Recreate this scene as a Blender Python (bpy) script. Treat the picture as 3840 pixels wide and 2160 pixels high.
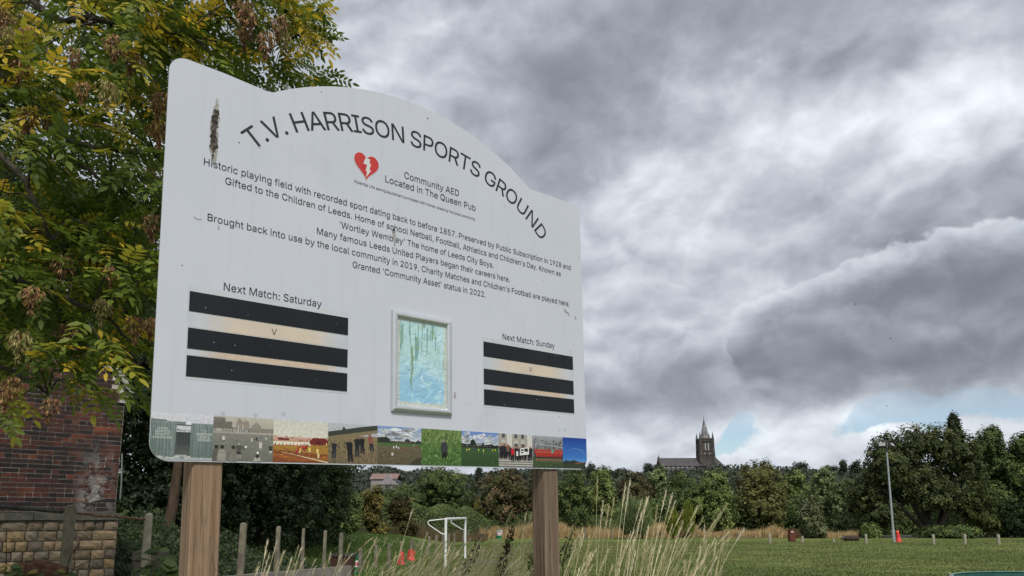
import bpy, math, random
import numpy as np
from mathutils import Vector, Matrix

for o in list(bpy.data.objects): bpy.data.objects.remove(o)
SC = bpy.context.scene
COL = SC.collection
rng = np.random.default_rng(7)
random.seed(7)
R = math.radians

# ------------------------------------------------------------------ camera
EYE = 1.9
F, CX, CY = 2649.0, 1920.0, 1506.0
PITCH, ROLL = 0.16707, -0.004878
cp, sp, cr, sr = math.cos(PITCH), math.sin(PITCH), math.cos(ROLL), math.sin(ROLL)
RIGHT0, UP0, FWD = Vector((1, 0, 0)), Vector((0, -sp, cp)), Vector((0, cp, sp))
RIGHT = cr*RIGHT0 + sr*UP0
UP = -sr*RIGHT0 + cr*UP0
cam_d = bpy.data.cameras.new('camera')
cam = bpy.data.objects.new('camera', cam_d)
COL.objects.link(cam)
cam_d.sensor_width = 36
cam_d.lens = F/3840*36
cam_d.shift_y = (CY-1080)/3840
cam_d.clip_start = 0.05
cam_d.clip_end = 5000
M = Matrix(((RIGHT.x, UP.x, -FWD.x, 0), (RIGHT.y, UP.y, -FWD.y, 0), (RIGHT.z, UP.z, -FWD.z, EYE), (0, 0, 0, 1)))
cam.matrix_world = M
SC.camera = cam

def ray(px, py):
    """direction of a point measured in the photograph (3840 x 2160)"""
    return (RIGHT*((px-CX)/F) + UP*((CY-py)/F) + FWD)
def at(px, py, Y):
    """world point at distance Y in front of the camera"""
    d = ray(px, py); return Vector((0, 0, EYE)) + d*(Y/d.y)
def on(px, py, z=0.0):
    """world point on the level z"""
    d = ray(px, py); return Vector((0, 0, EYE)) + d*((z-EYE)/d.z)

# ------------------------------------------------------------------ sky and sun
SUN_AZ, SUN_EL = R(168), R(50)       # azimuth from +Y clockwise
SC.view_settings.view_transform = 'Standard'
SC.view_settings.look = 'None'
SC.view_settings.exposure = 0.42
SC.view_settings.gamma = 1
SC.view_settings.use_curve_mapping = False

class NT:
    """small helper for node trees"""
    def __init__(s, tree):
        s.t = tree; s.n = tree.nodes; s.l = tree.links; s.n.clear()
    def put(s, sock, v):
        if hasattr(v, 'is_output') or hasattr(v, 'links'): s.l.new(v, sock)
        elif v is not None:
            try: sock.default_value = v
            except Exception: sock.default_value = tuple(v)
    def node(s, typ, **kw):
        n = s.n.new(typ)
        for k, v in kw.items(): setattr(n, k, v)
        return n
    def m(s, op, a, b=None, c=None, clamp=False):
        n = s.node('ShaderNodeMath', operation=op); n.use_clamp = clamp
        s.put(n.inputs[0], a)
        if b is not None: s.put(n.inputs[1], b)
        if c is not None: s.put(n.inputs[2], c)
        return n.outputs[0]
    def v(s, op, a, b=None, scale=None):
        n = s.node('ShaderNodeVectorMath', operation=op)
        s.put(n.inputs[0], a)
        if b is not None: s.put(n.inputs[1], b)
        if scale is not None: s.put(n.inputs['Scale'], scale)
        return n.outputs['Value'] if op in ('DOT_PRODUCT', 'LENGTH') else n.outputs[0]
    def noise(s, vec, scale, detail=4, rough=.5, dist=0.0, out=0, lac=2.0):
        n = s.node('ShaderNodeTexNoise')
        if vec is not None: s.put(n.inputs['Vector'], vec)
        n.inputs['Scale'].default_value = scale; n.inputs['Detail'].default_value = detail
        n.inputs['Roughness'].default_value = rough; n.inputs['Distortion'].default_value = dist
        n.inputs['Lacunarity'].default_value = lac
        return n.outputs[out]
    def ss(s, x, a, b):
        n = s.node('ShaderNodeMapRange', interpolation_type='SMOOTHSTEP')
        s.put(n.inputs[0], x); s.put(n.inputs[1], a); s.put(n.inputs[2], b)
        return n.outputs[0]
    def lin(s, x, a, b, c=0.0, d=1.0):
        n = s.node('ShaderNodeMapRange')
        s.put(n.inputs[0], x); s.put(n.inputs[1], a); s.put(n.inputs[2], b); s.put(n.inputs[3], c); s.put(n.inputs[4], d)
        return n.outputs[0]
    def mix(s, f, a, b, blend='MIX'):
        n = s.node('ShaderNodeMix', data_type='RGBA', blend_type=blend)
        s.put(n.inputs[0], f)
        s.put(n.inputs[6], c4(a)); s.put(n.inputs[7], c4(b))
        return n.outputs[2]
    def ramp(s, f, stops):
        n = s.node('ShaderNodeValToRGB'); s.put(n.inputs[0], f)
        e = n.color_ramp.elements
        while len(e) < len(stops): e.new(.5)
        for i, (p, c) in enumerate(stops): e[i].position = p; e[i].color = c4(c)
        return n.outputs[0]
    def comb(s, x, y, z):
        n = s.node('ShaderNodeCombineXYZ')
        s.put(n.inputs[0], x); s.put(n.inputs[1], y); s.put(n.inputs[2], z); return n.outputs[0]
    def sep(s, v):
        n = s.node('ShaderNodeSeparateXYZ'); s.put(n.inputs[0], v); return n.outputs
def c4(c):
    if hasattr(c, 'links') or hasattr(c, 'is_output'): return c
    return (c[0], c[1], c[2], 1.0) if len(c) == 3 else c
def lin1(v):
    v = v/255.0
    return v/12.92 if v <= .04045 else ((v+.055)/1.055)**2.4
def srgb(r, g, b): return (lin1(r), lin1(g), lin1(b))

world = bpy.data.worlds.new('World'); SC.world = world; world.use_nodes = True
SKY_GAIN = .80
BASE, RL1, RL2 = 190.0, 145.0, 140.0
# soft light and dark masses of the high cloud: place in the view, size and tilt in degrees, strength
DECK = [(2080, 420, 6.5, 7.5, -15, -34), (2450, 150, 9, 5.5, 5, -28), (3000, 40, 10, 3.6, -6, -30), (3420, 180, 4, 2.2, 0, -14), (3780, 60, 7, 3.0, -10, -16), (1350, 200, 6, 9, 0, 10), (2300, 640, 5, 2, 20, -6),
        (2680, 330, 3.6, 4.0, 20, 22), (2980, 250, 4.2, 3.4, 0, 20), (2330, 690, 6.0, 2.0, 22, 38), (2780, 570, 6, 1.9, 16, 30), (3100, 480, 4, 1.6, 18, 18), (2210, 900, 4, 3, 0, 8),
        (3560, 320, 5.2, 3.0, 12, 48), (3830, 300, 4, 3.0, 0, 24), (3300, 400, 4, 2.4, 0, 14), (2500, 900, 8, 3, 0, 8), (2300, 1200, 5, 4, 0, 4),
        (3350, 830, 6, 2.6, 8, -16), (3750, 700, 5, 2.4, 10, -12), (2500, 1490, 9, 2.2, 0, -36), (3100, 1470, 8, 2.0, 0, -30), (3650, 1440, 8, 2.2, 0, -30), (2900, 1690, 14, 1.6, 0, 14)]
# bodies of cumulus: (lobes, threshold, edge, top grey, inner grey, fade, relief)
BANKS = [([(3350, 800, 8, 3.0, 10, .8), (3800, 700, 7, 3.6, 10, .7)], .66, .14, 196, 160, .6, 950, 700),
         ([(2450, 1130, 7, 3.0, 5, .8), (2850, 1020, 6, 3.0, 0, .6)], .66, .14, 200, 168, .6, 1300, 950),
         ([(3250, 1200, 8.5, 4.4, 6, 1.0), (3750, 1080, 8, 5.2, 8, .95), (2950, 1280, 6, 3.2, 3, .55), (3500, 1400, 12, 3.0, 0, .7), (4700, 1150, 14, 6, 0, .9), (900, 1250, 14, 5, 0, .8)], .62, .10, 210, 142, .85, 1440, 1000)]
def build_sky():
    w = NT(world.node_tree)
    tc = w.node('ShaderNodeTexCoord'); D = w.v('NORMALIZE', tc.outputs['Generated'])
    # slow warp so that no edge is smooth
    nz = w.noise(D, 3.2, 3, .6, 0, 1)
    warp = w.v('SCALE', w.v('SUBTRACT', nz, (.5, .5, .5)), scale=.15)
    nz2 = w.noise(D, 13, 4, .6, 0, 1)
    warp2 = w.v('SCALE', w.v('SUBTRACT', nz2, (.5, .5, .5)), scale=.06)
    DW = w.v('NORMALIZE', w.v('ADD', w.v('ADD', D, warp), warp2))
    x, y, z = w.sep(DW)
    az = w.m('ARCTAN2', x, y); el = w.m('ARCSINE', z)
    x0, y0, z0 = w.sep(D)
    el0 = w.m('ARCSINE', z0)
    def ae(px, py):
        d = ray(px, py).normalized(); return math.atan2(d.x, d.y), math.asin(d.z)
    def blob(px, py, sx, sy, rot=0.0, A=1.0, az=az, el=el):
        """soft patch of cloud: centre and size in degrees"""
        a, e = ae(px, py); sx = R(sx); sy = R(sy); c, s_ = math.cos(R(rot)), math.sin(R(rot))
        da = w.m('SUBTRACT', az, a); de = w.m('SUBTRACT', el, e)
        u = w.m('ADD', w.m('MULTIPLY', da, c/sx), w.m('MULTIPLY', de, s_/sx))
        v = w.m('ADD', w.m('MULTIPLY', da, -s_/sy), w.m('MULTIPLY', de, c/sy))
        q = w.m('ADD', w.m('MULTIPLY', u, u), w.m('MULTIPLY', v, v))
        return w.m('MULTIPLY', w.m('EXPONENT', w.m('MULTIPLY', q, -1.0)), A)
    def total(items, start, **k):
        t = start
        for it in items: t = w.m('ADD', t, blob(*it, **k)) if t is not None else blob(*it, **k)
        return t
    # billows: rounded puffs at several sizes, lit from above
    q0 = w.v('MULTIPLY', D, (1.0, 1.0, 1.45))
    wv = w.v('SCALE', w.v('SUBTRACT', w.noise(q0, 4.5, 2, .5, 0, 1), (.5, .5, .5)), scale=.09)
    qw = w.v('ADD', q0, wv)
    def puffs(q, sc, det):
        return w.m('ABSOLUTE', w.m('SUBTRACT', w.noise(q, sc, det, .5), .5))
    def lit(sc, dz, det):
        """puff height and how much it faces up"""
        A = puffs(qw, sc, det); Bq = puffs(w.v('ADD', qw, (0, 0, dz)), sc, det)
        return A, w.m('SUBTRACT', A, Bq)
    A1, R1 = lit(3.4, .075, 3); A2, R2 = lit(8.5, .030, 4)
    relief = w.m('ADD', w.m('MULTIPLY', R1, RL1), w.m('MULTIPLY', R2, RL2))
    big = w.noise(q0, 2.2, 3, .5)
    fine = w.noise(q0, 14, 5, .62)
    deck = DECK
    L = total(deck, BASE)
    L = w.m('ADD', L, w.m('MULTIPLY', w.m('SUBTRACT', big, .5), 46.0))
    L = w.m('ADD', L, w.m('MULTIPLY', w.m('SUBTRACT', fine, .5), 42.0))
    L = w.m('ADD', L, w.m('MULTIPLY', relief, w.lin(L, 140, 185, .30, 1.0)))
    low = w.ss(w.m('ADD', el0, w.m('MULTIPLY', w.m('SUBTRACT', big, .5), .06)), R(9.5), R(6.5))
    L = w.m('ADD', L, w.m('MULTIPLY', low, 14.0))
    def bank(L, blobs, thr, soft, hi, lo, span, foot, head, rel=1.0):
        """one body of cumulus in front of what is already there: pale puffed top, grey inside"""
        f = w.m('ADD', total(blobs, None), w.m('ADD', w.m('MULTIPLY', A1, .9), w.m('MULTIPLY', A2, .65)))
        cov = w.m('MULTIPLY', w.ss(f, thr, thr+soft), w.ss(el, ae(3300, foot+150)[1], ae(3300, foot-40)[1])); dep = w.ss(f, thr, thr+span)
        top = w.m('MULTIPLY', w.ss(el0, ae(3300, foot)[1], ae(3300, head)[1]), w.m('SUBTRACT', 1.0, dep))
        B = w.m('ADD', w.lin(top, 0, 1, lo, hi), w.m('MULTIPLY', relief, rel))
        B = w.m('ADD', B, w.m('MULTIPLY', w.m('SUBTRACT', fine, .5), 24.0))
        return w.m('ADD', w.m('MULTIPLY', B, cov), w.m('MULTIPLY', L, w.m('SUBTRACT', 1.0, cov))), cov
    for bk in BANKS[:-1]: L, c1 = bank(L, *bk)
    L, c3 = bank(L, *BANKS[-1])
    cover = w.ss(el0, R(6.2), R(9.0))
    LL = w.m('MINIMUM', w.m('SMOOTH_MAX', L, 126.0, 30.0), 246.0)
    lv = w.m('MULTIPLY', w.m('POWER', w.m('DIVIDE', LL, 255.0), 2.2), SKY_GAIN)
    # clouds: neutral when bright, bluish grey when dark
    tint = w.mix(w.lin(LL, 125, 225), (.905, 1.0, 1.165), (.945, 1.005, 1.08))
    cloud = w.v('SCALE', tint, scale=lv)
    # blue holes near the horizon
    hole = total([(2790, 1660, 2.6, 1.2, 14, .95), (3360, 1600, 4.0, 1.1, 12, .95), (3780, 1560, 4.5, 1.3, 4, 1.0), (2700, 1740, 2, .6, 0, .6)], None)
    hn = w.noise(qw, 6.5, 5, .6)
    hole = w.ss(w.m('ADD', hole, w.m('MULTIPLY', w.m('SUBTRACT', hn, .5), 1.5)), .40, .66)
    hole = w.m('MULTIPLY', hole, w.m('SUBTRACT', 1.0, w.m('MULTIPLY', cover, .7)))
    sky = w.node('ShaderNodeTexSky', sky_type='NISHITA'); sky.sun_disc = False
    sky.sun_elevation = SUN_EL; sky.sun_rotation = SUN_AZ
    sky.air_density = 1.0; sky.dust_density = .6; sky.ozone_density = 1.6
    bg1 = w.node('ShaderNodeBackground'); w.l.new(sky.outputs[0], bg1.inputs[0]); bg1.inputs[1].default_value = .085
    bg2 = w.node('ShaderNodeBackground'); w.l.new(cloud, bg2.inputs[0]); bg2.inputs[1].default_value = 1.0
    # thin veil over the holes
    mx = w.node('ShaderNodeMixShader'); w.l.new(w.m('SUBTRACT', 1.0, w.m('MULTIPLY', hole, .95)), mx.inputs[0])
    w.l.new(bg1.outputs[0], mx.inputs[1]); w.l.new(bg2.outputs[0], mx.inputs[2])
    out = w.node('ShaderNodeOutputWorld'); w.l.new(mx.outputs[0], out.inputs[0])
build_sky()
world.cycles.sampling_method = 'MANUAL'
world.cycles.sample_map_resolution = 512

sun_d = bpy.data.lights.new('sun', 'SUN'); sun_d.energy = 2.3; sun_d.angle = R(12); sun_d.color = (1.0, .95, .87)
sun = bpy.data.objects.new('sun', sun_d); COL.objects.link(sun)
sd = Vector((math.sin(SUN_AZ)*math.cos(SUN_EL), math.cos(SUN_AZ)*math.cos(SUN_EL), math.sin(SUN_EL)))
sun.rotation_euler = sd.to_track_quat('Z', 'Y').to_euler()

# ------------------------------------------------------------------ object helpers
def tag(o, label=None, cat=None, group=None, kind=None):
    if label: o['label'] = label
    if cat: o['category'] = cat
    if group: o['group'] = group
    if kind: o['kind'] = kind
    return o
def thing(name, label, cat, loc=(0, 0, 0), group=None, rot=None):
    o = bpy.data.objects.new(name, None); COL.objects.link(o)
    o.location = loc; o.empty_display_size = .2
    if rot is not None: o.rotation_euler = rot
    return tag(o, label, cat, group)
def link(name, me, mat=None, parent=None, loc=None, rot=None, smooth=False):
    """mesh object; geometry is given in the parent's own space"""
    if mat is not None and not me.materials: me.materials.append(mat)
    o = bpy.data.objects.new(name, me); COL.objects.link(o)
    if parent is not None: o.parent = parent
    if loc is not None: o.location = loc
    if rot is not None: o.rotation_euler = rot
    if smooth and me.polygons: me.polygons.foreach_set('use_smooth', [True]*len(me.polygons))
    return o
def np_mesh(name, V, Fc, tint=None):
    """V (n,3) points, Fc (m,k) faces of equal size, tint (n,3) linear colours"""
    me = bpy.data.meshes.new(name); V = np.asarray(V, np.float32); Fc = np.asarray(Fc, np.int32); k = Fc.shape[1]
    me.vertices.add(len(V)); me.vertices.foreach_set('co', V.ravel())
    me.loops.add(Fc.size); me.loops.foreach_set('vertex_index', Fc.ravel())
    me.polygons.add(len(Fc)); me.polygons.foreach_set('loop_start', np.arange(0, Fc.size, k, dtype=np.int32))
    try: me.polygons.foreach_set('loop_total', np.full(len(Fc), k, dtype=np.int32))
    except Exception: pass
    me.update(calc_edges=True)
    if tint is not None:
        a = me.color_attributes.new('tint', 'FLOAT_COLOR', 'POINT')
        c = np.ones((len(V), 4), np.float32); c[:, :3] = tint; a.data.foreach_set('color', c.ravel())
    return me
class MB:
    """collects boxes, tubes and polygons into one mesh"""
    def __init__(s): s.v = []; s.f = []; s.c = []; s.cur = (1, 1, 1)
    def add(s, vs, fs):
        n = len(s.v); s.v += [tuple(v) for v in vs]; s.f += [tuple(i+n for i in f) for f in fs]; s.c += [s.cur]*len(vs); return s
    def box(s, lo, hi, jit=0.0, bev=0.0):
        x0, y0, z0 = lo; x1, y1, z1 = hi
        if bev > 0:
            return s.bevbox(lo, hi, bev, jit)
        vs = [(x, y, z) for z in (z0, z1) for x, y in ((x0, y0), (x1, y0), (x1, y1), (x0, y1))]
        if jit: vs = [tuple(c+random.uniform(-jit, jit) for c in v) for v in vs]
        return s.add(vs, [(0, 3, 2, 1), (4, 5, 6, 7), (0, 1, 5, 4), (1, 2, 6, 5), (2, 3, 7, 6), (3, 0, 4, 7)])
    def bevbox(s, lo, hi, b, jit=0.0):
        """front (-y) face chamfered on all four sides"""
        x0, y0, z0 = lo; x1, y1, z1 = hi
        j = lambda: random.uniform(-jit, jit)
        A = [(x0+j(), y1, z0+j()), (x1+j(), y1, z0+j()), (x1+j(), y1, z1+j()), (x0+j(), y1, z1+j())]
        B = [(a[0], y0+b, a[2]) for a in A]
        cx, cz = (x0+x1)/2, (z0+z1)/2
        Cc = [(a[0]+math.copysign(b, cx-a[0]), y0+j()*.5, a[2]+math.copysign(b, cz-a[2])) for a in A]
        return s.add(A+B+Cc, [(0, 1, 5, 4), (1, 2, 6, 5), (2, 3, 7, 6), (3, 0, 4, 7), (4, 5, 9, 8), (5, 6, 10, 9), (6, 7, 11, 10), (7, 4, 8, 11), (8, 9, 10, 11)])
    def tube(s, pts, rad, n=6, cap=True):
        pts = [Vector(p) for p in pts]; m = len(pts)
        if not hasattr(rad, '__len__'): rad = [rad]*m
        vs = []; t0 = None
        for i, p in enumerate(pts):
            t = (pts[min(i+1, m-1)]-pts[max(i-1, 0)]).normalized()
            if t0 is None:
                a = Vector((0, 0, 1)) if abs(t.z) < .9 else Vector((1, 0, 0)); u = t.cross(a).normalized()
            else: u = (u - t*u.dot(t)).normalized()
            t0 = t; w_ = t.cross(u)
            for k in range(n):
                an = 2*math.pi*k/n; vs.append(p + (u*math.cos(an)+w_*math.sin(an))*rad[i])
        fs = [(i*n+k, i*n+(k+1) % n, (i+1)*n+(k+1) % n, (i+1)*n+k) for i in range(m-1) for k in range(n)]
        if cap: fs += [tuple(range(n-1, -1, -1)), tuple(range((m-1)*n, m*n))]
        return s.add(vs, fs)
    def lathe(s, prof, n=16, cx=0, cy=0, cap=True):
        vs = [(cx+r*math.cos(2*math.pi*k/n), cy+r*math.sin(2*math.pi*k/n), z) for r, z in prof for k in range(n)]
        m = len(prof)
        fs = [(i*n+k, i*n+(k+1) % n, (i+1)*n+(k+1) % n, (i+1)*n+k) for i in range(m-1) for k in range(n)]
        if cap: fs += [tuple(range(n-1, -1, -1)), tuple(range((m-1)*n, m*n))]
        return s.add(vs, fs)
    def mesh(s, name='mesh', tint=False):
        me = bpy.data.meshes.new(name); me.from_pydata(s.v, [], s.f); me.update()
        if tint:
            a = me.color_attributes.new('tint', 'FLOAT_COLOR', 'POINT')
            a.data.foreach_set('color', np.array([c4(c) for c in s.c], np.float32).ravel())
        return me
    def put(s, name, mat, parent=None, tint=False, smooth=False, loc=None, rot=None):
        return link(name, s.mesh(name, tint), mat, parent, loc, rot, smooth)

# ------------------------------------------------------------------ materials
def material(name, col=(.5, .5, .5), col2=None, scale=5.0, rough=.8, bump=0.0, bscale=None, detail=5, spec=.3,
             stretch=(1, 1, 1), metal=0.0, tint=False, trans=0.0, contrast=(.35, .65), third=None, obj_rand=0.0, dist=0.0, streak=False):
    m = bpy.data.materials.new(name); m.use_nodes = True; w = NT(m.node_tree)
    tc = w.node('ShaderNodeTexCoord'); mp = w.node('ShaderNodeMapping'); w.l.new(tc.outputs['Object'], mp.inputs[0])
    mp.inputs['Scale'].default_value = stretch
    vec = mp.outputs[0]
    if obj_rand:
        oi = w.node('ShaderNodeObjectInfo'); vec = w.v('ADD', vec, w.v('SCALE', (17.0, 31.0, 11.0), scale=oi.outputs['Random']))
    c = col
    if col2 is not None: c = w.mix(w.ss(w.noise(vec, scale, detail, .6, dist), contrast[0], contrast[1]), col, col2)
    if third is not None:   # (colour, scale, lo, hi)
        c = w.mix(w.ss(w.noise(vec, third[1], 6, .65, .3), third[2], third[3]), c, third[0])
    if streak:   # faint runs left by the rain, grime gathering low down
        x_, y_, z_ = w.sep(vec); st = w.noise(w.comb(w.m('MULTIPLY', x_, 9.0), 0.0, w.m('MULTIPLY', z_, .45)), 3.0, 5, .65)
        c = w.mix(w.m('MULTIPLY', w.ss(st, .50, .72), .17), c, (.40, .42, .44)); c = w.mix(w.m('MULTIPLY', w.ss(w.noise(vec, 9, 6, .7), .60, .78), .12), c, (.36, .38, .36))
    if tint:
        at_ = w.node('ShaderNodeAttribute', attribute_name='tint')
        c = w.mix(1.0, at_.outputs['Color'], c, 'MULTIPLY') if c is not None else at_.outputs['Color']
    if obj_rand:
        c = w.mix(1.0, c, w.ramp(oi.outputs['Random'], [(0, (1-obj_rand,)*3), (1, (1+obj_rand,)*3)]), 'MULTIPLY')
    b = w.node('ShaderNodeBsdfPrincipled'); w.put(b.inputs['Base Color'], c4(c))
    b.inputs['Roughness'].default_value = rough; b.inputs['Metallic'].default_value = metal
    b.inputs['Specular IOR Level'].default_value = spec
    sh = b.outputs[0]
    if trans > 0:
        t = w.node('ShaderNodeBsdfTranslucent'); w.put(t.inputs[0], c4(c)); mx = w.node('ShaderNodeMixShader')
        mx.inputs[0].default_value = trans; w.l.new(sh, mx.inputs[1]); w.l.new(t.outputs[0], mx.inputs[2]); sh = mx.outputs[0]
    if bump:
        bn = w.node('ShaderNodeBump'); bn.inputs['Strength'].default_value = 1.0; bn.inputs['Distance'].default_value = bump
        w.l.new(w.noise(vec, bscale or scale*3, 6, .65), bn.inputs['Height']); w.l.new(bn.outputs[0], b.inputs['Normal'])
    o = w.node('ShaderNodeOutputMaterial'); w.l.new(sh, o.inputs[0])
    return m
MAT = {}
MAT['leaf'] = material('leaf', (.85, .85, .85), (1.15, 1.15, 1.1), 3, .55, tint=True, trans=.42, spec=.35)
MAT['far_leaf'] = material('far_leaf', (.8, .8, .8), (1.25, 1.25, 1.2), .45, .75, tint=True, trans=.15, spec=.15, contrast=(.3, .7))
MAT['bark'] = material('bark', (.055, .048, .038), (.10, .09, .07), 9, .95, .01, 20, stretch=(1, 1, .25))
MAT['dark_bark'] = material('dark_bark', (.028, .023, .018), (.06, .05, .038), 9, .95, .01, 20, stretch=(1, 1, .25))
MAT['seed'] = material('seed', (.8, .8, .8), (1.2, 1.2, 1.2), 30, .7, tint=True, trans=.10, spec=.2)
MAT['board'] = material('board', (.560, .585, .665), (.590, .612, .692), 1.3, .34, .0, spec=.35, third=((.47, .49, .55), 2.2, .58, .86), streak=True)
MAT['board_edge'] = material('board_edge', (.42, .44, .45), None, rough=.5)
MAT['ink'] = material('ink', (.024, .026, .031), (.034, .036, .041), 3, .5, spec=.25)
MAT['strip'] = material('strip', (.013, .015, .019), (.017, .019, .024), 4, .38, spec=.22)
MAT['print'] = material('print', (.86, .865, .87), (1.08, 1.07, 1.05), 110, .42, tint=True, spec=.3)
MAT['alu'] = material('alu', (.62, .64, .66), (.70, .71, .73), 8, .38, metal=.75, spec=.5)
MAT['alu_dark'] = material('alu_dark', (.25, .25, .25), None, rough=.6)

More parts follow.
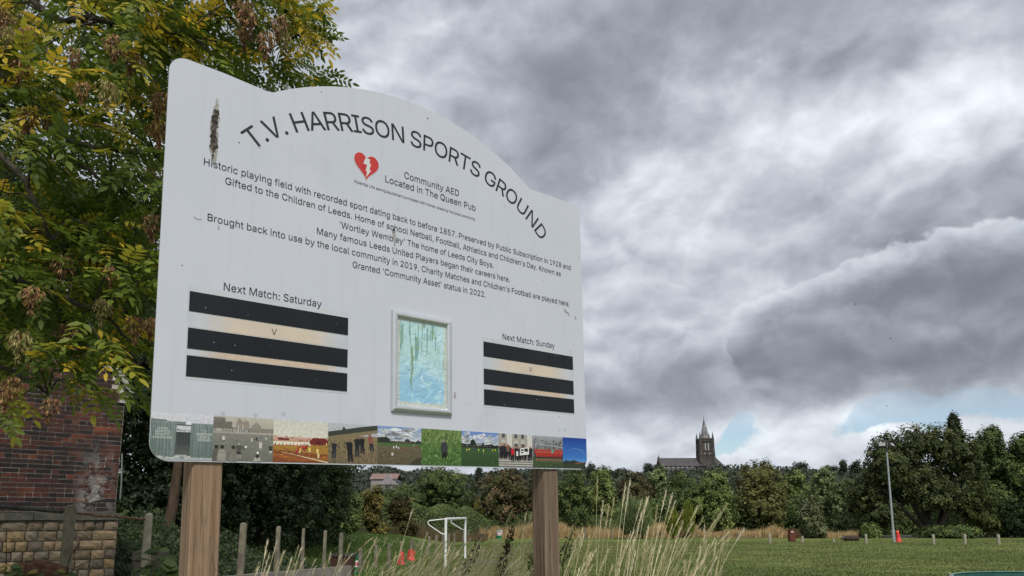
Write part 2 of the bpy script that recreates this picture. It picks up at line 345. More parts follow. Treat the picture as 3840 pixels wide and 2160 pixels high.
GLYPHS = """'206/78 318,70 509,136 509,128 318|,188/38 -119,68 71,137 71,84 -119|.188/95 -4,78 -1,63 9,53 24,50 41,53 59,63 73,78 83,95 87,113 83,128 73,138 59,141 41,138 24,128 9,113 -1|0453/227 -7,174 1,130 24,95 62,69 113,57 155,50 202,48 254,50 306,57 353,69 395,95 447,130 484,174 508,227 516,279 508,323 484,358 447,384 395,396 353,403 306,405 254,403 202,396 155,384 113,359 62,323 24,279 1/227 50,261 56,290 74,313 103,330 144,340 194,344 254,340 314,330 365,313 405,290 435,261 453,227 460,192 453,163 435,140 405,123 365,113 314,109 254,113 194,123 144,140 103,163 74,192 56|1453/76 0,76 55,391 55,391 0/276 509,276 0,212 0,212 448,209 448,86 358,86 427,198 509|2453/64 0,64 47,234 229,261 257,282 282,299 305,311 327,318 348,320 371,317 397,308 419,293 436,273 449,250 457,224 460,196 457,172 447,153 433,139 413,130 390,127 362,66 362,71 405,86 442,111 473,143 496,182 511,225 516,268 511,306 497,337 474,361 445,376 411,381 372,378 345,371 318,357 290,336 259,306 223,267 180,153 60,153 57,389 57,389 0|5453/221 -7,178 -2,140 11,108 32,83 60,66 93,60 130,122 130,127 108,138 89,154 73,173 60,196 52,221 50,250 53,276 64,298 82,314 104,324 131,328 162,324 193,314 221,297 244,275 262,248 273,218 277,192 275,167 268,145 258,128 246,67 253,96 509,366 509,366 452,151 452,134 301,136 301,155 315,178 325,203 331,229 334,263 330,294 321,321 306,345 285,364 260,379 231,388 199,391 163,385 117,369 76,343 41,309 15,268 -1|7453/97 0,323 448,323 452,62 452,62 509,391 509,391 449,165 0|8453/226 -7,178 -2,136 11,101 33,74 62,57 96,52 135,55 166,65 195,81 220,101 241,125 256,153 265,153 267,119 282,93 308,76 342,70 380,75 417,90 450,114 477,146 498,184 511,226 516,269 511,306 498,337 477,361 450,377 417,382 380,376 342,359 308,333 282,300 267,300 265,327 256,351 241,372 220,387 195,397 166,401 135,395 96,378 62,352 33,317 11,275 -2/226 49,258 52,285 60,307 74,323 91,333 113,337 139,333 165,322 189,305 208,283 223,256 232,226 235,196 232,169 223,147 208,130 189,119 165,115 139,119 113,129 91,145 74,167 60,195 52/226 290,252 292,274 300,293 313,307 330,316 351,319 376,316 399,308 420,294 437,275 449,252 457,226 460,200 457,177 449,159 437,145 420,136 399,133 376,136 351,145 330,159 313,178 300,201 292|9453/226 516,271 510,310 494,343 468,368 434,384 393,389 347,385 309,373 270,350 224,315 168,200 0,130 0,277 213,273 210,257 202,238 196,218 195,175 199,137 214,106 237,83 269,68 307,64 352,69 397,85 436,110 469,143 494,182 510/226 460,199 457,174 446,154 429,138 407,129 381,125 352,129 322,138 295,154 274,174 257,199 247,226 243,254 247,279 257,299 273,314 295,324 321,327 350,324 381,314 407,299 429,279 446,254 457|:188/95 -4,78 -1,63 9,53 24,50 41,53 59,63 73,78 83,95 87,113 83,128 73,138 59,141 41,138 24,128 9,113 -1/95 271,78 274,63 284,53 299,50 316,53 334,63 349,78 359,95 362,113 359,128 349,138 334,141 316,138 299,128 284,113 274|A480/16 0,201 509,276 509,463 0,395 0,287 302,276 334,264 372,250 420,239 456,228 419,213 371,201 333,191 302,85 0/110 142,110 199,370 199,370 142|B456/60 0,60 509,241 509,289 504,329 491,359 469,381 442,394 410,398 374,395 344,387 320,373 301,356 286,336 275,315 267,315 262,339 257,363 245,385 227,402 203,414 173,418 136,413 100,400 67,377 39,344 18,301 4,247 0/125 57,245 57,296 63,330 80,349 105,355 137,352 161,342 184,327 203,306 218,279 228,248 231,125 231/125 285,238 285,265 288,288 296,308 309,323 326,333 348,336 372,330 403,313 429,283 446,240 452,125 452|C510/267 -7,225 -3,186 7,150 25,119 49,92 79,70 115,53 157,44 203,40 254,44 305,53 352,70 393,92 429,119 459,150 484,186 501,225 512,267 516,305 513,340 504,373 490,402 471,427 447,448 418,463 385,473 348,408 348,401 373,389 395,375 413,357 428,337 440,315 449,292 454,267 456,223 450,184 432,150 403,125 364,109 314,103 254,109 194,125 145,151 105,184 76,223 59,267 53,292 55,315 60,337 69,357 81,375 96,389 114,401 136,408 160,473 160,463 124,448 91,428 62,402 38,373 19,341 5,305 -4|D502/219 0,96 0,96 57,215 57,272 63,318 81,354 110,379 149,394 198,399 255,394 312,379 361,354 399,320 428,275 446,221 452,93 452,93 509,225 509,273 505,315 495,353 478,399 441,433 391,449 351,458 306,462 255,458 205,449 159,433 119,411 83,384 54,351 31,312 14,268 3/125 509,125 0,60 0,60 509|E419/60 0,60 509,372 509,372 452,125 452,125 286,355 286,355 229,125 229,125 57,375 57,375 0|F410/60 0,60 509,369 509,369 452,125 452,125 278,346 278,346 221,125 221,125 0|G520/269 -7,225 -3,185 7,149 25,118 49,91 79,69 116,53 157,43 203,40 254,43 305,53 352,69 393,91 429,117 459,149 484,184 501,223 512,265 516,304 513,340 504,374 489,403 469,429 445,449 416,465 384,474 349,408 349,399 372,387 393,373 411,356 427,337 439,315 448,291 454,265 456,222 450,183 432,150 404,125 364,109 314,103 254,109 194,125 145,151 105,184 76,224 59,269 53,309 57,345 71,374 93,396 123,410 160,415 199,283 199,283 256,478 256,478 200,471 141,451 91,419 50,377 19,326 0|H517/60 0,60 509,125 509,125 289,392 289,392 509,457 509,457 0,392 0,392 232,125 232,125 0|I300/31 0,31 57,118 57,118 452,31 452,31 509,269 509,269 452,183 452,183 57,269 57,269 0|K467/104 145,104 216,122 239,139 261,157 282,174 303,193 324,212 344,364 509,448 509,231 276,228 276/60 0,60 509,125 509,125 334,124 225,125 193,125 0/372 0,188 259,228 309,449 0|L393/60 0,60 509,125 509,125 57,361 57,361 0|M628/60 0,60 509,152 509,277 187,287 159,299 123,311 84,315 73,318 83,330 121,342 158,352 187,476 509,568 509,568 0,504 0,504 291,504 327,505 369,506 413,507 438,505 433,498 409,482 363,467 322,456 291,342 0,286 0,170 291,159 321,145 361,129 408,120 435,120 416,121 372,122 328,122 291,122 0|N523/60 0,60 509,136 509,343 183,352 169,363 151,375 130,388 107,401 82,402 80,402 81,401 108,400 134,399 157,399 195,399 509,463 509,463 0,387 0,202 290,177 331,164 354,148 381,120 431,122 384,124 328,125 291,125 0|O533/267 -7,225 -3,186 7,150 25,119 49,92 79,70 115,53 157,44 203,40 254,44 305,53 352,70 393,92 429,119 459,150 484,186 501,225 512,267 516,309 512,348 501,384 484,415 459,442 429,464 393,480 352,490 305,493 254,490 203,480 157,464 115,442 79,415 49,384 25,348 7,309 -3/267 53,310 59,349 76,383 105,408 144,425 194,430 254,425 314,408 365,383 404,349 433,310 450,267 456,223 450,184 433,151 404,125 364,109 314,103 254,109 194,125 144,151 105,184 76,223 59|P445/60 0,60 509,235 509,289 503,332 487,366 462,390 430,404 391,409 348,404 304,390 265,366 233,332 207,289 191,235 186,126 186,126 242,233 242,269 246,297 256,318 272,333 294,342 319,344 348,342 376,333 402,318 423,297 439,268 449,232 452,125 452,125 0|Q533/245 159,313 159,369 85,384 65,468 -48,401 -48,346 27,331 46/267 -7,225 -3,186 7,150 25,119 49,92 79,70 115,53 157,44 203,40 254,44 305,53 352,70 393,92 429,119 459,150 484,186 501,225 512,267 516,309 512,348 501,384 484,415 459,442 429,464 393,480 352,490 305,493 254,490 203,480 157,464 115,442 79,415 49,384 25,348 7,309 -3/267 53,310 59,349 76,383 105,408 144,425 194,430 254,425 314,408 365,383 404,349 433,310 450,267 456,223 450,184 433,151 404,125 364,109 314,103 254,109 194,125 144,151 105,184 76,223 59|R449/60 0,60 509,236 509,290 504,333 489,367 465,390 433,405 395,409 352,405 309,390 271,367 240,333 217,289 203,236 198,126 198,126 255,234 255,269 258,298 267,319 281,334 300,342 324,345 352,342 380,334 405,319 425,298 440,269 449,233 452,125 452,125 0/353 0,230 229,303 229,428 0|S447/224 -9,172 -4,128 9,91 31,64 60,46 96,38 137,104 137,110 110,123 88,142 71,166 59,194 52,224 49,257 52,286 60,311 74,329 92,341 114,346 139,342 161,332 179,316 193,296 205,272 214,245 222,184 239,128 260,86 289,60 326,52 372,58 413,75 448,102 476,138 498,180 511,227 516,275 511,316 498,351 476,377 449,394 415,401 378,337 378,326 412,302 437,267 453,225 459,194 456,167 448,145 435,129 418,118 398,115 376,119 352,131 334,148 319,169 308,191 300,212 293,264 279,287 272,312 264,336 252,359 238,379 220,395 198,405 171,408 139,403 99,386 64,360 34,323 11,278 -4|T449/32 452,32 509,417 509,417 452,257 452,257 0,193 0,193 452|U517/259 -8,203 -2,154 15,114 43,85 80,66 124,60 173,60 509,124 509,124 178,128 144,141 113,160 87,187 68,220 56,259 52,298 56,331 68,357 87,377 113,389 144,393 178,393 509,457 509,457 173,451 124,433 80,403 43,363 15,315 -2|V480/204 0,16 509,84 509,192 206,203 176,215 137,230 89,241 53,252 90,267 138,279 176,290 206,395 509,463 509,278 0|W686/155 0,16 509,82 509,163 196,170 171,175 145,187 94,192 67,193 62,194 67,200 94,205 120,211 145,224 196,306 509,380 509,462 196,468 171,474 145,486 94,492 67,492 64,493 67,499 94,504 120,510 145,523 196,603 509,670 509,530 0,455 0,368 323,359 356,351 391,344 431,343 437,342 433,335 395,327 359,318 323,230 0|a389/160 -9,126 -5,94 5,68 22,48 45,35 73,30 108,34 138,43 161,58 179,78 193,100 203,125 211,152 216,178 220,234 227,252 230,265 235,273 243,276 255,276 257,273 279,267 297,256 311,240 322,220 329,196 331,171 329,149 322,132 313,118 301,107 288,100 274,41 291,57 322,79 346,104 364,133 375,163 382,194 384,215 383,239 379,263 372,286 360,306 343,322 320,333 290,337 251,337 0,277 0,277 52,272 52,264 38,252 25,236 12,215 1,190 -6/170 45,202 49,228 59,248 74,263 93,272 115,276 138,276 190,270 186,259 182,246 179,231 176,200 171,175 168,154 164,134 159,117 150,103 139,95 124,92 105,94 87,102 72,114 61,130 52,149 47|b424/229 -8,198 -5,172 4,153 17,138 31,127 46,118 59,112 59,112 0,53 0,53 509,114 509,114 319,118 319,127 331,137 346,152 360,171 373,197 381,229 384,274 378,313 361,345 332,370 293,385 245,390 189,385 133,370 84,346 45,313 16,274 -2/220 47,253 51,279 66,301 88,316 117,325 151,328 189,325 227,316 261,301 290,280 311,253 325,220 330,188 325,161 312,140 291,125 263,116 229,113 189,116 150,125 115,140 86,162 65,188 51|c396/207 -8,159 -2,117 16,82 46,56 85,40 133,34 187,40 243,56 291,82 330,117 360,159 378,207 384,234 383,260 377,284 368,305 356,324 341,340 322,353 301,362 277,303 262,298 276,290 289,281 301,270 311,257 319,242 325,226 329,207 330,173 325,145 310,124 287,108 258,99 224,96 187,99 151,108 117,124 89,145 66,173 51,207 46,226 48,243 52,258 58,271 66,282 76,292 89,299 102,304 117,363 102,354 78,341 56,325 37,306 21,285 9,261 -1,235 -6|d424/195 -8,151 -2,111 16,79 45,55 84,39 133,34 189,39 245,55 293,79 332,112 361,151 378,196 384,228 381,253 373,272 360,287 346,298 331,306 319,311 319,311 509,372 509,372 0,313 0,313 59,307 59,298 46,287 31,272 17,252 4,227 -5/205 47,236 51,263 65,284 86,299 115,309 150,312 189,309 229,300 263,284 291,263 312,237 325,205 330,172 325,145 311,124 290,108 261,99 227,96 189,99 151,109 117,124 88,145 66,172 51|e404/212 -8,161 -2,117 16,82 46,56 85,40 132,34 187,39 242,55 290,81 329,115 359,157 378,205 384,236 382,266 374,294 361,319 341,341 315,357 282,368 242,371 194,371 169,102 169,102 221,338 221,307 237,298 269,283 294,263 314,237 326,205 330,173 326,146 313,125 294,109 270,99 241,96 211,96 178,100 139,110 106,128 80,151 61,179 50,212 46,234 48,254 53,271 61,285 73,297 88,306 105,365 91,353 63,335 39,311 19,283 4,249 -5|f254/228 379,228 327,6 327,6 379/81 0,81 432,84 461,96 486,113 505,135 519,161 527,187 530,207 529,222 527,234 524,243 521,227 468,215 472,206 473,195 474,171 470,154 460,145 443,142 419,142 0|g425/207 -151,168 -148,134 -140,105 -127,82 -110,64 -91,51 -69,101 -41,110 -53,122 -66,136 -78,154 -88,178 -95,207 -97,249 -92,282 -75,304 -47,311 -6,311 68,306 68,298 56,287 41,272 28,252 16,227 8,195 5,152 10,113 27,80 53,55 90,39 136,34 191,39 246,55 293,80 332,112 361,152 378,196 384,228 382,253 373,273 360,288 346,299 331,308 319,313 319,313 379,372 379,372 -9,367 -54,350 -90,324 -117,291 -136,251 -147/205 59,237 63,264 75,285 95,300 121,309 154,312 193,309 231,300 264,285 291,264 312,237 325,205 330,172 325,145 312,124 290,109 262,99 229,96 193,99 155,109 123,124 96,145 76,172 63|h410/114 227,114 0,53 0,53 509,114 509,114 312,124 332,152 362,187 379,227 384,264 380,295 369,321 349,341 321,353 285,357 240,357 0,296 0,296 235,290 275,273 304,246 323,210 329,184 326,161 317,141 303,126 283,117 257|i167/53 0,53 379,114 379,114 0/84 443,67 446,54 455,44 468,41 483,44 499,54 512,67 521,84 524,100 521,114 512,123 499,126 483,123 468,114 455,100 446|k381/110 137,110 212,121 212,284 379,360 379,184 199,177 199/53 0,53 509,114 509,114 0/294 0,148 186,191 229,372 0|l189/139 -2,101 3,74 20,58 47,53 84,53 509,114 509,114 99,115 77,120 62,130 54,146 52,160 53,170 54,181 3,162 -1,151 -2|m610/53 0,53 379,112 379,112 306,118 323,132 346,151 363,172 376,195 384,219 386,257 380,287 361,309 331,317 308,322 321,337 343,357 361,381 375,407 383,437 386,468 383,497 372,522 354,541 328,553 296,557 255,557 0,496 0,496 254,490 289,473 313,447 326,419 330,395 328,374 320,358 307,345 290,338 270,335 247,335 0,274 0,274 260,269 288,253 311,229 326,199 330,178 328,158 320,140 307,126 289,117 266,114 238,114 0|n410/114 227,114 0,53 0,53 379,112 379,112 307,124 332,152 362,187 379,227 384,264 380,295 369,321 349,341 321,353 285,357 240,357 0,296 0,296 235,290 275,273 304,246 323,210 329,184 326,161 317,141 303,126 283,117 257|o415/207 -8,159 -2,117 16,82 46,56 85,40 133,34 187,40 243,56 291,82 330,117 360,159 378,207 384,256 378,299 360,333 330,359 291,376 243,381 187,376 133,359 85,333 46,299 16,256 -2/207 46,242 51,270 66,292 89,307 117,316 151,319 187,316 224,307 258,292 287,270 310,242 325,207 330,173 325,145 310,124 287,108 258,99 224,96 187,99 151,108 117,124 89,145 66,173 51|p424/53 -143,53 379,112 379,112 319,118 319,126 331,137 346,152 360,171 373,197 381,229 384,274 378,313 361,345 332,370 293,385 245,390 189,385 133,370 84,346 45,313 16,274 -2,229 -8,198 -5,173 4,153 17,138 31,127 46,118 59,114 59,114 -143/220 47,253 51,279 66,301 88,316 117,325 151,328 189,325 227,316 261,301 290,280 311,253 325,220 330,188 325,161 312,140 291,125 263,116 229,113 189,116 150,125 115,140 86,162 65,188 51|q424/372 -143,311 -143,311 59,306 59,298 46,287 31,272 17,252 4,227 -5,195 -8,151 -2,111 16,79 45,55 84,39 133,34 189,39 245,55 293,79 332,112 361,151 378,196 384,228 381,253 373,272 360,287 346,298 331,307 319,313 319,313 379,372 379/205 47,236 51,263 65,284 86,299 115,309 150,312 189,309 229,300 263,284 291,263 312,237 325,205 330,172 325,145 311,124 290,108 261,99 227,96 189,99 151,109 117,124 88,145 66,172 51|r259/53 0,53 379,112 379,112 321,115 321,130 347,152 367,181 380,213 385,229 384,243 384,243 322,230 324,219 325,207 326,182 323,159 315,140 301,126 284,117 262,114 237,114 0|s365/182 -8,145 -5,112 3,84 18,62 38,45 63,36 94,94 107,105 79,124 60,150 49,181 45,217 50,244 62,262 81,268 103,265 121,254 136,237 147,212 155,149 170,104 186,72 208,53 237,47 274,51 305,65 332,87 354,115 370,149 381,187 384,223 381,254 372,279 358,299 339,314 316,324 290,268 277,258 298,243 316,219 328,187 333,156 329,131 317,114 299,109 277,112 258,124 243,144 232,172 223,229 209,275 194,306 171,325 142,331 107,326 75,312 47,290 24,260 6,223 -5|t227/204 379,204 327,6 327,6 379/65 471,126 471,126 98,128 76,136 61,150 53,170 50,185 51,202 54,213 2,203 -1,192 -3,180 -4,168 -4,125 2,92 21,72 52,65 93|u410/182 -5,146 -1,115 11,89 31,69 59,57 95,53 139,53 379,114 379,114 144,119 105,137 75,164 56,200 50,226 53,249 62,268 77,283 97,293 122,296 153,296 379,357 379,357 0,298 0,298 73,286 47,257 17,222 0|v389/163 0,17 379,84 379,165 155,177 121,187 87,195 57,203 87,213 121,224 155,305 379,371 379,226 0|w567/138 0,23 379,87 379,133 214,143 177,154 137,165 91,170 66,175 90,186 135,196 176,206 214,252 379,316 379,362 214,371 176,382 136,392 91,397 67,402 90,413 135,423 176,434 214,480 379,545 379,429 0,368 0,319 172,305 225,297 252,291 280,284 309,277 280,263 225,255 198,248 172,199 0|x379/21 0,155 195,29 379,100 379,147 306,164 279,179 253,191 232,202 253,216 279,233 306,282 379,352 379,224 192,358 0,287 0,231 85,214 112,200 136,189 155,178 136,165 112,148 85,91 0|y389/47 -139,61 -86,71 -87,88 -90,104 -89,118 -84,130 -74,141 -58,151 -36,163 -1,17 379,84 379,165 155,177 121,187 87,194 59,202 87,212 121,224 155,305 379,371 379,204 -58,191 -85,177 -107,159 -124,139 -136,117 -143,91 -145,77 -145,65 -143,54 -141| 188"""

# ------------------------------------------------------------------ notice board
GL = {}
for part in GLYPHS.split('|'):
    ch = part[0]; bits = part[1:].split('/')
    GL[ch] = (int(bits[0]), [[tuple(int(t)/1000 for t in q.split()) for q in L.split(',')] for L in bits[1:]])
def text_loops(s, cap=1.0, xs=.965):
    """outlines of a line of text, base line at 0, capital height = cap; returns loops, width"""
    k = cap/.728*1.0
    loops = []; x = 0
    k = cap/GLYPH_CAP
    for ch in s:
        if ch == '\u2019': ch = "'"
        adv, L = GL[ch]
        if ch == ' ': x += adv/1000; continue
        mn = 0
        for l in L: loops.append([((px+x)*k*xs, py*k) for px, py in l])
        x += adv/1000
    return loops, x*k*xs
GLYPH_CAP = max(p[1] for p in GL['H'][1][0])
def loops_mesh(loops, depth=0.0):
    """fill outlines; contours that overlap each other are filled one above the other"""
    if len(loops) < 2: return fill_loops(loops)
    def area(l): return sum(l[i][0]*l[(i+1) % len(l)][1]-l[(i+1) % len(l)][0]*l[i][1] for i in range(len(l)))/2
    def bb(l): xs = [p[0] for p in l]; ys = [p[1] for p in l]; return min(xs), min(ys), max(xs), max(ys)
    A = [area(l) for l in loops]; B = [bb(l) for l in loops]; sg = 1 if A[max(range(len(A)), key=lambda i: abs(A[i]))] > 0 else -1
    outer = [i for i in range(len(loops)) if A[i]*sg > 0]; own = {i: [loops[i]] for i in outer}
    for i in range(len(loops)):
        if i in own: continue
        c = [o for o in outer if B[o][0]-1e-6 <= B[i][0] and B[o][2]+1e-6 >= B[i][2] and B[o][1]-1e-6 <= B[i][1] and B[o][3]+1e-6 >= B[i][3]]
        if c: own[min(c, key=lambda o: abs(A[o]))].append(loops[i])
    layers = []
    for i in outer:
        for L in layers:
            if not any(B[i][0] < B[j][2] and B[j][0] < B[i][2] and B[i][1] < B[j][3] and B[j][1] < B[i][3] for j in L[-4:]): L.append(i); break
        else: layers.append([i])
    mb = MB()
    for k, L in enumerate(layers):
        me = fill_loops([l for i in L for l in own[i]]); mb.add([(v.co.x, v.co.y, k*.00004) for v in me.vertices], [tuple(p.vertices) for p in me.polygons])
    return mb.mesh('fill')
def fill_loops(loops, depth=0.0):
    cu = bpy.data.curves.new('t', 'CURVE'); cu.dimensions = '2D'; cu.fill_mode = 'BOTH' if depth else 'FRONT'
    for l in loops:
        sp = cu.splines.new('POLY'); sp.points.add(len(l)-1)
        sp.points.foreach_set('co', np.array([(a, b, 0, 1) for a, b in l], np.float32).ravel()); sp.use_cyclic_u = True
    o = bpy.data.objects.new('t', cu)
    me = bpy.data.meshes.new_from_object(o); bpy.data.objects.remove(o); bpy.data.curves.remove(cu)
    return me
BH = 1.45; BW = BH*1.465
yaw, lean, rot_ = 0.72484518, 0.01824305, 0.02971942
dx = Vector((math.cos(yaw), math.sin(yaw), 0)); nn = Vector((math.sin(yaw), -math.cos(yaw), 0)); zz = Vector((0, 0, 1))
up_ = zz*math.cos(lean)+nn*math.sin(lean)
BA = dx*math.cos(rot_)+up_*math.sin(rot_); BB = up_*math.cos(rot_)-dx*math.sin(rot_); BN = BA.cross(BB)   # BN points at the reader
BO = Vector((0, 0, EYE)) + Vector((-0.82493436, 1.60095165, 0.13809642))*BH
# the board's own frame: x along, y towards the back, z up
board = bpy.data.objects.new('notice_board', None); COL.objects.link(board)
board.matrix_world = Matrix(((BA.x, -BN.x, BB.x, BO.x), (BA.y, -BN.y, BB.y, BO.y), (BA.z, -BN.z, BB.z, BO.z), (0, 0, 0, 1)))
tag(board, 'big pale grey arched notice board lettered T.V. HARRISON SPORTS GROUND on two timber posts', 'notice board')
def flat(name, me, mat, off, parent=board, label=None):
    """turn an xy mesh into the plane of the board, off metres in front of its face"""
    n = len(me.vertices); c = np.empty(n*3, np.float32); me.vertices.foreach_get('co', c); c = c.reshape(-1, 3)
    d = np.stack([c[:, 0], -off-c[:, 2], c[:, 1]], 1).astype(np.float32); me.vertices.foreach_set('co', d.ravel()); me.update()
    o = link(name, me, mat, parent)
    if label: o['label'] = label
    return o
def UV(u, v): return (u*BW, v*BH)
def outline():
    P = []
    def arc(cx, cy, rx, ry, a0, a1, n=7):
        for i in range(n+1):
            a = R(a0+(a1-a0)*i/n); P.append((cx+rx*math.cos(a), cy+ry*math.sin(a)))
    r = .062
    arc(r, r, r, r, 270, 180); arc(r, BH-r, r, r, 180, 92)
    P.append((.09*BW, BH*.9995)); P.append((.14*BW, BH*.996)); P.append((.165*BW, BH*.9945))
    Rr = .866*BH; cy = .271*BH; a0 = math.degrees(math.asin((.997*BH-cy)/Rr))
    arc(.5*BW, cy, Rr, Rr, 180-a0, a0, 40)
    P.append((.9*BW, BH)); arc(BW-r, BH-r, r, r, 88, 0); arc(BW-r, r, r, r, 0, -90)
    return P
OUT = outline()
def slab():
    me = loops_mesh([OUT]); n = len(me.vertices)
    b = MB(); T = .006
    co = [v.co.copy() for v in me.vertices]
    b.add([(c.x, 0, c.y) for c in co], [tuple(reversed(p.vertices)) if False else tuple(p.vertices) for p in me.polygons])
    b.add([(c.x, T, c.y) for c in co], [tuple(reversed(p.vertices)) for p in me.polygons])
    return b
slab().put('panel', MAT['board'], board)
eb = MB(); m_ = len(OUT)
eb.add([(x, 0, y) for x, y in OUT]+[(x, .006, y) for x, y in OUT], [(i, (i+1) % m_, m_+(i+1) % m_, m_+i) for i in range(m_)])
eb.put('panel_edge', MAT['board_edge'], board)

def line(txt, u0, u1, v, cap, mat='ink'):
    loops, w = text_loops(txt, cap*BH)
    b0 = min(p[0] for l in loops for p in l); b1 = max(p[0] for l in loops for p in l)
    k = (u1-u0)*BW/(b1-b0); x0, y0 = UV(u0, v)
    loops = [[((px-b0)*k+x0, py+y0) for px, py in l] for l in loops]
    return flat('lettering', loops_mesh(loops), MAT[mat], .0012)
line("Historic playing field with recorded sport dating back to before 1857. Preserved by Public Subscription in 1928 and", .0615, .9592, .7375, .0187)
line("Gifted to the Children of Leeds. Home of school Netball, Football, Athletics and Children's Day. Known as", .0982, .9234, .7030, .0187)
line("'Wortley Wembley' The home of Leeds City Boys.", .3163, .7041, .6675, .0187)
line("Many famous Leeds United Players began their careers here.", .2697, .7530, .6320, .0187)
line("Brought back into use by the local community in 2019, Charity Matches and Children's Football are played here.", .0716, .9519, .5962, .0187)
line("Granted 'Community Asset' status in 2022.", .3454, .6792, .5597, .0187)
line("Community AED", .4622, .6054, .8790, .0212)
line("Located in The Queen Pub", .4168, .6522, .8470, .0212)
line("Potential Life saving equipment purchased with money raised by the local community", .3465, .6510, .8140, .0088)
line("Next Match: Saturday", .1029, .2822, .4265, .0200)
line("Next Match: Sunday", .7281, .8956, .4285, .0200)
line("V", .1882, .1978, .3316, .0160)
line("V", .8088, .8182, .3316, .0160)
# arched title
def title():
    A, B, top = .56*BH, .285*BH, .9935*BH
    f = lambda x: (top - B*(1-math.sqrt(max(1e-6, 1-(x/A)**2))))
    xs = np.linspace(-.545*BH, .545*BH, 2000); ys = np.array([f(x) for x in xs])
    s = np.concatenate([[0], np.cumsum(np.hypot(np.diff(xs), np.diff(ys)))])
    cap = .0525*BH; txt = 'T.V. HARRISON SPORTS GROUND'; k = cap/GLYPH_CAP; xsc = 1.07
    s0 = np.interp(-.520*BH, xs, s); s1 = np.interp(.522*BH, xs, s)
    tot = sum(GL[c][0] for c in txt)/1000*k*xsc
    gap = (s1-s0-tot)/(len(txt)-1); pos = s0
    for ch in txt:
        adv, L = GL[ch]; w_ = adv/1000*k*xsc
        if L:
            mid = pos+w_/2; x = np.interp(mid, s, xs); y = np.interp(mid, s, ys)
            t = math.atan2(np.interp(mid+.01, s, ys)-np.interp(mid-.01, s, ys), np.interp(mid+.01, s, xs)-np.interp(mid-.01, s, xs))
            c_, s_ = math.cos(t), math.sin(t)
            loops = []
            for l in L:
                q = []
                for px, py in l:
                    a, b_ = px*k*xsc-w_/2, py*k
                    q.append((.5*BW+x+a*c_-b_*s_, y+a*s_+b_*c_))
                loops.append(q)
            flat('letter', loops_mesh(loops), MAT['ink'], .0013)
        pos += w_+gap
title()
MAT['red_print'] = material('red_print', (.50, .035, .035), (.56, .05, .045), 30, .45)
MAT['pale_print'] = material('pale_print', (.63, .64, .64), None, rough=.45)
# heart with lightning bolt
def heart():
    L = []
    cx, w_, top, bot = .3730, .0557, .9125, .8325
    for i in range(60):
        t = 2*math.pi*i/60
        x = 16*math.sin(t)**3; y = 13*math.cos(t)-5*math.cos(2*t)-2*math.cos(3*t)-math.cos(4*t)
        L.append(((cx+x/32*w_)*BW, (bot+(y+17)/29*(top-bot))*BH))
    c = (np.mean([p[0] for p in L]), np.mean([p[1] for p in L]))
    big = [((p[0]-c[0])*1.05+c[0], (p[1]-c[1])*1.05+c[1]) for p in L]
    h = flat('heart_emblem', loops_mesh([big]), MAT['pale_print'], .0010)
    flat('heart', loops_mesh([L]), MAT['red_print'], .0014, parent=h)
    bolt = [(.3701, .9006), (.3810, .9008), (.3791, .8877), (.3828, .8864), (.3793, .8682), (.3833, .8670), (.3721, .8410), (.3740, .8609), (.3705, .8610), (.3738, .8803), (.3653, .8813)]
    flat('lightning_bolt', loops_mesh([[UV(*q) for q in bolt]]), MAT['pale_print'], .0018, parent=h)
heart()
# black name strips and the stained cream bands between them
MAT['cream'] = material('cream', (.96, .96, .96), (1.04, 1.03, 1.0), 9, .5, tint=True, spec=.2)
def band(u0, u1, v0, v1, col, soft=.16, soft_v=.0, off=.0009):
    nx, ny = 24, 6; V = []; C = []; Fq = []
    base = np.array((.535, .565, .640)); col = np.array(col)
    for j in range(ny+1):
        for i in range(nx+1):
            a = i/nx; b_ = j/ny
            V.append((*UV(u0+(u1-u0)*a, v0+(v1-v0)*b_), 0))
            k = min(1, min(a, 1-a)/soft); k = k*k*(3-2*k)
            if soft_v: kv = min(1, min(b_, 1-b_)/soft_v); k *= kv*kv*(3-2*kv)
            C.append(base*(1-k)+col*k)
    Fq = [(j*(nx+1)+i, j*(nx+1)+i+1, (j+1)*(nx+1)+i+1, (j+1)*(nx+1)+i) for j in range(ny) for i in range(nx)]
    me = np_mesh('band', V, Fq, np.array(C))
    return flat('glue_band', me, MAT['cream'], off)
MAT['crack'] = material('crack', (.72, .58, .46), (.60, .47, .37), 60, .6)
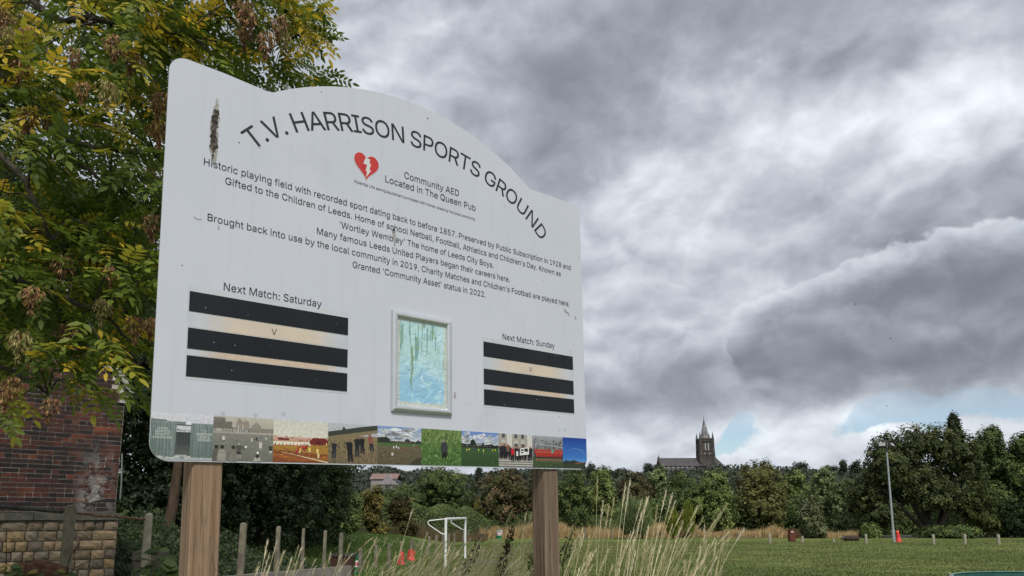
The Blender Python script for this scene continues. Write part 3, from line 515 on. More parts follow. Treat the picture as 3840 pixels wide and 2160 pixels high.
for (u0, u1) in ((.0487, .3375), (.6715, .9580)):
    band(u0-.002, u1+.002, .195, .425, (.58, .575, .555), .12, .22, .0005)
    for (v0, v1) in ((.361, .410), (.2695, .320), (.202, .2525)):
        me = bpy.data.meshes.new('strip'); q = [UV(u0, v0), UV(u1, v0), UV(u1, v1), UV(u0, v1)]
        me.from_pydata([(*p, z) for z in (0, .0012) for p in q], [], [(0, 1, 2, 3), (4, 5, 6, 7), (0, 1, 5, 4), (1, 2, 6, 5), (2, 3, 7, 6), (3, 0, 4, 7)])
        flat('name_strip', me, MAT['strip'], .0010)
        # scratches
        for _ in range(3):
            a, b_ = random.uniform(u0+.01, u1-.01), random.uniform(v0+.006, v1-.006); r = random.uniform(.0006, .0014)
            flat('scuff', loops_mesh([[((a+r*random.uniform(.5, 1.2)*math.cos(t))*BW, (b_+r*1.6*random.uniform(.5, 1.2)*math.sin(t))*BH) for t in np.linspace(0, 6.0, 7)]]), MAT['alu_dark'], .0026)
    band(u0+.004, u1-.004, .3225, .3585, (.64, .545, .455), .30)
    band(u0+.004, u1-.004, .2545, .2675, (.60, .47, .385), .22)
    # the pale crackle left by the glue
    rr = random.Random(int(u0*100)); u = u0+.045; b = MB(); prev = None
    while u < u1-.03:
        for lane in (0, 1):
            p0 = (u, rr.uniform(.2555, .2665)); p1 = (u+rr.uniform(.004, .010), rr.uniform(.2555, .2665))
            q0, q1 = UV(*p0), UV(*p1); t = .0009
            b.add([(q0[0], q0[1]-t, 0), (q1[0], q1[1]-t, 0), (q1[0], q1[1]+t, 0), (q0[0], q0[1]+t, 0)], [(0, 1, 2, 3)])
        u += rr.uniform(.003, .006)
    o = flat('glue_crackle', b.mesh('c'), MAT['crack'], .0010); o['kind'] = 'stuff'
# poster in its snap frame
fu0, fu1, fv0, fv1 = .4335, .5815, .157, .457
fr = thing('poster_frame', None, None); fr.parent = board
del_ = .028
def frame_side(p0, p1, inward):
    """rounded aluminium profile, mitred ends"""
    p0, p1 = Vector(p0), Vector(p1); t = (p1-p0).normalized(); n = Vector(inward); V = []; prof = []
    for i in range(9):
        a = math.pi*i/8; prof.append((del_*(.5-.5*math.cos(a)), .003+.013*math.sin(a)**.7))
    for d, h in prof:
        for e, base in ((1, p0), (-1, p1)):
            q = base+n*d+t*d*e; V.append((q.x, q.y, h))
    b = MB(); b.add(V, [(2*i, 2*i+1, 2*i+3, 2*i+2) for i in range(8)]); return b.mesh('fs')
cs = [UV(fu0, fv0), UV(fu1, fv0), UV(fu1, fv1), UV(fu0, fv1)]
for a, b_, n_ in ((0, 1, (0, 1)), (1, 2, (-1, 0)), (2, 3, (0, -1)), (3, 0, (1, 0))):
    o = flat('frame_side', frame_side(cs[a], cs[b_], n_), MAT['alu'], 0, parent=fr)
    o.data.polygons.foreach_set('use_smooth', [True]*len(o.data.polygons))
def poster_mat():
    m = bpy.data.materials.new('poster'); m.use_nodes = True; w = NT(m.node_tree)
    tc = w.node('ShaderNodeTexCoord'); x, y, z = w.sep(tc.outputs['Object'])
    u = w.lin(x, (fu0*BW)+del_, (fu1*BW)-del_); v = w.lin(z, fv0*BH+del_, fv1*BH-del_)
    P = w.comb(w.m('MULTIPLY', u, 1.0), w.m('MULTIPLY', v, 1.4), 0.0)
    base = w.mix(w.ss(w.m('ADD', v, w.m('MULTIPLY', w.noise(P, 2.5, 4), .5)), .9, .45), srgb(182, 216, 220), srgb(150, 196, 224))
    base = w.mix(w.ss(w.noise(P, 4, 5, .6, 1.0), .5, .62), base, srgb(192, 226, 234))
    # long runs of damp from the top
    st = w.noise(w.comb(w.m('MULTIPLY', u, 7.5), w.m('MULTIPLY', v, 1.1), 3.0), 1.6, 4, .6, .5)
    run = w.m('MULTIPLY', w.ss(st, .53, .60), w.ss(v, .38, .62))
    run_c = w.mix(w.ss(w.noise(P, 9, 3), .4, .6), srgb(118, 142, 92), srgb(100, 160, 165))
    c = w.mix(w.m('MULTIPLY', run, .8), base, run_c)
    g = w.m('MULTIPLY', w.ss(w.m('ABSOLUTE', w.m('SUBTRACT', u, w.m('ADD', .29, w.m('MULTIPLY', w.m('SUBTRACT', w.noise(P, 4, 3), .5), .12)))), .035, .0), w.m('MULTIPLY', w.ss(v, .12, .3), w.ss(v, .78, .6)))
    c = w.mix(w.m('MULTIPLY', g, .85), c, srgb(120, 146, 84))
    cr_ = w.ss(w.noise(P, 6, 6, .7, 2.2), .62, .66)
    c = w.mix(w.m('MULTIPLY', cr_, .5), c, srgb(212, 232, 232))
    # perished pale edge
    e = w.m('MINIMUM', w.m('MINIMUM', u, w.m('SUBTRACT', 1.0, u)), w.m('MINIMUM', w.m('MULTIPLY', v, 1.0), w.m('MULTIPLY', w.m('SUBTRACT', 1.0, v), 2.2)))
    e = w.ss(w.m('ADD', e, w.m('MULTIPLY', w.m('SUBTRACT', w.noise(P, 12, 4), .5), .06)), .06, .035)
    c = w.mix(w.m('MULTIPLY', e, .85), c, srgb(200, 200, 188))
    b = w.node('ShaderNodeBsdfPrincipled'); w.l.new(c, b.inputs['Base Color']); b.inputs['Roughness'].default_value = .28
    b.inputs['Specular IOR Level'].default_value = .4
    bp = w.node('ShaderNodeBump'); bp.inputs['Distance'].default_value = .008; w.l.new(w.noise(P, 5, 5, .6, 1.0), bp.inputs['Height']); w.l.new(bp.outputs[0], b.inputs['Normal'])
    o = w.node('ShaderNodeOutputMaterial'); w.l.new(b.outputs[0], o.inputs[0]); return m
me = bpy.data.meshes.new('p'); q = [UV(fu0+.006, fv0+.009), UV(fu1-.006, fv0+.009), UV(fu1-.006, fv1-.009), UV(fu0+.006, fv1-.009)]
me.from_pydata([(*p, 0) for p in q], [], [(0, 1, 2, 3)]); o = flat('poster', me, poster_mat(), .0035, parent=fr)
o['label'] = 'faded turquoise poster streaked with green damp'
# bird mess, scuffs and dents on the face
MAT['droppings'] = material('droppings', (.035, .028, .024), (.13, .11, .10), 55, .9, contrast=(.45, .62))
MAT['dirt_smear'] = material('dirt_smear', (.30, .29, .27), (.42, .41, .40), 40, .8)
def smear(pts, half, mat, off, rag=.3, name='bird_dropping', seed=1):
    r = random.Random(seed); L = []; Rr_ = []
    n = 26
    for i in range(n+1):
        t = i/n*(len(pts)-1); k = min(int(t), len(pts)-2); f = t-k
        u = pts[k][0]*(1-f)+pts[k+1][0]*f; v = pts[k][1]*(1-f)+pts[k+1][1]*f
        h = (half[k]*(1-f)+half[k+1]*f)
        L.append(((u-h*r.uniform(1-rag, 1+rag))*BW, v*BH)); Rr_.append(((u+h*r.uniform(1-rag, 1+rag))*BW, v*BH))
    return flat(name, loops_mesh([L+Rr_[::-1]]), MAT[mat], off)
smear([(.0789, .925), (.0785, .895), (.0770, .855), (.0762, .82), (.0775, .78), (.0770, .745)], [.0012, .0042, .0072, .0055, .0068, .0015], 'dirt_smear', .0008, .35, seed=3)
smear([(.0785, .893), (.0765, .86), (.0750, .83), (.0762, .79), (.0755, .775)], [.0034, .0058, .0046, .0060, .0012], 'droppings', .0016, .38, seed=5)
smear([(.0760, .772), (.0750, .758)], [.0018, .0008], 'droppings', .0016, .3, seed=6)
smear([(.4365, .715), (.4385, .70), (.4400, .675)], [.0006, .0026, .0008], 'droppings', .0018, .5, seed=7)
smear([(.4370, .70), (.4390, .68), (.4400, .655)], [.0030, .0030, .0008], 'dirt_smear', .0019, .5, seed=17)
smear([(.0500, .598), (.0560, .592), (.0620, .597)], [.0012, .0022, .0006], 'dirt_smear', .0012, .6, 'scuff', 8)
smear([(.0904, .590), (.0904, .580)], [.001, .0012], 'dirt_smear', .0012, .4, 'scuff', 9)
smear([(.9350, .582), (.9400, .570)], [.0030, .0045], 'dirt_smear', .0012, .5, 'scuff', 10)
smear([(.9450, .575), (.9480, .562)], [.0018, .0022], 'dirt_smear', .0012, .5, 'scuff', 11)
smear([(.9700, .566), (.9740, .553)], [.0016, .0022], 'dirt_smear', .0012, .5, 'scuff', 12)
smear([(.592, .232), (.592, .214)], [.0016, .0026], 'dirt_smear', .0012, .7, 'scuff', 13)
for (u, v, r) in ((.5209, 1.1057, .0016), (.2725, 1.0533, .001), (.1192, .8252, .0012), (.035, .47, .001), (.63, .2, .001), (.95, .43, .0012), (.905, .185, .0012), (.33, .93, .0007), (.74, .90, .0008), (.99, .8, .001), (.86, .67, .001)):
    flat('speck', loops_mesh([[((u+r*math.cos(t))*BW, (v+r*1.3*math.sin(t))*BH) for t in np.linspace(0, 5.5, 7)]]), MAT['droppings'], .0015)
# faint dents where the panel is fixed, their shade painted as flat discs
MAT['ding'] = material('ding', (.44, .465, .53), (.49, .515, .58), 40, .3)
for (u, v) in ((.110, .118), (.165, .12), (.215, .128), (.905, .135), (.925, .14), (.155, .832)):
    flat('fixing_mark', loops_mesh([[((u+.0042*math.cos(t))*BW, (v+.0055*math.sin(t))*BH) for t in np.linspace(0, 5.9, 12)]]), MAT['ding'], .0003)

# ------------------------------------------------------------------ the ten photographs printed along the foot of the board
PB = [0.0, .0952, .1976, .3008, .4045, .5065, .6088, .712, .8155, .915, 1.0]
PV0, PV1 = .0032, .1125
def clip_round(P):
    """keep a polygon (with colours) inside the two rounded lower corners"""
    r = .062; planes = []
    for cx, sgn in ((r, -1), (BW-r, 1)):
        for i in range(8):
            a = R(6+84*i/8); nx, ny = sgn*math.cos(a), -math.sin(a)
            planes.append((nx, ny, nx*cx+ny*r+r*.985))
    planes += [(-1, 0, -.0012), (1, 0, BW-.0012)]
    for nx, ny, d in planes:
        if not P: return P
        Q = []
        for i in range(len(P)):
            a, b_ = P[i], P[(i+1) % len(P)]; da = nx*a[0][0]+ny*a[0][1]-d; db = nx*b_[0][0]+ny*b_[0][1]-d
            if da <= 0: Q.append(a)
            if (da <= 0) != (db <= 0):
                t = da/(da-db)
                Q.append(((a[0][0]+t*(b_[0][0]-a[0][0]), a[0][1]+t*(b_[0][1]-a[0][1])), tuple(a[1][k]+t*(b_[1][k]-a[1][k]) for k in range(3))))
        P = Q
    return P
class Pic:
    def __init__(s, i): s.u0, s.u1 = PB[i], PB[i+1]; s.i = i; s.b = MB(); s.k = 0; s.clip = i in (0, 9)
    def xy(s, a, b_): return ((s.u0+(s.u1-s.u0)*a)*BW, (PV0+(PV1-PV0)*b_)*BH)
    def poly(s, col, pts, step=1):
        s.k += step
        cols = col if isinstance(col[0], (tuple, list)) else [col]*len(pts)
        P = [(s.xy(min(1, max(0, a)), min(1, max(0, b_))), srgb(*c)) for (a, b_), c in zip(pts, cols)]
        if s.clip: P = clip_round(P)
        if len(P) < 3: return
        z = min(s.k, 60)*.00003
        n = len(s.b.v); s.b.v += [(p[0][0], p[0][1], z) for p in P]; s.b.c += [p[1] for p in P]; s.b.f.append(tuple(range(n, n+len(P))))
    def rect(s, col, a0, b0, a1, b1, top=None, step=1):
        s.poly([col, col, top or col, top or col], [(a0, b0), (a1, b0), (a1, b1), (a0, b1)], step)
    def disc(s, col, a, b_, r, n=8, sy=1.0, step=1): s.poly(col, [(a+r*math.cos(t), b_+r*sy*1.37*math.sin(t)) for t in [2*math.pi*i/n for i in range(n)]], step)
    def specks(s, n, cols, a0, b0, a1, b1, w_=.02, h=.02, seed=0):
        r = random.Random(seed+s.i*31); s.k += 1
        for _ in range(n):
            a, b_ = r.uniform(a0, a1), r.uniform(b0, b1); ww, hh = w_*r.uniform(.4, 1.3), h*r.uniform(.4, 1.3)
            s.poly(r.choice(cols), [(a-ww, b_), (a, b_-hh), (a+ww, b_+hh*.2), (a, b_+hh)], 0)
    def man(s, a, b_, h, top, leg, skin=(150, 120, 100), lean=0.0, shorts=False, arms=0):
        """little printed figure standing with its feet at (a, b_)"""
        w_ = h*.105; s.k += 1; x = lambda t: a+lean*t
        if shorts:
            s.poly(skin, [(x(0)-w_*.7, b_), (x(0)-w_*.3, b_), (x(.5)-w_*.1, b_+h*.45), (x(.5)-w_*.7, b_+h*.45)], 0)
            s.poly(skin, [(x(0)+w_*.5, b_+h*.02), (x(0)+w_*.9, b_+h*.02), (x(.5)+w_*.7, b_+h*.45), (x(.5)+w_*.1, b_+h*.45)], 0)
            s.poly(leg, [(x(.3)-w_*.8, b_+h*.30), (x(.3)+w_*.9, b_+h*.30), (x(.5)+w_*.8, b_+h*.5), (x(.5)-w_*.8, b_+h*.5)], 1)
        else:
            s.poly(leg, [(x(0)-w_*.9, b_), (x(0)-w_*.2, b_), (x(.5)+w_*.1, b_+h*.5), (x(.5)-w_*.8, b_+h*.5)], 0)
            s.poly(leg, [(x(0)+w_*.2, b_), (x(0)+w_*.9, b_), (x(.5)+w_*.8, b_+h*.5), (x(.5)-w_*.1, b_+h*.5)], 0)
        s.poly(top, [(x(.45)-w_*.8, b_+h*.44), (x(.45)+w_*.8, b_+h*.44), (x(.8)+w_*1.15, b_+h*.80), (x(.8)+w_*.5, b_+h*.86), (x(.8)-w_*.5, b_+h*.86), (x(.8)-w_*1.15, b_+h*.80)])
        if arms: s.poly(top, [(x(.7)+w_*arms, b_+h*.78), (x(.6)+w_*2.3*arms, b_+h*.58), (x(.6)+w_*2.6*arms, b_+h*.64), (x(.8)+w_*.9*arms, b_+h*.84)], 0)
        s.disc(skin, x(.92), b_+h*.92, h*.062, 7)
    def text(s, t, a, b_, cap, wid, col):
        loops, w_ = text_loops(t, 1.0); s.k += 1
        mn = min(p[0] for l in loops for p in l); mx = max(p[0] for l in loops for p in l)
        (x0, y0), (x1, y1) = s.xy(a-wid/2, b_), s.xy(a+wid/2, b_+cap)
        k = (x1-x0)/(mx-mn); loops = [[((px-mn)*k+x0, py*(y1-y0)+y0) for px, py in l] for l in loops]
        me = loops_mesh(loops); s.b.cur = srgb(*col)
        s.b.add([(v.co.x, v.co.y, min(s.k, 60)*.00003) for v in me.vertices], [tuple(p.vertices) for p in me.polygons])
    def done(s, label):
        o = flat('printed_photo', s.b.mesh('pic', True), MAT['print'], .0008); o['label'] = label; return o

rr = random.Random(4)
# 0 hut of corrugated sheets
p = Pic(0); p.rect((120, 125, 125), 0, 0, 1, 1); p.rect((205, 205, 216), 0, .80, 1, 1, (212, 212, 222))
p.poly((110, 112, 115), [(0, .86), (.25, .845), (.25, .80), (0, .80)])
for a0, a1, t in ((.0, .40, .82), (.63, 1.0, .80)):
    p.rect((112, 128, 126), a0, .05, a1, t, (132, 146, 145))
    n = int((a1-a0)/.026)
    for i in range(n):
        x = a0+(i+.5)*(a1-a0)/n; c = rr.choice([(92, 106, 106), (100, 116, 115), (145, 158, 156), (84, 98, 98)])
        p.rect(c, x-.005, .05, x+.005, t-rr.uniform(0, .05), step=0)
p.rect((120, 130, 128), .38, .76, .64, .82); p.rect((225, 225, 232), .55, .755, .64, .83); p.rect((70, 75, 78), .40, .735, .64, .76)
p.rect((200, 203, 208), .405, .60, .635, .735); p.specks(14, [(150, 155, 158)], .41, .61, .63, .65, .03, .012)
p.rect((72, 78, 80), .40, .33, .63, .60, (62, 67, 70)); p.rect((95, 98, 98), .395, .08, .63, .33, (74, 77, 78))
for x in (.45, .5, .55, .6): p.rect((52, 57, 60), x, .34, x+.012, .6, step=0)
p.poly((170, 175, 176), [(0, 0), (1, 0), (1, .05), (.6, .06), (.58, .11), (.42, .11), (.36, .06), (0, .10)])
p.specks(20, [(205, 208, 210), (120, 128, 128)], .05, .01, .98, .09, .05, .012)
for t, b_, w_ in (('LEEDS', .638, .17), ('SCHOOLS', .575, .23), ('ATHLETIC', .512, .23), ('ASSOCIATION', .447, .30)): p.text(t, .19, b_, .047, w_, (222, 226, 226))
for t, b_, w_ in (('T.V', .61, .08), ('HARRISON', .545, .25), ('SPORTS', .475, .19), ('GROUND', .415, .21)): p.text(t, .855, b_, .050, w_, (226, 230, 230))
p.done('printed photo of corrugated sheds lettered LEEDS SCHOOLS ATHLETIC ASSOCIATION')
# 1 old black and white match
p = Pic(1); p.rect((112, 112, 106), 0, 0, 1, .66, (132, 132, 125)); p.rect((170, 166, 156), 0, .62, 1, 1, (188, 184, 172))
p.rect((112, 108, 102), 0, .72, .30, .88); p.rect((128, 123, 116), 0, .88, .19, .97)
for i in range(6): p.rect((165, 160, 150), .015+i*.03, .89, .03+i*.03, .94, step=0)
for a, h, w_ in ((.42, .98, .05), (.52, .95, .06), (.70, .90, .08)): p.poly((150, 140, 130), [(a-w_, .70), (a+w_, .70), (a+w_, h-.08), (a, h), (a-w_, h-.08)])
p.rect((138, 132, 124), .3, .66, 1, .76); p.rect((160, 157, 148), 0, .645, .6, .665)
for i in range(22): p.rect(rr.choice([(95, 92, 88), (185, 182, 175)]), i*.027, .66, i*.027+.012, .70+rr.uniform(0, .03), step=0)
for a in (.40, .47): p.rect((205, 202, 195), a, .62, a+.012, .82, step=0)
p.specks(60, [(122, 122, 115), (102, 102, 97)], 0, 0, 1, .6, .03, .010)
g = (200, 198, 190); d = (60, 60, 58)
for a, b_, h, t, l in ((.17, .36, .22, g, d), (.63, .41, .14, g, g), (.71, .43, .15, d, d), (.87, .47, .11, g, g), (.78, .23, .25, g, g), (.955, .13, .28, d, g)): p.man(a, b_, h, t, l, (150, 145, 138), shorts=True)
p.man(.42, .04, .38, (85, 85, 82), (45, 45, 44), (165, 160, 152), shorts=True, arms=1); p.disc((225, 223, 216), .535, .325, .022)
for a, c in ((.05, (95, 92, 86)), (.14, (150, 147, 138)), (.32, (125, 122, 114)), (.72, (165, 162, 154))):
    b_ = -.28 if a > .6 else -.12
    p.poly(c, [(a-.065, 0), (a+.08, 0), (a+.075, .26+b_*.9), (a+.05, .36+b_*.9), (a-.0, .38+b_*.9), (a-.05, .33+b_*.9), (a-.065, .2+b_*.9)]); p.disc((48, 46, 44), a+.01, .42+b_*.9 if b_ > -.2 else .12, .032)
p.disc((228, 226, 220), .735, .20, .022)
p.done('black and white printed photo of an old school match')
# 2 colour match
p = Pic(2); p.rect((172, 124, 50), 0, 0, 1, .5, (160, 125, 60)); p.rect((216, 212, 200), 0, .58, 1, 1, (205, 205, 198))
p.rect((190, 150, 132), 0, .50, 1, .60, (205, 165, 150)); p.specks(60, [(170, 110, 95), (225, 190, 175), (150, 95, 85)], 0, .53, 1, .62, .025, .015)
p.rect((110, 45, 42), .08, .52, .28, .57); p.rect((225, 220, 205), 0, .41, .68, .49); p.poly((112, 42, 40), [(.66, .44), (1, .44), (1, .55), (.94, .60), (.72, .60), (.65, .52)]); p.rect((75, 35, 35), .78, .43, .86, .52)
p.poly((128, 72, 42), [(0, .30), (1, .20), (1, 0), (0, 0)]); p.poly((150, 88, 48), [(0, .22), (.6, .10), (1, .16), (1, .10), (.5, .02), (0, .12)])
p.specks(80, [(185, 135, 60), (150, 105, 45), (140, 80, 45)], 0, .02, 1, .40, .04, .010)
for q in ([(.15, .245), (1, .03), (1, .015), (.15, .235)], [(.5, .15), (1, .02), (1, 0), (.5, .14)]): p.poly((222, 205, 165), q)
for i in range(14): p.rect(rr.choice([(60, 50, 50), (200, 60, 55), (120, 90, 80)]), .03+i*.065, .40, .045+i*.065, .45, step=0)
for a, b_, c in ((.42, .14, (175, 40, 45)), (.47, .19, (225, 200, 80)), (.45, .22, (180, 45, 48)), (.55, .22, (180, 40, 45)), (.53, .26, (190, 60, 60)), (.59, .27, (170, 45, 48)), (.65, .21, (232, 210, 90)), (.80, .18, (232, 212, 110)), (.82, .07, (230, 205, 130)), (.97, .40, (225, 200, 120))): p.man(a, b_, .18 if b_ < .35 else .1, c, (60, 45, 55) if c[0] < 200 else (235, 225, 190), (185, 130, 95), shorts=True)
p.done('printed colour photo of a football match on ochre ground')
# 3 five people in a dry meadow
p = Pic(3); p.rect((112, 100, 76), 0, 0, 1, .78, (140, 124, 94)); p.rect((172, 176, 184), 0, .7, 1, 1, (186, 190, 198))
p.poly((62, 64, 58), [(0, .66), (1, .88), (1, 1), (.62, .93), (.35, .86), (.3, .93), (.27, .84), (0, .78)]); p.poly((128, 116, 88), [(0, .66), (1, .88), (1, .80), (0, .55)])
p.specks(160, [(86, 80, 58), (150, 134, 100), (96, 92, 64), (72, 70, 52)], 0, 0, 1, .62, .014, .035)
p.specks(90, [(128, 96, 84), (108, 84, 66), (150, 128, 108)], .5, 0, 1, .3, .010, .05, 3)
for a, b_, h, t, l, ln in ((.12, .12, .55, (40, 42, 50), (46, 50, 60), .0), (.45, .05, .72, (30, 30, 34), (34, 34, 38), -.04), (.58, .18, .66, (34, 36, 40), (44, 46, 52), .0), (.69, .26, .56, (30, 30, 32), (36, 36, 40), -.02), (.89, .33, .56, (138, 84, 70), (44, 46, 54), -.06)): p.man(a, b_, h*.80, t, l, (130, 105, 90), ln, arms=(1 if a < .2 else 0))
p.done('printed photo of five people standing in a dry meadow')
# 4 cloudy sky over a brown pitch
def cloudy(p, b0, blue=(120, 150, 200)):
    p.rect((196, 202, 208), 0, b0, 1, 1, blue); p.specks(46, [(225, 228, 232), (205, 210, 216), (158, 168, 180), (178, 186, 196)], 0, b0+.04, 1, .97, .13, .045)
p = Pic(4); p.rect((92, 84, 64), 0, 0, 1, .6, (108, 98, 76)); cloudy(p, .6)
p.poly((44, 50, 44), [(0, .55), (.30, .55), (.28, .66), (.2, .72), (.19, .78), (.17, .72), (0, .70)]); p.poly((50, 52, 48), [(.28, .55), (1, .55), (1, .63), (.92, .67), (.86, .62), (.74, .64), (.68, .70), (.62, .66), (.6, .62), (.3, .62)])
p.rect((78, 102, 60), 0, .48, 1, .57); p.specks(26, [(150, 120, 105), (120, 110, 100)], .3, .58, .98, .62, .02, .01)
p.specks(120, [(82, 76, 58), (118, 108, 84), (74, 78, 54)], 0, 0, 1, .46, .03, .014); p.poly((62, 62, 46), [(.72, 0), (1, 0), (1, .22), (.86, .16)])
for a, b_, h in ((.33, .14, .2), (.36, .36, .14), (.42, .37, .15), (.47, .35, .14), (.57, .36, .12), (.82, .48, .07), (.88, .41, .12)): p.man(a, b_, h, rr.choice([(200, 200, 205), (45, 42, 42), (150, 70, 60)]), (50, 48, 50), shorts=True)
p.done('printed photo of players on a brown pitch under heavy cloud')
# 5 someone bending in tall green grass
p = Pic(5); p.rect((66, 98, 48), 0, 0, 1, 1, (98, 124, 66)); p.specks(330, [(52, 82, 40), (90, 126, 62), (118, 150, 84), (72, 104, 52), (130, 160, 96)], 0, 0, 1, 1, .02, .05)
p.specks(60, [(135, 150, 92)], 0, .6, 1, 1, .012, .06, 5)
p.poly((22, 22, 24), [(.50, .12), (.60, .12), (.64, .40), (.62, .5), (.50, .45)]); p.poly((58, 58, 64), [(.475, .36), (.63, .36), (.645, .55), (.60, .66), (.50, .66), (.47, .55)]); p.disc((140, 135, 130), .535, .69, .035)
p.specks(40, [(72, 104, 52), (98, 130, 70)], .44, .08, .66, .2, .014, .04, 6)
p.done('printed photo of a person in a dark coat among tall green grass')
# 6 small players on a green pitch
p = Pic(6); p.rect((46, 72, 38), 0, 0, 1, .55, (60, 88, 50)); cloudy(p, .58, (96, 130, 200))
p.poly((34, 40, 38), [(0, .54), (1, .54), (1, .64), (.9, .62), (.8, .66), (.6, .63), (.57, .72), (.53, .62), (.4, .60), (.36, .72), (.3, .78), (.24, .74), (.22, .62), (0, .66)]); p.specks(24, [(150, 140, 130), (90, 85, 82)], .02, .57, .95, .62, .02, .010)
p.specks(90, [(42, 66, 36), (70, 96, 54)], 0, 0, 1, .5, .05, .010)
for a, b_ in ((.14, .40), (.2, .41), (.45, .40), (.575, .36), (.58, .40), (.75, .42), (.83, .41), (.9, .42), (.33, .43)): p.man(a, b_, .11, (210, 225, 70) if rr.random() < .7 else (60, 60, 130), (50, 60, 50), shorts=True)
p.done('printed photo of small players in yellow on a green pitch')
# 7 crowd with a banner on the steps of a stone building
p = Pic(7); p.rect((150, 146, 138), 0, 0, 1, 1, (166, 162, 154)); p.rect((110, 106, 102), 0, .28, 1, .44)
for a in (.24, .84): p.rect((206, 204, 200), a, .25, a+.15, 1)
for a in (.10, .46, .66): p.rect((66, 66, 68), a, .45, a+.09, .70); p.poly((190, 186, 176), [(a-.03, .72), (a+.12, .72), (a+.10, .80), (a+.045, .83), (a-.01, .80)]); p.rect((76, 78, 82), a, .88, a+.08, 1)
for a in (.02, .20, .42, .60, .8): p.rect((180, 176, 168), a, .84, a+.03, .87)
for i in range(6): p.rect((185, 183, 178) if i % 2 else (108, 106, 102), 0, i*.035, 1, i*.035+.035, step=0)
for a, b_, c in ((.06, .24, (30, 30, 34)), (.13, .26, (42, 38, 40)), (.20, .24, (30, 30, 34)), (.32, .22, (34, 34, 38)), (.40, .18, (190, 34, 42)), (.50, .2, (36, 36, 42)), (.58, .19, (48, 46, 50)), (.66, .22, (34, 34, 38)), (.76, .2, (28, 28, 32)), (.88, .2, (24, 24, 28)), (.94, .22, (32, 32, 36)), (.26, .27, (120, 90, 80))): p.man(a, b_, .44, c, (26, 26, 32), (175, 135, 115))
p.poly((222, 222, 220), [(.60, .36), (.88, .40), (.88, .62), (.62, .58)]); p.rect((40, 40, 44), .74, .48, .85, .58); p.rect((60, 60, 64), .64, .50, .72, .55); p.rect((70, 70, 74), .64, .43, .71, .47); p.rect((225, 225, 222), .50, .34, .555, .48)
p.done('printed photo of a crowd holding a white banner before stone columns')
# 8 team in red in front of a goal
p = Pic(8); p.rect((58, 74, 50), 0, 0, 1, .4, (74, 92, 60)); p.rect((88, 88, 92), 0, .35, 1, 1, (160, 162, 170))
for i in range(26): x = rr.random(); p.poly((48, 46, 48), [(x-.006, .45), (x+.006, .45), (x+rr.uniform(-.08, .08), 1)], 0)
p.specks(90, [(60, 58, 60), (120, 120, 124), (84, 90, 70)], 0, .4, 1, .9, .03, .03); p.poly((190, 192, 196), [(.10, .76), (1, .66), (1, .645), (.10, .745)]); p.rect((190, 192, 196), .09, .35, .105, .76)
for k, (b_, n) in enumerate(((.30, 12), (.20, 11))):
    for i in range(n):
        a = .10+i*.078+(.03 if k else 0); p.man(a, b_-.0, .32, (60, 170, 165) if (k == 0 and i == 7) else (176, 52, 44), (40, 36, 38), (165, 120, 100), shorts=bool(k))
p.specks(40, [(92, 112, 74), (50, 66, 42)], 0, 0, 1, .16, .05, .012)
p.done('printed photo of a team in red shirts in front of a goal')
# 9 rainbow on a deep blue sky
p = Pic(9); p.rect((96, 158, 214), 0, .15, 1, .35, (58, 118, 196)); p.rect((58, 118, 196), 0, .35, 1, 1.0, (22, 58, 150))
L = [(.5+.46*math.cos(R(a)), .34+.30*math.sin(R(a))) for a in range(10, 171, 10)]
for i in range(len(L)-1): p.poly((120, 160, 208), [L[i], L[i+1], (L[i+1][0], L[i+1][1]+.018), (L[i][0], L[i][1]+.018)], 0)
p.poly((46, 50, 44), [(0, .12), (1, .12), (1, .22), (.8, .20), (.55, .24), (.45, .28), (.3, .24), (.12, .26), (.1, .32), (.08, .22), (0, .22)]); p.rect((50, 62, 42), 0, 0, 1, .13); p.specks(18, [(180, 110, 85), (120, 80, 66)], .5, .14, .95, .20, .03, .012)
p.done('printed photo of a pale rainbow on deep blue sky')

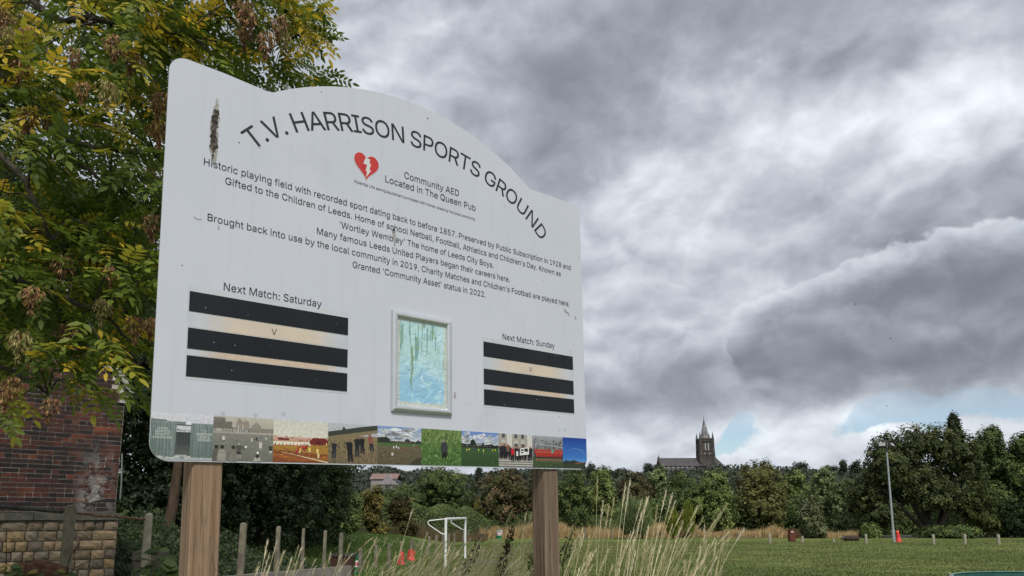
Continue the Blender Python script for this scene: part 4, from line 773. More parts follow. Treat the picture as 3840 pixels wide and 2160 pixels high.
# ------------------------------------------------------------------ timber posts of the board
def timber(name, c0, c1, c2):
    m = bpy.data.materials.new(name); m.use_nodes = True; w = NT(m.node_tree)
    tc = w.node('ShaderNodeTexCoord'); x, y, z = w.sep(tc.outputs['Object'])
    g = w.comb(w.m('MULTIPLY', x, 1.0), w.m('MULTIPLY', y, 1.0), w.m('MULTIPLY', z, .035))
    n1 = w.noise(g, 90, 6, .65, .6); n2 = w.noise(g, 22, 4, .6, 1.4); n3 = w.noise(tc.outputs['Object'], 3.0, 4, .6)
    c = w.mix(w.ss(n2, .38, .64), c0, c1); c = w.mix(w.m('MULTIPLY', w.ss(n1, .50, .64), .6), c, c2)
    c = w.mix(w.m('MULTIPLY', w.ss(n3, .5, .7), .35), c, (c1[0]*.7, c1[1]*.72, c1[2]*.75))
    wv = w.m('SUBTRACT', 1.0, w.ss(w.m('ABSOLUTE', w.m('SUBTRACT', w.noise(g, 34, 2, .5, 1.0), .5)), .0, .012)); c = w.mix(w.m('MULTIPLY', wv, .5), c, (c2[0]*.6, c2[1]*.6, c2[2]*.6))
    kn = w.node('ShaderNodeTexVoronoi'); w.l.new(w.comb(w.m('MULTIPLY', x, 5.0), w.m('MULTIPLY', y, 5.0), w.m('MULTIPLY', z, 2.1)), kn.inputs['Vector']); kn.inputs['Scale'].default_value = 1.0
    kd = kn.outputs['Distance']; c = w.mix(w.m('MULTIPLY', w.ss(kd, .17, .06), .8), c, (c2[0]*.55, c2[1]*.5, c2[2]*.5))
    c = w.mix(w.m('MULTIPLY', w.ss(w.noise(tc.outputs['Object'], 1.6, 5, .7), .52, .68), .4), c, (.10, .10, .075))
    b = w.node('ShaderNodeBsdfPrincipled'); w.l.new(c, b.inputs['Base Color']); b.inputs['Roughness'].default_value = .85; b.inputs['Specular IOR Level'].default_value = .2
    bp = w.node('ShaderNodeBump'); bp.inputs['Distance'].default_value = .004; w.l.new(n1, bp.inputs['Height']); w.l.new(bp.outputs[0], b.inputs['Normal'])
    o = w.node('ShaderNodeOutputMaterial'); w.l.new(b.outputs[0], o.inputs[0]); return m
MAT['timber_warm'] = timber('timber_warm', (.235, .150, .098), (.325, .222, .150), (.115, .072, .048))
MAT['timber_grey'] = timber('timber_grey', (.150, .100, .072), (.245, .180, .135), (.055, .036, .026))
Minv = board.matrix_world.inverted()
def sign_post(u0, w_, mat, label, tw=0.0):
    b = MB(); x0 = u0*BW; e = .006
    # chamfered square section, running upright in the world
    sec = [(e, 0), (w_-e, 0), (w_, e), (w_, w_-e), (w_-e, w_), (e, w_), (0, w_-e), (0, e)]
    rows = []
    base = BO + BA*x0 - BN*.008
    ex = Vector((dx.x, dx.y, 0)); ey = -nn
    c_, s_ = math.cos(tw), math.sin(tw); ex, ey = ex*c_+ey*s_, ey*c_-ex*s_
    for z in (0.0, 1.2, 2.0, 2.6, 3.2):
        for a, d in sec:
            q = base + ex*(a+random.uniform(-.0008, .0008)) + ey*(d+random.uniform(-.0008, .0008)) + BB*((z-base.z)/BB.z) - (Vector((0, 0, 1)))*0
            rows.append(Minv @ q)
    n = 8; fs = [(i*n+k, i*n+(k+1) % n, (i+1)*n+(k+1) % n, (i+1)*n+k) for i in range(4) for k in range(n)]+[tuple(range(n-1, -1, -1)), tuple(range(4*n, 5*n))]
    b.add(rows, fs); o = b.put('post', MAT[mat], board); o['label'] = label
sign_post(.0668, .102, 'timber_warm', 'warm brown square timber post')
sign_post(.8560, .098, 'timber_grey', 'weathered grey brown timber post')
# rails and brackets behind the panel
for v in (.12, .80):
    b = MB(); b.box((.05*BW, .0065, v*BH-.02), (.95*BW, .0078, v*BH+.02)); b.put('fixing_channel', MAT['alu_dark'], board)

# ------------------------------------------------------------------ ground
def gz(x, y):
    """height of the land"""
    h = 0.0
    # the hill behind, climbing to the church
    if y > 100: t = min(1, (y-100)/420); h += 31*t*t*(3-2*t)
    # the bank on the left of the pitch
    def s(a, b, v):
        t = max(0, min(1, (v-a)/(b-a))); return t*t*(3-2*t)
    if y < 18.4: edge = -6.45+(y-15.3)*.69
    else: edge = -4.35-1.9*s(18.4, 21.5, y)+max(0, y-30)*.02      # line of the wall, then of the bollards
    h += .78*s(0, 4.5, edge-x)*s(-12, 12, y)*(1-s(60, 90, y))
    # verge under the notice board, and the photographer's own ground
    h += .45*(1-s(7.0, 11, y))*(1-s(4.5, 9, abs(x-.5)))
    return h
def ground_material():
    m = bpy.data.materials.new('grass_ground'); m.use_nodes = True; w = NT(m.node_tree)
    ge = w.node('ShaderNodeNewGeometry'); P = ge.outputs['Position']; x, y, z = w.sep(P)
    n1 = w.noise(P, .10, 5, .6, .4); n2 = w.noise(P, .55, 6, .65, .3); n3 = w.noise(P, 9, 5, .7); n4 = w.noise(w.comb(x, w.m('MULTIPLY', y, .22), 0), 3.2, 6, .75)
    c = w.mix(w.ss(n1, .38, .62), (.102, .136, .034), (.165, .190, .056))
    c = w.mix(w.m('MULTIPLY', w.ss(n2, .45, .66), .8), c, (.098, .092, .040))
    c = w.mix(w.m('MULTIPLY', w.ss(n4, .46, .64), .42), c, (.042, .058, .017))
    c = w.mix(w.m('MULTIPLY', w.ss(n3, .60, .8), .5), c, (.17, .17, .065))
    # trodden brown band along the middle of the far side
    bare = w.m('MULTIPLY', w.ss(w.m('ABSOLUTE', w.m('SUBTRACT', y, 47.0)), 16.0, 2.0), w.ss(w.m('ABSOLUTE', w.m('SUBTRACT', x, 4.0)), 15.0, 4.0))
    c = w.mix(w.m('MULTIPLY', w.m('MULTIPLY', bare, w.ss(n2, .38, .6)), .6), c, (.17, .145, .07))
    # lusher strip by the left goal
    lush = w.ss(w.m('ADD', x, w.m('MULTIPLY', y, .02)), -1.0, -5.0)
    c = w.mix(w.m('MULTIPLY', lush, .55), c, (.09, .155, .030))
    far = w.ss(y, 84, 92); c = w.mix(w.m('MULTIPLY', far, .92), c, (.030, .038, .018))
    b = w.node('ShaderNodeBsdfPrincipled'); w.l.new(c, b.inputs['Base Color']); b.inputs['Roughness'].default_value = .95; b.inputs['Specular IOR Level'].default_value = .1
    bp = w.node('ShaderNodeBump'); bp.inputs['Distance'].default_value = .05; w.l.new(n3, bp.inputs['Height']); w.l.new(bp.outputs[0], b.inputs['Normal'])
    o = w.node('ShaderNodeOutputMaterial'); w.l.new(b.outputs[0], o.inputs[0]); return m
def ground():
    ys = np.concatenate([np.linspace(-40, 0, 9)[:-1], np.linspace(0, 30, 61)[:-1], np.linspace(30, 100, 50)[:-1], np.linspace(100, 700, 60)[:-1], np.array([700, 1200, 3500])])
    xs = np.concatenate([np.array([-3500, -1500, -700]), np.linspace(-400, -40, 19)[:-1], np.linspace(-40, 30, 120)[:-1], np.linspace(30, 400, 20), np.array([700, 1500, 3500])])
    X, Y = np.meshgrid(xs, ys); Z = np.array([[gz(a, b) for a in xs] for b in ys]); n = len(xs)
    V = np.stack([X.ravel(), Y.ravel(), Z.ravel()], 1); i = np.arange(len(ys)-1)[:, None]*n+np.arange(n-1)[None]
    Fq = np.stack([i, i+1, i+n+1, i+n], -1).reshape(-1, 4)
    o = link('ground', np_mesh('ground', V, Fq), ground_material(), smooth=True); o['kind'] = 'structure'
ground()
def patch(name, cx, cy, rx, ry, z, mat, n=28, jit=.12, kind='structure'):
    b = MB(); V = [(cx, cy, z)]
    for i in range(n):
        a = 2*math.pi*i/n; k = 1+random.uniform(-jit, jit); V.append((cx+rx*k*math.cos(a), cy+ry*k*math.sin(a), z))
    b.add(V, [(0, i+1, (i+1) % n+1) for i in range(n)]); o = b.put(name, mat); o['kind'] = kind; return o
MAT['dirt'] = material('dirt', (.10, .078, .062), (.17, .135, .11), 3, .95, .02, 20)
MAT['track'] = material('track', (.16, .155, .15), (.21, .20, .19), 1.2, .9, .02, 8)
g0 = on(1800, 2109, 0); patch('bare_earth', g0.x, g0.y, 1.05, 1.35, .008, MAT['dirt'])
b = MB(); b.add([(22, 76, .02), (60, 70, .02), (60, 84, .02), (22, 82, .02)], [(0, 1, 2, 3)]); o = b.put('track', MAT['track']); o['kind'] = 'structure'

# ------------------------------------------------------------------ brick building with its stone plinth
WC = Vector((-6.95, 12.5)); WD = Vector((-.72, -.694))          # near corner, and the direction the wall runs in (towards the camera)
WN = Vector((.694, -.72))                                       # outward normal
bld = bpy.data.objects.new('brick_building', None); COL.objects.link(bld)
# local frame: x along the wall from the corner, y into the building, z up
bld.matrix_world = Matrix(((WD.x, -WN.x, 0, WC.x), (WD.y, -WN.y, 0, WC.y), (0, 0, 1, 0), (0, 0, 0, 1)))
tag(bld, 'old dark red brick building on a coursed sandstone base behind the ash tree', 'building')
ZB = 2.08                                                       # foot of the brickwork
MAT['mortar'] = material('mortar', (.50, .46, .41), (.68, .64, .58), 14, .95, .01, 60, third=((.62, .60, .56), 2.2, .60, .70))
def brick_mat():
    m = bpy.data.materials.new('brick'); m.use_nodes = True; w = NT(m.node_tree)
    at_ = w.node('ShaderNodeAttribute', attribute_name='tint'); ge = w.node('ShaderNodeNewGeometry'); P = ge.outputs['Position']
    n1 = w.noise(P, 26, 5, .7); n2 = w.noise(P, 3.2, 5, .65, .5)
    c = w.mix(w.ss(n1, .45, .68), at_.outputs['Color'], w.mix(.7, at_.outputs['Color'], (.022, .018, .018)))
    c = w.mix(w.m('MULTIPLY', w.ss(n2, .46, .64), .72), c, (.026, .021, .022))
    # lime bloom near the corner of the wall
    x, y, z = w.sep(P)
    d = w.m('ADD', w.m('MULTIPLY', w.m('ADD', x, 6.95), .72), w.m('MULTIPLY', w.m('SUBTRACT', y, 12.5), .694))   # 0 at the corner, negative along
    k = w.m('MULTIPLY', w.ss(w.m('ABSOLUTE', w.m('ADD', d, .34)), .38, .04), w.ss(z, 3.5, 2.3))
    k = w.m('MULTIPLY', k, w.ss(w.noise(P, 6.5, 6, .7, .5), .45, .60))
    c = w.mix(w.m('MULTIPLY', k, .75), c, (.46, .44, .43))
    b = w.node('ShaderNodeBsdfPrincipled'); w.l.new(c, b.inputs['Base Color']); b.inputs['Roughness'].default_value = .8; b.inputs['Specular IOR Level'].default_value = .25
    bp = w.node('ShaderNodeBump'); bp.inputs['Distance'].default_value = .008; w.l.new(n1, bp.inputs['Height']); w.l.new(bp.outputs[0], b.inputs['Normal'])
    o = w.node('ShaderNodeOutputMaterial'); w.l.new(b.outputs[0], o.inputs[0]); return m
MAT['brick'] = brick_mat()
LW = 7.0; ZF = 5.92; GX = .92; ZC = 4.17
def top_z(x): return ZF if x > GX else ZC+(ZF-ZC)*x/GX
b = MB(); T = .009
b.add([(0, T, ZB), (LW, T, ZB), (LW, T, ZF), (GX, T, ZF), (0, T, ZC)], [(0, 1, 2, 3, 4)])
b.add([(T, T, -.2), (T, 9, -.2), (T, 9, ZC), (T, T, ZC)], [(0, 1, 2, 3)])
wall = b.put('wall', MAT['mortar'], bld)
BRC = [(0.120, 0.039, 0.030), (0.090, 0.033, 0.031), (0.054, 0.028, 0.030), (0.177, 0.052, 0.032), (0.271, 0.081, 0.044), (0.031, 0.021, 0.022), (0.078, 0.039, 0.036), (0.100, 0.038, 0.030), (0.146, 0.059, 0.039), (0.312, 0.094, 0.048)]
BRW = [5, 5, 7, 1.8, .6, 7, 4, 4, 2.2, .2]
bricks = []; row = 0; z = ZB+.006; CH = .0775; bl = .225; hd = .1125
while z < ZF-.06:
    x = .004; header = (row % 4 == 3) or (row < 1)
    first = row % 2
    if first and not header: x += 0
    k = 0
    while x < LW-.05:
        L = hd if (header or (k == 0 and first)) else bl
        if not header and random.random() < .07: L = hd
        if z+CH < top_z(x)+.02 and z+CH < top_z(x+L)+.06: bricks.append((x, z, L))
        x += L; k += 1
    z += CH; row += 1
def brick_geo(b, x, z, L, dz, loc=False):
    y0 = -.002+random.uniform(-.004, .003)
    b.box((x+.004, y0, z+.0065), (x+L-.004, T+.01, z+CH-.0065), jit=.002)
brick_meshes = {}
def brick_mesh(L, ci):
    k = (round(L, 3), ci, random.randrange(2))
    if k not in brick_meshes:
        b = MB(); b.cur = BRC[ci]; b.box((.004, 0, .0065), (L-.004, T+.01, CH-.0065), jit=.002); me = b.mesh('brick', True); me.materials.append(MAT['brick']); brick_meshes[k] = me
    return brick_meshes[k]
vis = sorted(bricks, key=lambda q: (q[1] > 3.6)*10 + (q[0] > 3.0)*5 - q[2]*.5 + q[1]*.3 + q[0]*.1)
for (x, z, L) in vis[:300]:
    o = bpy.data.objects.new('brick', brick_mesh(L, random.choices(range(10), BRW)[0])); COL.objects.link(o); o.parent = bld; o.location = (x, -.002+random.uniform(-.004, .003), z)
b = MB()
for (x, z, L) in vis[300:]:
    b.cur = BRC[random.choices(range(10), BRW)[0]]; brick_geo(b, x, z, L, 0)
o = b.put('brickwork', MAT['brick'], bld, tint=True); o['kind'] = 'stuff'
# side wall bricks seen end on: the quoin edge
b = MB(); z = ZB+.006; r_ = 0
while z < ZC-.05:
    b.cur = BRC[random.choices(range(10), BRW)[0]]; b.box((-.004, .02, z+.0045), (T+.004, .105 if r_ % 2 else .21, z+CH-.0045), jit=.002); z += CH; r_ += 1
o = b.put('quoin_bricks', MAT['brick'], bld, tint=True); o['kind'] = 'stuff'
# pale stone copings
MAT['coping'] = material('coping', (.36, .34, .30), (.50, .48, .44), 5, .85, .008, 30, third=((.12, .11, .10), 3, .55, .7))
def coping(p0, p1, name='coping_stone'):
    p0 = Vector(p0); p1 = Vector(p1); n = max(1, round((p1-p0).length/.62)); t = (p1-p0)/n; nrm = Vector((-t.z, 0, t.x)).normalized()
    if nrm.z < 0: nrm = -nrm
    for i in range(n):
        a = p0+t*i+t.normalized()*.004; c = p0+t*(i+1)-t.normalized()*.004; b = MB()
        V = []
        for y in (-.06, .30):
            for q, h in ((a, 0), (c, 0), (c, .085), (a, .085)): V.append(q+nrm*h+Vector((0, y, 0)))
        b.add(V, [(0, 1, 2, 3), (7, 6, 5, 4), (0, 4, 5, 1), (1, 5, 6, 2), (2, 6, 7, 3), (3, 7, 4, 0)]); b.put(name, MAT['coping'], bld)
coping((-.05, 0, ZC-.02), (GX, 0, ZF-.02)); coping((GX+.02, 0, ZF+.03), (LW, 0, ZF+.03))
for k, (y0, z0, h) in enumerate(((-.10, ZF-.10, .06), (-.05, ZF-.20, .05))):
    b = MB(); b.box((GX+.10+k*.04, y0, z0), (LW, T, z0+h)); b.put('moulding', MAT['coping'], bld)
b = MB(); b.box((-.07, -.03, ZC-.16), (.10, .2, ZC-.03)); b.put('kneeler', MAT['coping'], bld)
MAT['slate'] = material('slate', (.045, .047, .052), (.075, .076, .08), 4, .7, .01, 25)
b = MB(); b.add([(-.2, .25, ZC-.1), (GX, .25, ZF-.1), (GX, 9, ZF-.1), (-.2, 9, ZC-.1)], [(0, 1, 2, 3)]); b.add([(GX, .25, ZF-.1), (LW, .25, ZF-.1), (LW, 9, ZF-.1), (GX, 9, ZF-.1)], [(0, 1, 2, 3)]); b.put('roof', MAT['slate'], bld)
b = MB(); b.tube([(-.05, -.03, 2.3), (-.045, -.045, 2.6), (-.02, -.03, 3.1)], .012, 6); b.put('cable', MAT['alu_dark'], bld)
# sandstone base
MAT['sandstone'] = material('sandstone', (.75, .75, .75), (1.15, 1.12, 1.05), 7, .9, .02, 26, tint=True, third=((.45, .46, .46), 4, .60, .72), dist=.6)
MAT['joint'] = material('joint', (.075, .066, .052), (.15, .135, .11), 9, .95)
STC = [(0.291, 0.216, 0.145), (0.245, 0.186, 0.125), (0.335, 0.251, 0.165), (0.202, 0.156, 0.114), (0.224, 0.180, 0.139), (0.168, 0.136, 0.114), (0.269, 0.211, 0.158), (0.302, 0.222, 0.130), (0.190, 0.156, 0.130), (0.235, 0.200, 0.158)]
b = MB(); b.box((-.03, -.02, -.2), (LW, .3, ZB-.12)); b.put('base_core', MAT['joint'], bld)
z = ZB-.145; course = 0
while z > .25:
    h = random.uniform(.150, .172); x = -.055
    while x < 3.6:
        L = random.choice((.13, .16, .18, .21, .21, .26, .38)); L *= random.uniform(.92, 1.08)
        m_ = MB(); m_.cur = STC[random.randrange(10)]
        nx, nz = 5, 4; V = []; y0 = -.062+random.uniform(-.012, .012); g = .008
        for j in range(nz):
            for i in range(nx):
                a, c = i/(nx-1), j/(nz-1); e = (i in (0, nx-1)) + (j in (0, nz-1))
                V.append((g+(L-2*g)*a+random.uniform(-.005, .005), y0+(.020 if e else 0)+(.008 if e > 1 else 0)+random.uniform(-.010, .010), g+(h-2*g)*c+random.uniform(-.004, .004)))
        fs = [(j*nx+i, j*nx+i+1, (j+1)*nx+i+1, (j+1)*nx+i) for j in range(nz-1) for i in range(nx-1)]
        ring = [i for i in range(nx)]+[j*nx+nx-1 for j in range(1, nz)]+[(nz-1)*nx+i for i in range(nx-2, -1, -1)]+[j*nx for j in range(nz-2, 0, -1)]
        n0 = len(V); V += [(V[i][0], .0, V[i][2]) for i in ring]; k = len(ring)
        fs += [(ring[(i+1) % k], ring[i], n0+i, n0+(i+1) % k) for i in range(k)]
        m_.add(V, fs); o = m_.put('stone', MAT['sandstone'], bld, tint=True, loc=(x, 0, z-h))
        if course == 0 and False: pass
        x += L
    z -= h; course += 1
x = -.06                     # the flat ledge course on top
while x < 4.2:
    L = random.uniform(.55, .8); m_ = MB(); m_.cur = (.12, .115, .10); m_.box((x+.004, -.085, ZB-.135), (x+L-.004, .01, ZB-.012), jit=.004); m_.put('ledge_stone', MAT['sandstone'], bld, tint=True); x += L
# rough stones of a lower wall beyond the corner
lw = thing('stone_stub_wall', 'dark rubble stub wall beside the corner of the sandstone base', 'wall', (-7.0, 13.3, 0))
for i in range(6):
    for k in range(2):
        m_ = MB(); m_.cur = (.075, .07, .06); m_.box((k*.27-.0, 0, .25+i*.19), (k*.27+.26, .3, .25+i*.19+.18), jit=.018); m_.put('stone', MAT['sandstone'], lw, tint=True)

# ------------------------------------------------------------------ old fence posts with pipe rails
MAT['old_post'] = material('old_post', (.135, .12, .088), (.235, .21, .16), 7, .95, .012, 30, stretch=(1, 1, .5), third=((.085, .075, .055), 8, .58, .74))
MAT['pale_post'] = material('pale_post', (.24, .22, .17), (.36, .33, .265), 9, .95, .008, 30, third=((.12, .12, .08), 5, .58, .7))
MAT['dark_post'] = material('dark_post', (.12, .108, .082), (.19, .175, .135), 9, .95, .008, 30, third=((.05, .06, .035), 5, .55, .7))
MAT['rust'] = material('rust', (.14, .075, .045), (.32, .22, .17), 26, .85, .006, 60, contrast=(.5, .62))
MAT['dark_pipe'] = material('dark_pipe', (.030, .030, .030), (.07, .068, .065), 10, .6, .003, 40)
def post(name, label, cat, p, h, w_, mat, group=None, lean=(0, 0), d_=None, chip=0, round_top=True, rot=0.0):
    """a post with a rounded head, ragged edges; stands at p"""
    d_ = d_ or w_*.8; b = MB(); sec = [(-.5, -.38), (-.38, -.5), (.38, -.5), (.5, -.38), (.5, .38), (.38, .5), (-.38, .5), (-.5, .38)]
    zs = [-.25, 0, h*.25, h*.5, h*.75, h-.45*w_, h-.16*w_, h]; n = 8; V = []
    for i, z in enumerate(zs):
        k = 1.0 if i < 6 or not round_top else (.86 if i == 6 else .42)
        for s_ in sec:
            j = random.uniform(-.02, .02)*w_ if i > 0 else 0; c = 1.0
            if chip and s_[0] > 0 and z > h*(1-chip): c = .62
            V.append((s_[0]*w_*k*c+j+lean[0]*z, s_[1]*d_*(k if i > 6 else 1)+j*.6+lean[1]*z, z))
    fs = [(i*n+k, i*n+(k+1) % n, (i+1)*n+(k+1) % n, (i+1)*n+k) for i in range(len(zs)-1) for k in range(n)]+[tuple(range((len(zs)-1)*n, len(zs)*n))]
    b.add(V, fs); o = b.put(name, MAT[mat], None, loc=tuple(p), rot=(0, 0, rot)); return tag(o, label, cat, group)
fa = at(246, 2100, 10.0); fb_ = at(548, 2100, 11.5); f0 = at(-330, 1880, 8.3)
rail_fence = thing('rail_fence', 'weathered stone posts joined by one dark and one rusty pipe rail before the sandstone base', 'fence')
def fpost(p, ztop, w_, mat, lab, chip=0, lean=(0, 0)):
    o = post('post', lab, None, (p.x, p.y, .3), ztop-.3, w_, mat, lean=lean, chip=chip, rot=R(38)); o.parent = rail_fence
    if 'category' in o: del o['category']
fpost(fa, 2.15, .135, 'old_post', 'tall stained stone post'); fpost(fb_, 2.05, .135, 'pale_post', 'pale stone post with one edge broken away', chip=.42); fpost(f0, 2.2, .14, 'old_post', 'plain stained stone post')
b = MB(); b.tube([(f0.x, f0.y, 2.12), (at(0, 1900, 9.3)), (at(235, 1919, 10.0))], .027, 8); b.put('rail', MAT['dark_pipe'], rail_fence)
b = MB(); A = at(258, 1922, 10.05); B_ = at(555, 1948, 11.5); pts = [A.lerp(B_, t)+Vector((random.uniform(-.003, .003), 0, random.uniform(-.005, .005))) for t in np.linspace(0, 1, 14)]
b.tube(pts, [.019+random.uniform(-.002, .003) for _ in pts], 8); b.put('rail', MAT['rust'], rail_fence)

# low concrete wall with its row of posts
MAT['concrete'] = material('concrete', (.17, .15, .135), (.24, .215, .195), 2.2, .9, .01, 30, third=((.42, .41, .39), 5, .66, .74), dist=1.2)
W0 = at(640, 2142, 13.6); W1 = at(1319, 2110, 18.4); WT = .80
wl = thing('concrete_wall', 'low stained grey concrete retaining wall under a row of fence posts', 'wall')
dirw = (Vector((W1.x, W1.y, 0))-Vector((W0.x, W0.y, 0))); Lw = dirw.length; dw = dirw.normalized(); nw = Vector((dw.y, -dw.x, 0))
nseg = 4
for i in range(nseg):
    a = Vector((W0.x, W0.y, 0))+dw*(Lw*i/nseg+.006); c = Vector((W0.x, W0.y, 0))+dw*(Lw*(i+1)/nseg-.006); off = -nw*.16; zj = random.uniform(-.012, .012)
    V = [a, c, c+off, a+off]; V = [Vector((v.x, v.y, -.2)) for v in V]+[Vector((v.x, v.y, WT+zj+random.uniform(-.006, .006))) for v in V]
    b = MB(); b.add(V, [(0, 3, 2, 1), (4, 5, 6, 7), (0, 1, 5, 4), (1, 2, 6, 5), (2, 3, 7, 6), (3, 0, 4, 7)]); b.put('wall_slab', MAT['concrete'], wl)
tops = [(912, 1960, 15.4, .13, 'old_post', 0, 'stout grey green fence post with dark knot holes, nearest on the concrete wall'),
        (1045, 1973, 16.4, .115, 'old_post', .6, 'ivy shaded fence post with broken right side, second on the concrete wall'),
        (1139, 1981, 17.1, .075, 'old_post', .5, 'thin splintered fence post, third on the concrete wall'),
        (1219, 1989, 17.7, .075, 'old_post', 0, 'slim pale fence post, fourth on the concrete wall'),
        (1280, 1997, 18.2, .095, 'dark_post', 0, 'mossy fence post rising in front of the brown planter bin')]
for (px, py, Y, w_, m_, ch, lab) in tops:
    q = at(px, py, Y); post('fence_post', lab, 'fence post', (q.x, q.y, WT-.02), q.z-WT+.02, w_, m_, 'fence posts on the concrete wall', chip=ch, lean=(random.uniform(-.02, .02), 0))

# bollards round the pitch: (x, foot y, head y, material, label)
BL = [(1349, 2147, 2056, 'dark_post', 'brown bollard just right of the green banded sleeve'),
      (1408, 2134, 2045, 'old_post', 'second bollard right of the green banded sleeve, pale edged'),
      (1459, 2130, 2038, 'dark_post', 'dark grey bollard with slanted head before the two red cones'),
      (1504, 2115, 2030, 'old_post', 'bollard standing in the left, slimmer red cone'),
      (1542, 2100, 2023, 'dark_post', 'bollard standing in the right, torn red cone'),
      (1608, 2082, 2011, 'old_post', 'bollard well left of the goal, first after the red cones'),
      (1636, 2072, 2007, 'old_post', 'pale bollard second after the red cones, left of the goal'),
      (1661, 2060, 2003, 'dark_post', 'bollard touching the left side of the near goalpost'),
      (1683, 2061, 2001, 'dark_post', 'first bollard seen inside the goal mouth'),
      (1704, 2055, 1998, 'dark_post', 'second bollard seen inside the goal mouth'),
      (1739, 2040, 1990, 'dark_post', 'bollard half hidden by the far goalpost'),
      (1757, 2029, 1988, 'dark_post', 'bollard just right of the far goalpost'),
      (1785, 2017, 1984, 'dark_post', 'small far bollard between the goal and the striped drum'),
      (2194, 2018, 1985, 'dark_post', 'short bollard in the dry grass right of the timber post'),
      (2294, 2021, 1989, 'old_post', 'pale bollard in the dry grass, left of the tall seed heads'),
      (2410, 2020, 1988, 'dark_post', 'bollard behind the tall foreground seed heads'),
      (2650, 2020, 1994, 'old_post', 'bollard seen just right of the tall seed heads'),
      (2770, 2028, 1996, 'old_post', 'grey bollard between the seed heads and the rusty bin'),
      (2888, 2036, 2000, 'pale_post', 'leaning pale bollard left of the rusty bin'),
      (3010, 2035, 2011, 'pale_post', 'short pale stump right of the rusty bin'),
      (3127, 2033, 2020, 'pale_post', 'tiny broken stump left of the brown roller'),
      (3249, 2038, 2002, 'pale_post', 'thin white flaking bollard right of the brown roller'),
      (3502, 2041, 2003, 'pale_post', 'pale timber bollard nearest the floodlight on its right'),
      (3620, 2042, 2003, 'pale_post', 'middle pale timber bollard under the big tree'),
      (3747, 2042, 2003, 'pale_post', 'rightmost pale timber bollard')]
for (px, py, ty, m_, lab) in BL:
    q = on(px, py, 0); t_ = at(px, ty, q.y); h = max(.2, t_.z); w_ = .14 if py > 2050 else .17
    post('bollard', lab, 'bollard', (q.x, q.y, 0), h, w_, m_, 'bollards around the pitch', lean=(random.uniform(-.05, .05) if px > 2800 else random.uniform(-.02, .02), 0), chip=0)

# red cones round two of the bollards, and the one by the floodlight
MAT['red_plastic'] = material('red_plastic', (.50, .028, .025), (.62, .05, .04), 6, .5, spec=.4)
MAT['orange_plastic'] = material('orange_plastic', (.75, .10, .03), (.80, .13, .04), 6, .5, spec=.4)
def cone(p, h, r0, r1, label, lean=(0, 0), flap=False, stripes=False):
    t = thing('traffic_cone', label, 'cone', tuple(p), 'red cones by the pitch')
    t.rotation_euler = (lean[1], lean[0], 0)
    b = MB(); b.lathe([(r0*1.25, 0), (r0*1.28, .03), (r0, .05), ((r0+r1)/2, h*.5), (r1, h*.94), (r1*.9, h), (r1*.75, h*.96)], 14, cap=False); b.put('cone_body', MAT['red_plastic'], t, smooth=True)
    if flap: b = MB(); b.add([(r1, 0, h*.75), (r1+.10, .02, h*.95), (r1+.13, .01, h*.62), (r1+.02, 0, h*.45), (r1, .02, h*.75), (r1+.10, .035, h*.95), (r1+.13, .03, h*.62), (r1+.02, .02, h*.45)], [(0, 1, 2, 3), (7, 6, 5, 4)]); b.put('torn_flap', MAT['red_plastic'], t)
    if stripes: b = MB(); b.lathe([(r1*1.12, h*.86), (r1*1.02, h*1.005), (r1*.7, h*1.01)], 14, cap=False); b.put('orange_collar', MAT['orange_plastic'], t, smooth=True)
    return t
c1_ = on(1504, 2116, 0); cone(c1_, .56, .15, .088, 'slim red cone slipped over the left of two bollards')
c2_ = on(1540, 2102, 0); cone(c2_, .53, .21, .105, 'wider torn red cone slipped over a bollard left of the goal', flap=True)
c3_ = on(3371, 2032, 0); cone(c3_, .92, .21, .10, 'tall red cone with an orange top at the foot of the floodlight', lean=(-.05, 0), stripes=True)

# striped drum and banded sleeve
MAT['green_paint'] = material('green_paint', (.005, .14, .055), (.008, .17, .07), 6, .4, spec=.4)
MAT['dark_green'] = material('dark_green', (.02, .055, .035), (.03, .075, .045), 6, .5)
MAT['white_paint'] = material('white_paint', (.70, .72, .74), (.78, .79, .80), 5, .42, spec=.4, third=((.45, .47, .46), 3, .62, .8))
MAT['red_band'] = material('red_band', (.55, .03, .06), (.60, .045, .07), 6, .45)
dq = on(1873, 2020, 0); dr = thing('striped_drum', 'green drum with white and red bands standing by the dry grass', 'drum', tuple(dq)); H_ = 1.02; rr_ = .34
for nm, z0, z1, m_, e in (('lower_band', 0, .36, 'green_paint', 0), ('white_band', .36, .66, 'white_paint', .006), ('red_band', .44, .56, 'red_band', .012), ('neck_band', .66, .71, 'dark_green', 0), ('label_band', .71, .96, 'white_paint', -.02), ('rim', .96, 1.02, 'dark_green', .0)):
    b = MB(); r = rr_+e; b.lathe([(r, z0), (r, z1)] if nm != 'rim' else [(r, z0), (r+.01, z0+.02), (r, z1), (r-.03, z1), (r-.04, z1-.1)], 20, cap=nm in ('lower_band',)); b.put(nm, MAT[m_], dr, smooth=nm != 'lower_band')
b = MB(); b.box((-.17, -rr_-.016, .475), (.17, -rr_-.013, .53)); b.put('lettering_panel', MAT['white_paint'], dr); b = MB(); b.box((-.22, -rr_+.008, .76), (.22, -rr_+.016, .90)); b.put('notice', MAT['pale_post'], dr)
sq = on(1329, 2152, 0); sl = thing('banded_sleeve', 'green post sleeve with white and red lettered bands beside the concrete wall', 'post', tuple(sq)); hs = at(1329, 2080, sq.y).z; r = .115
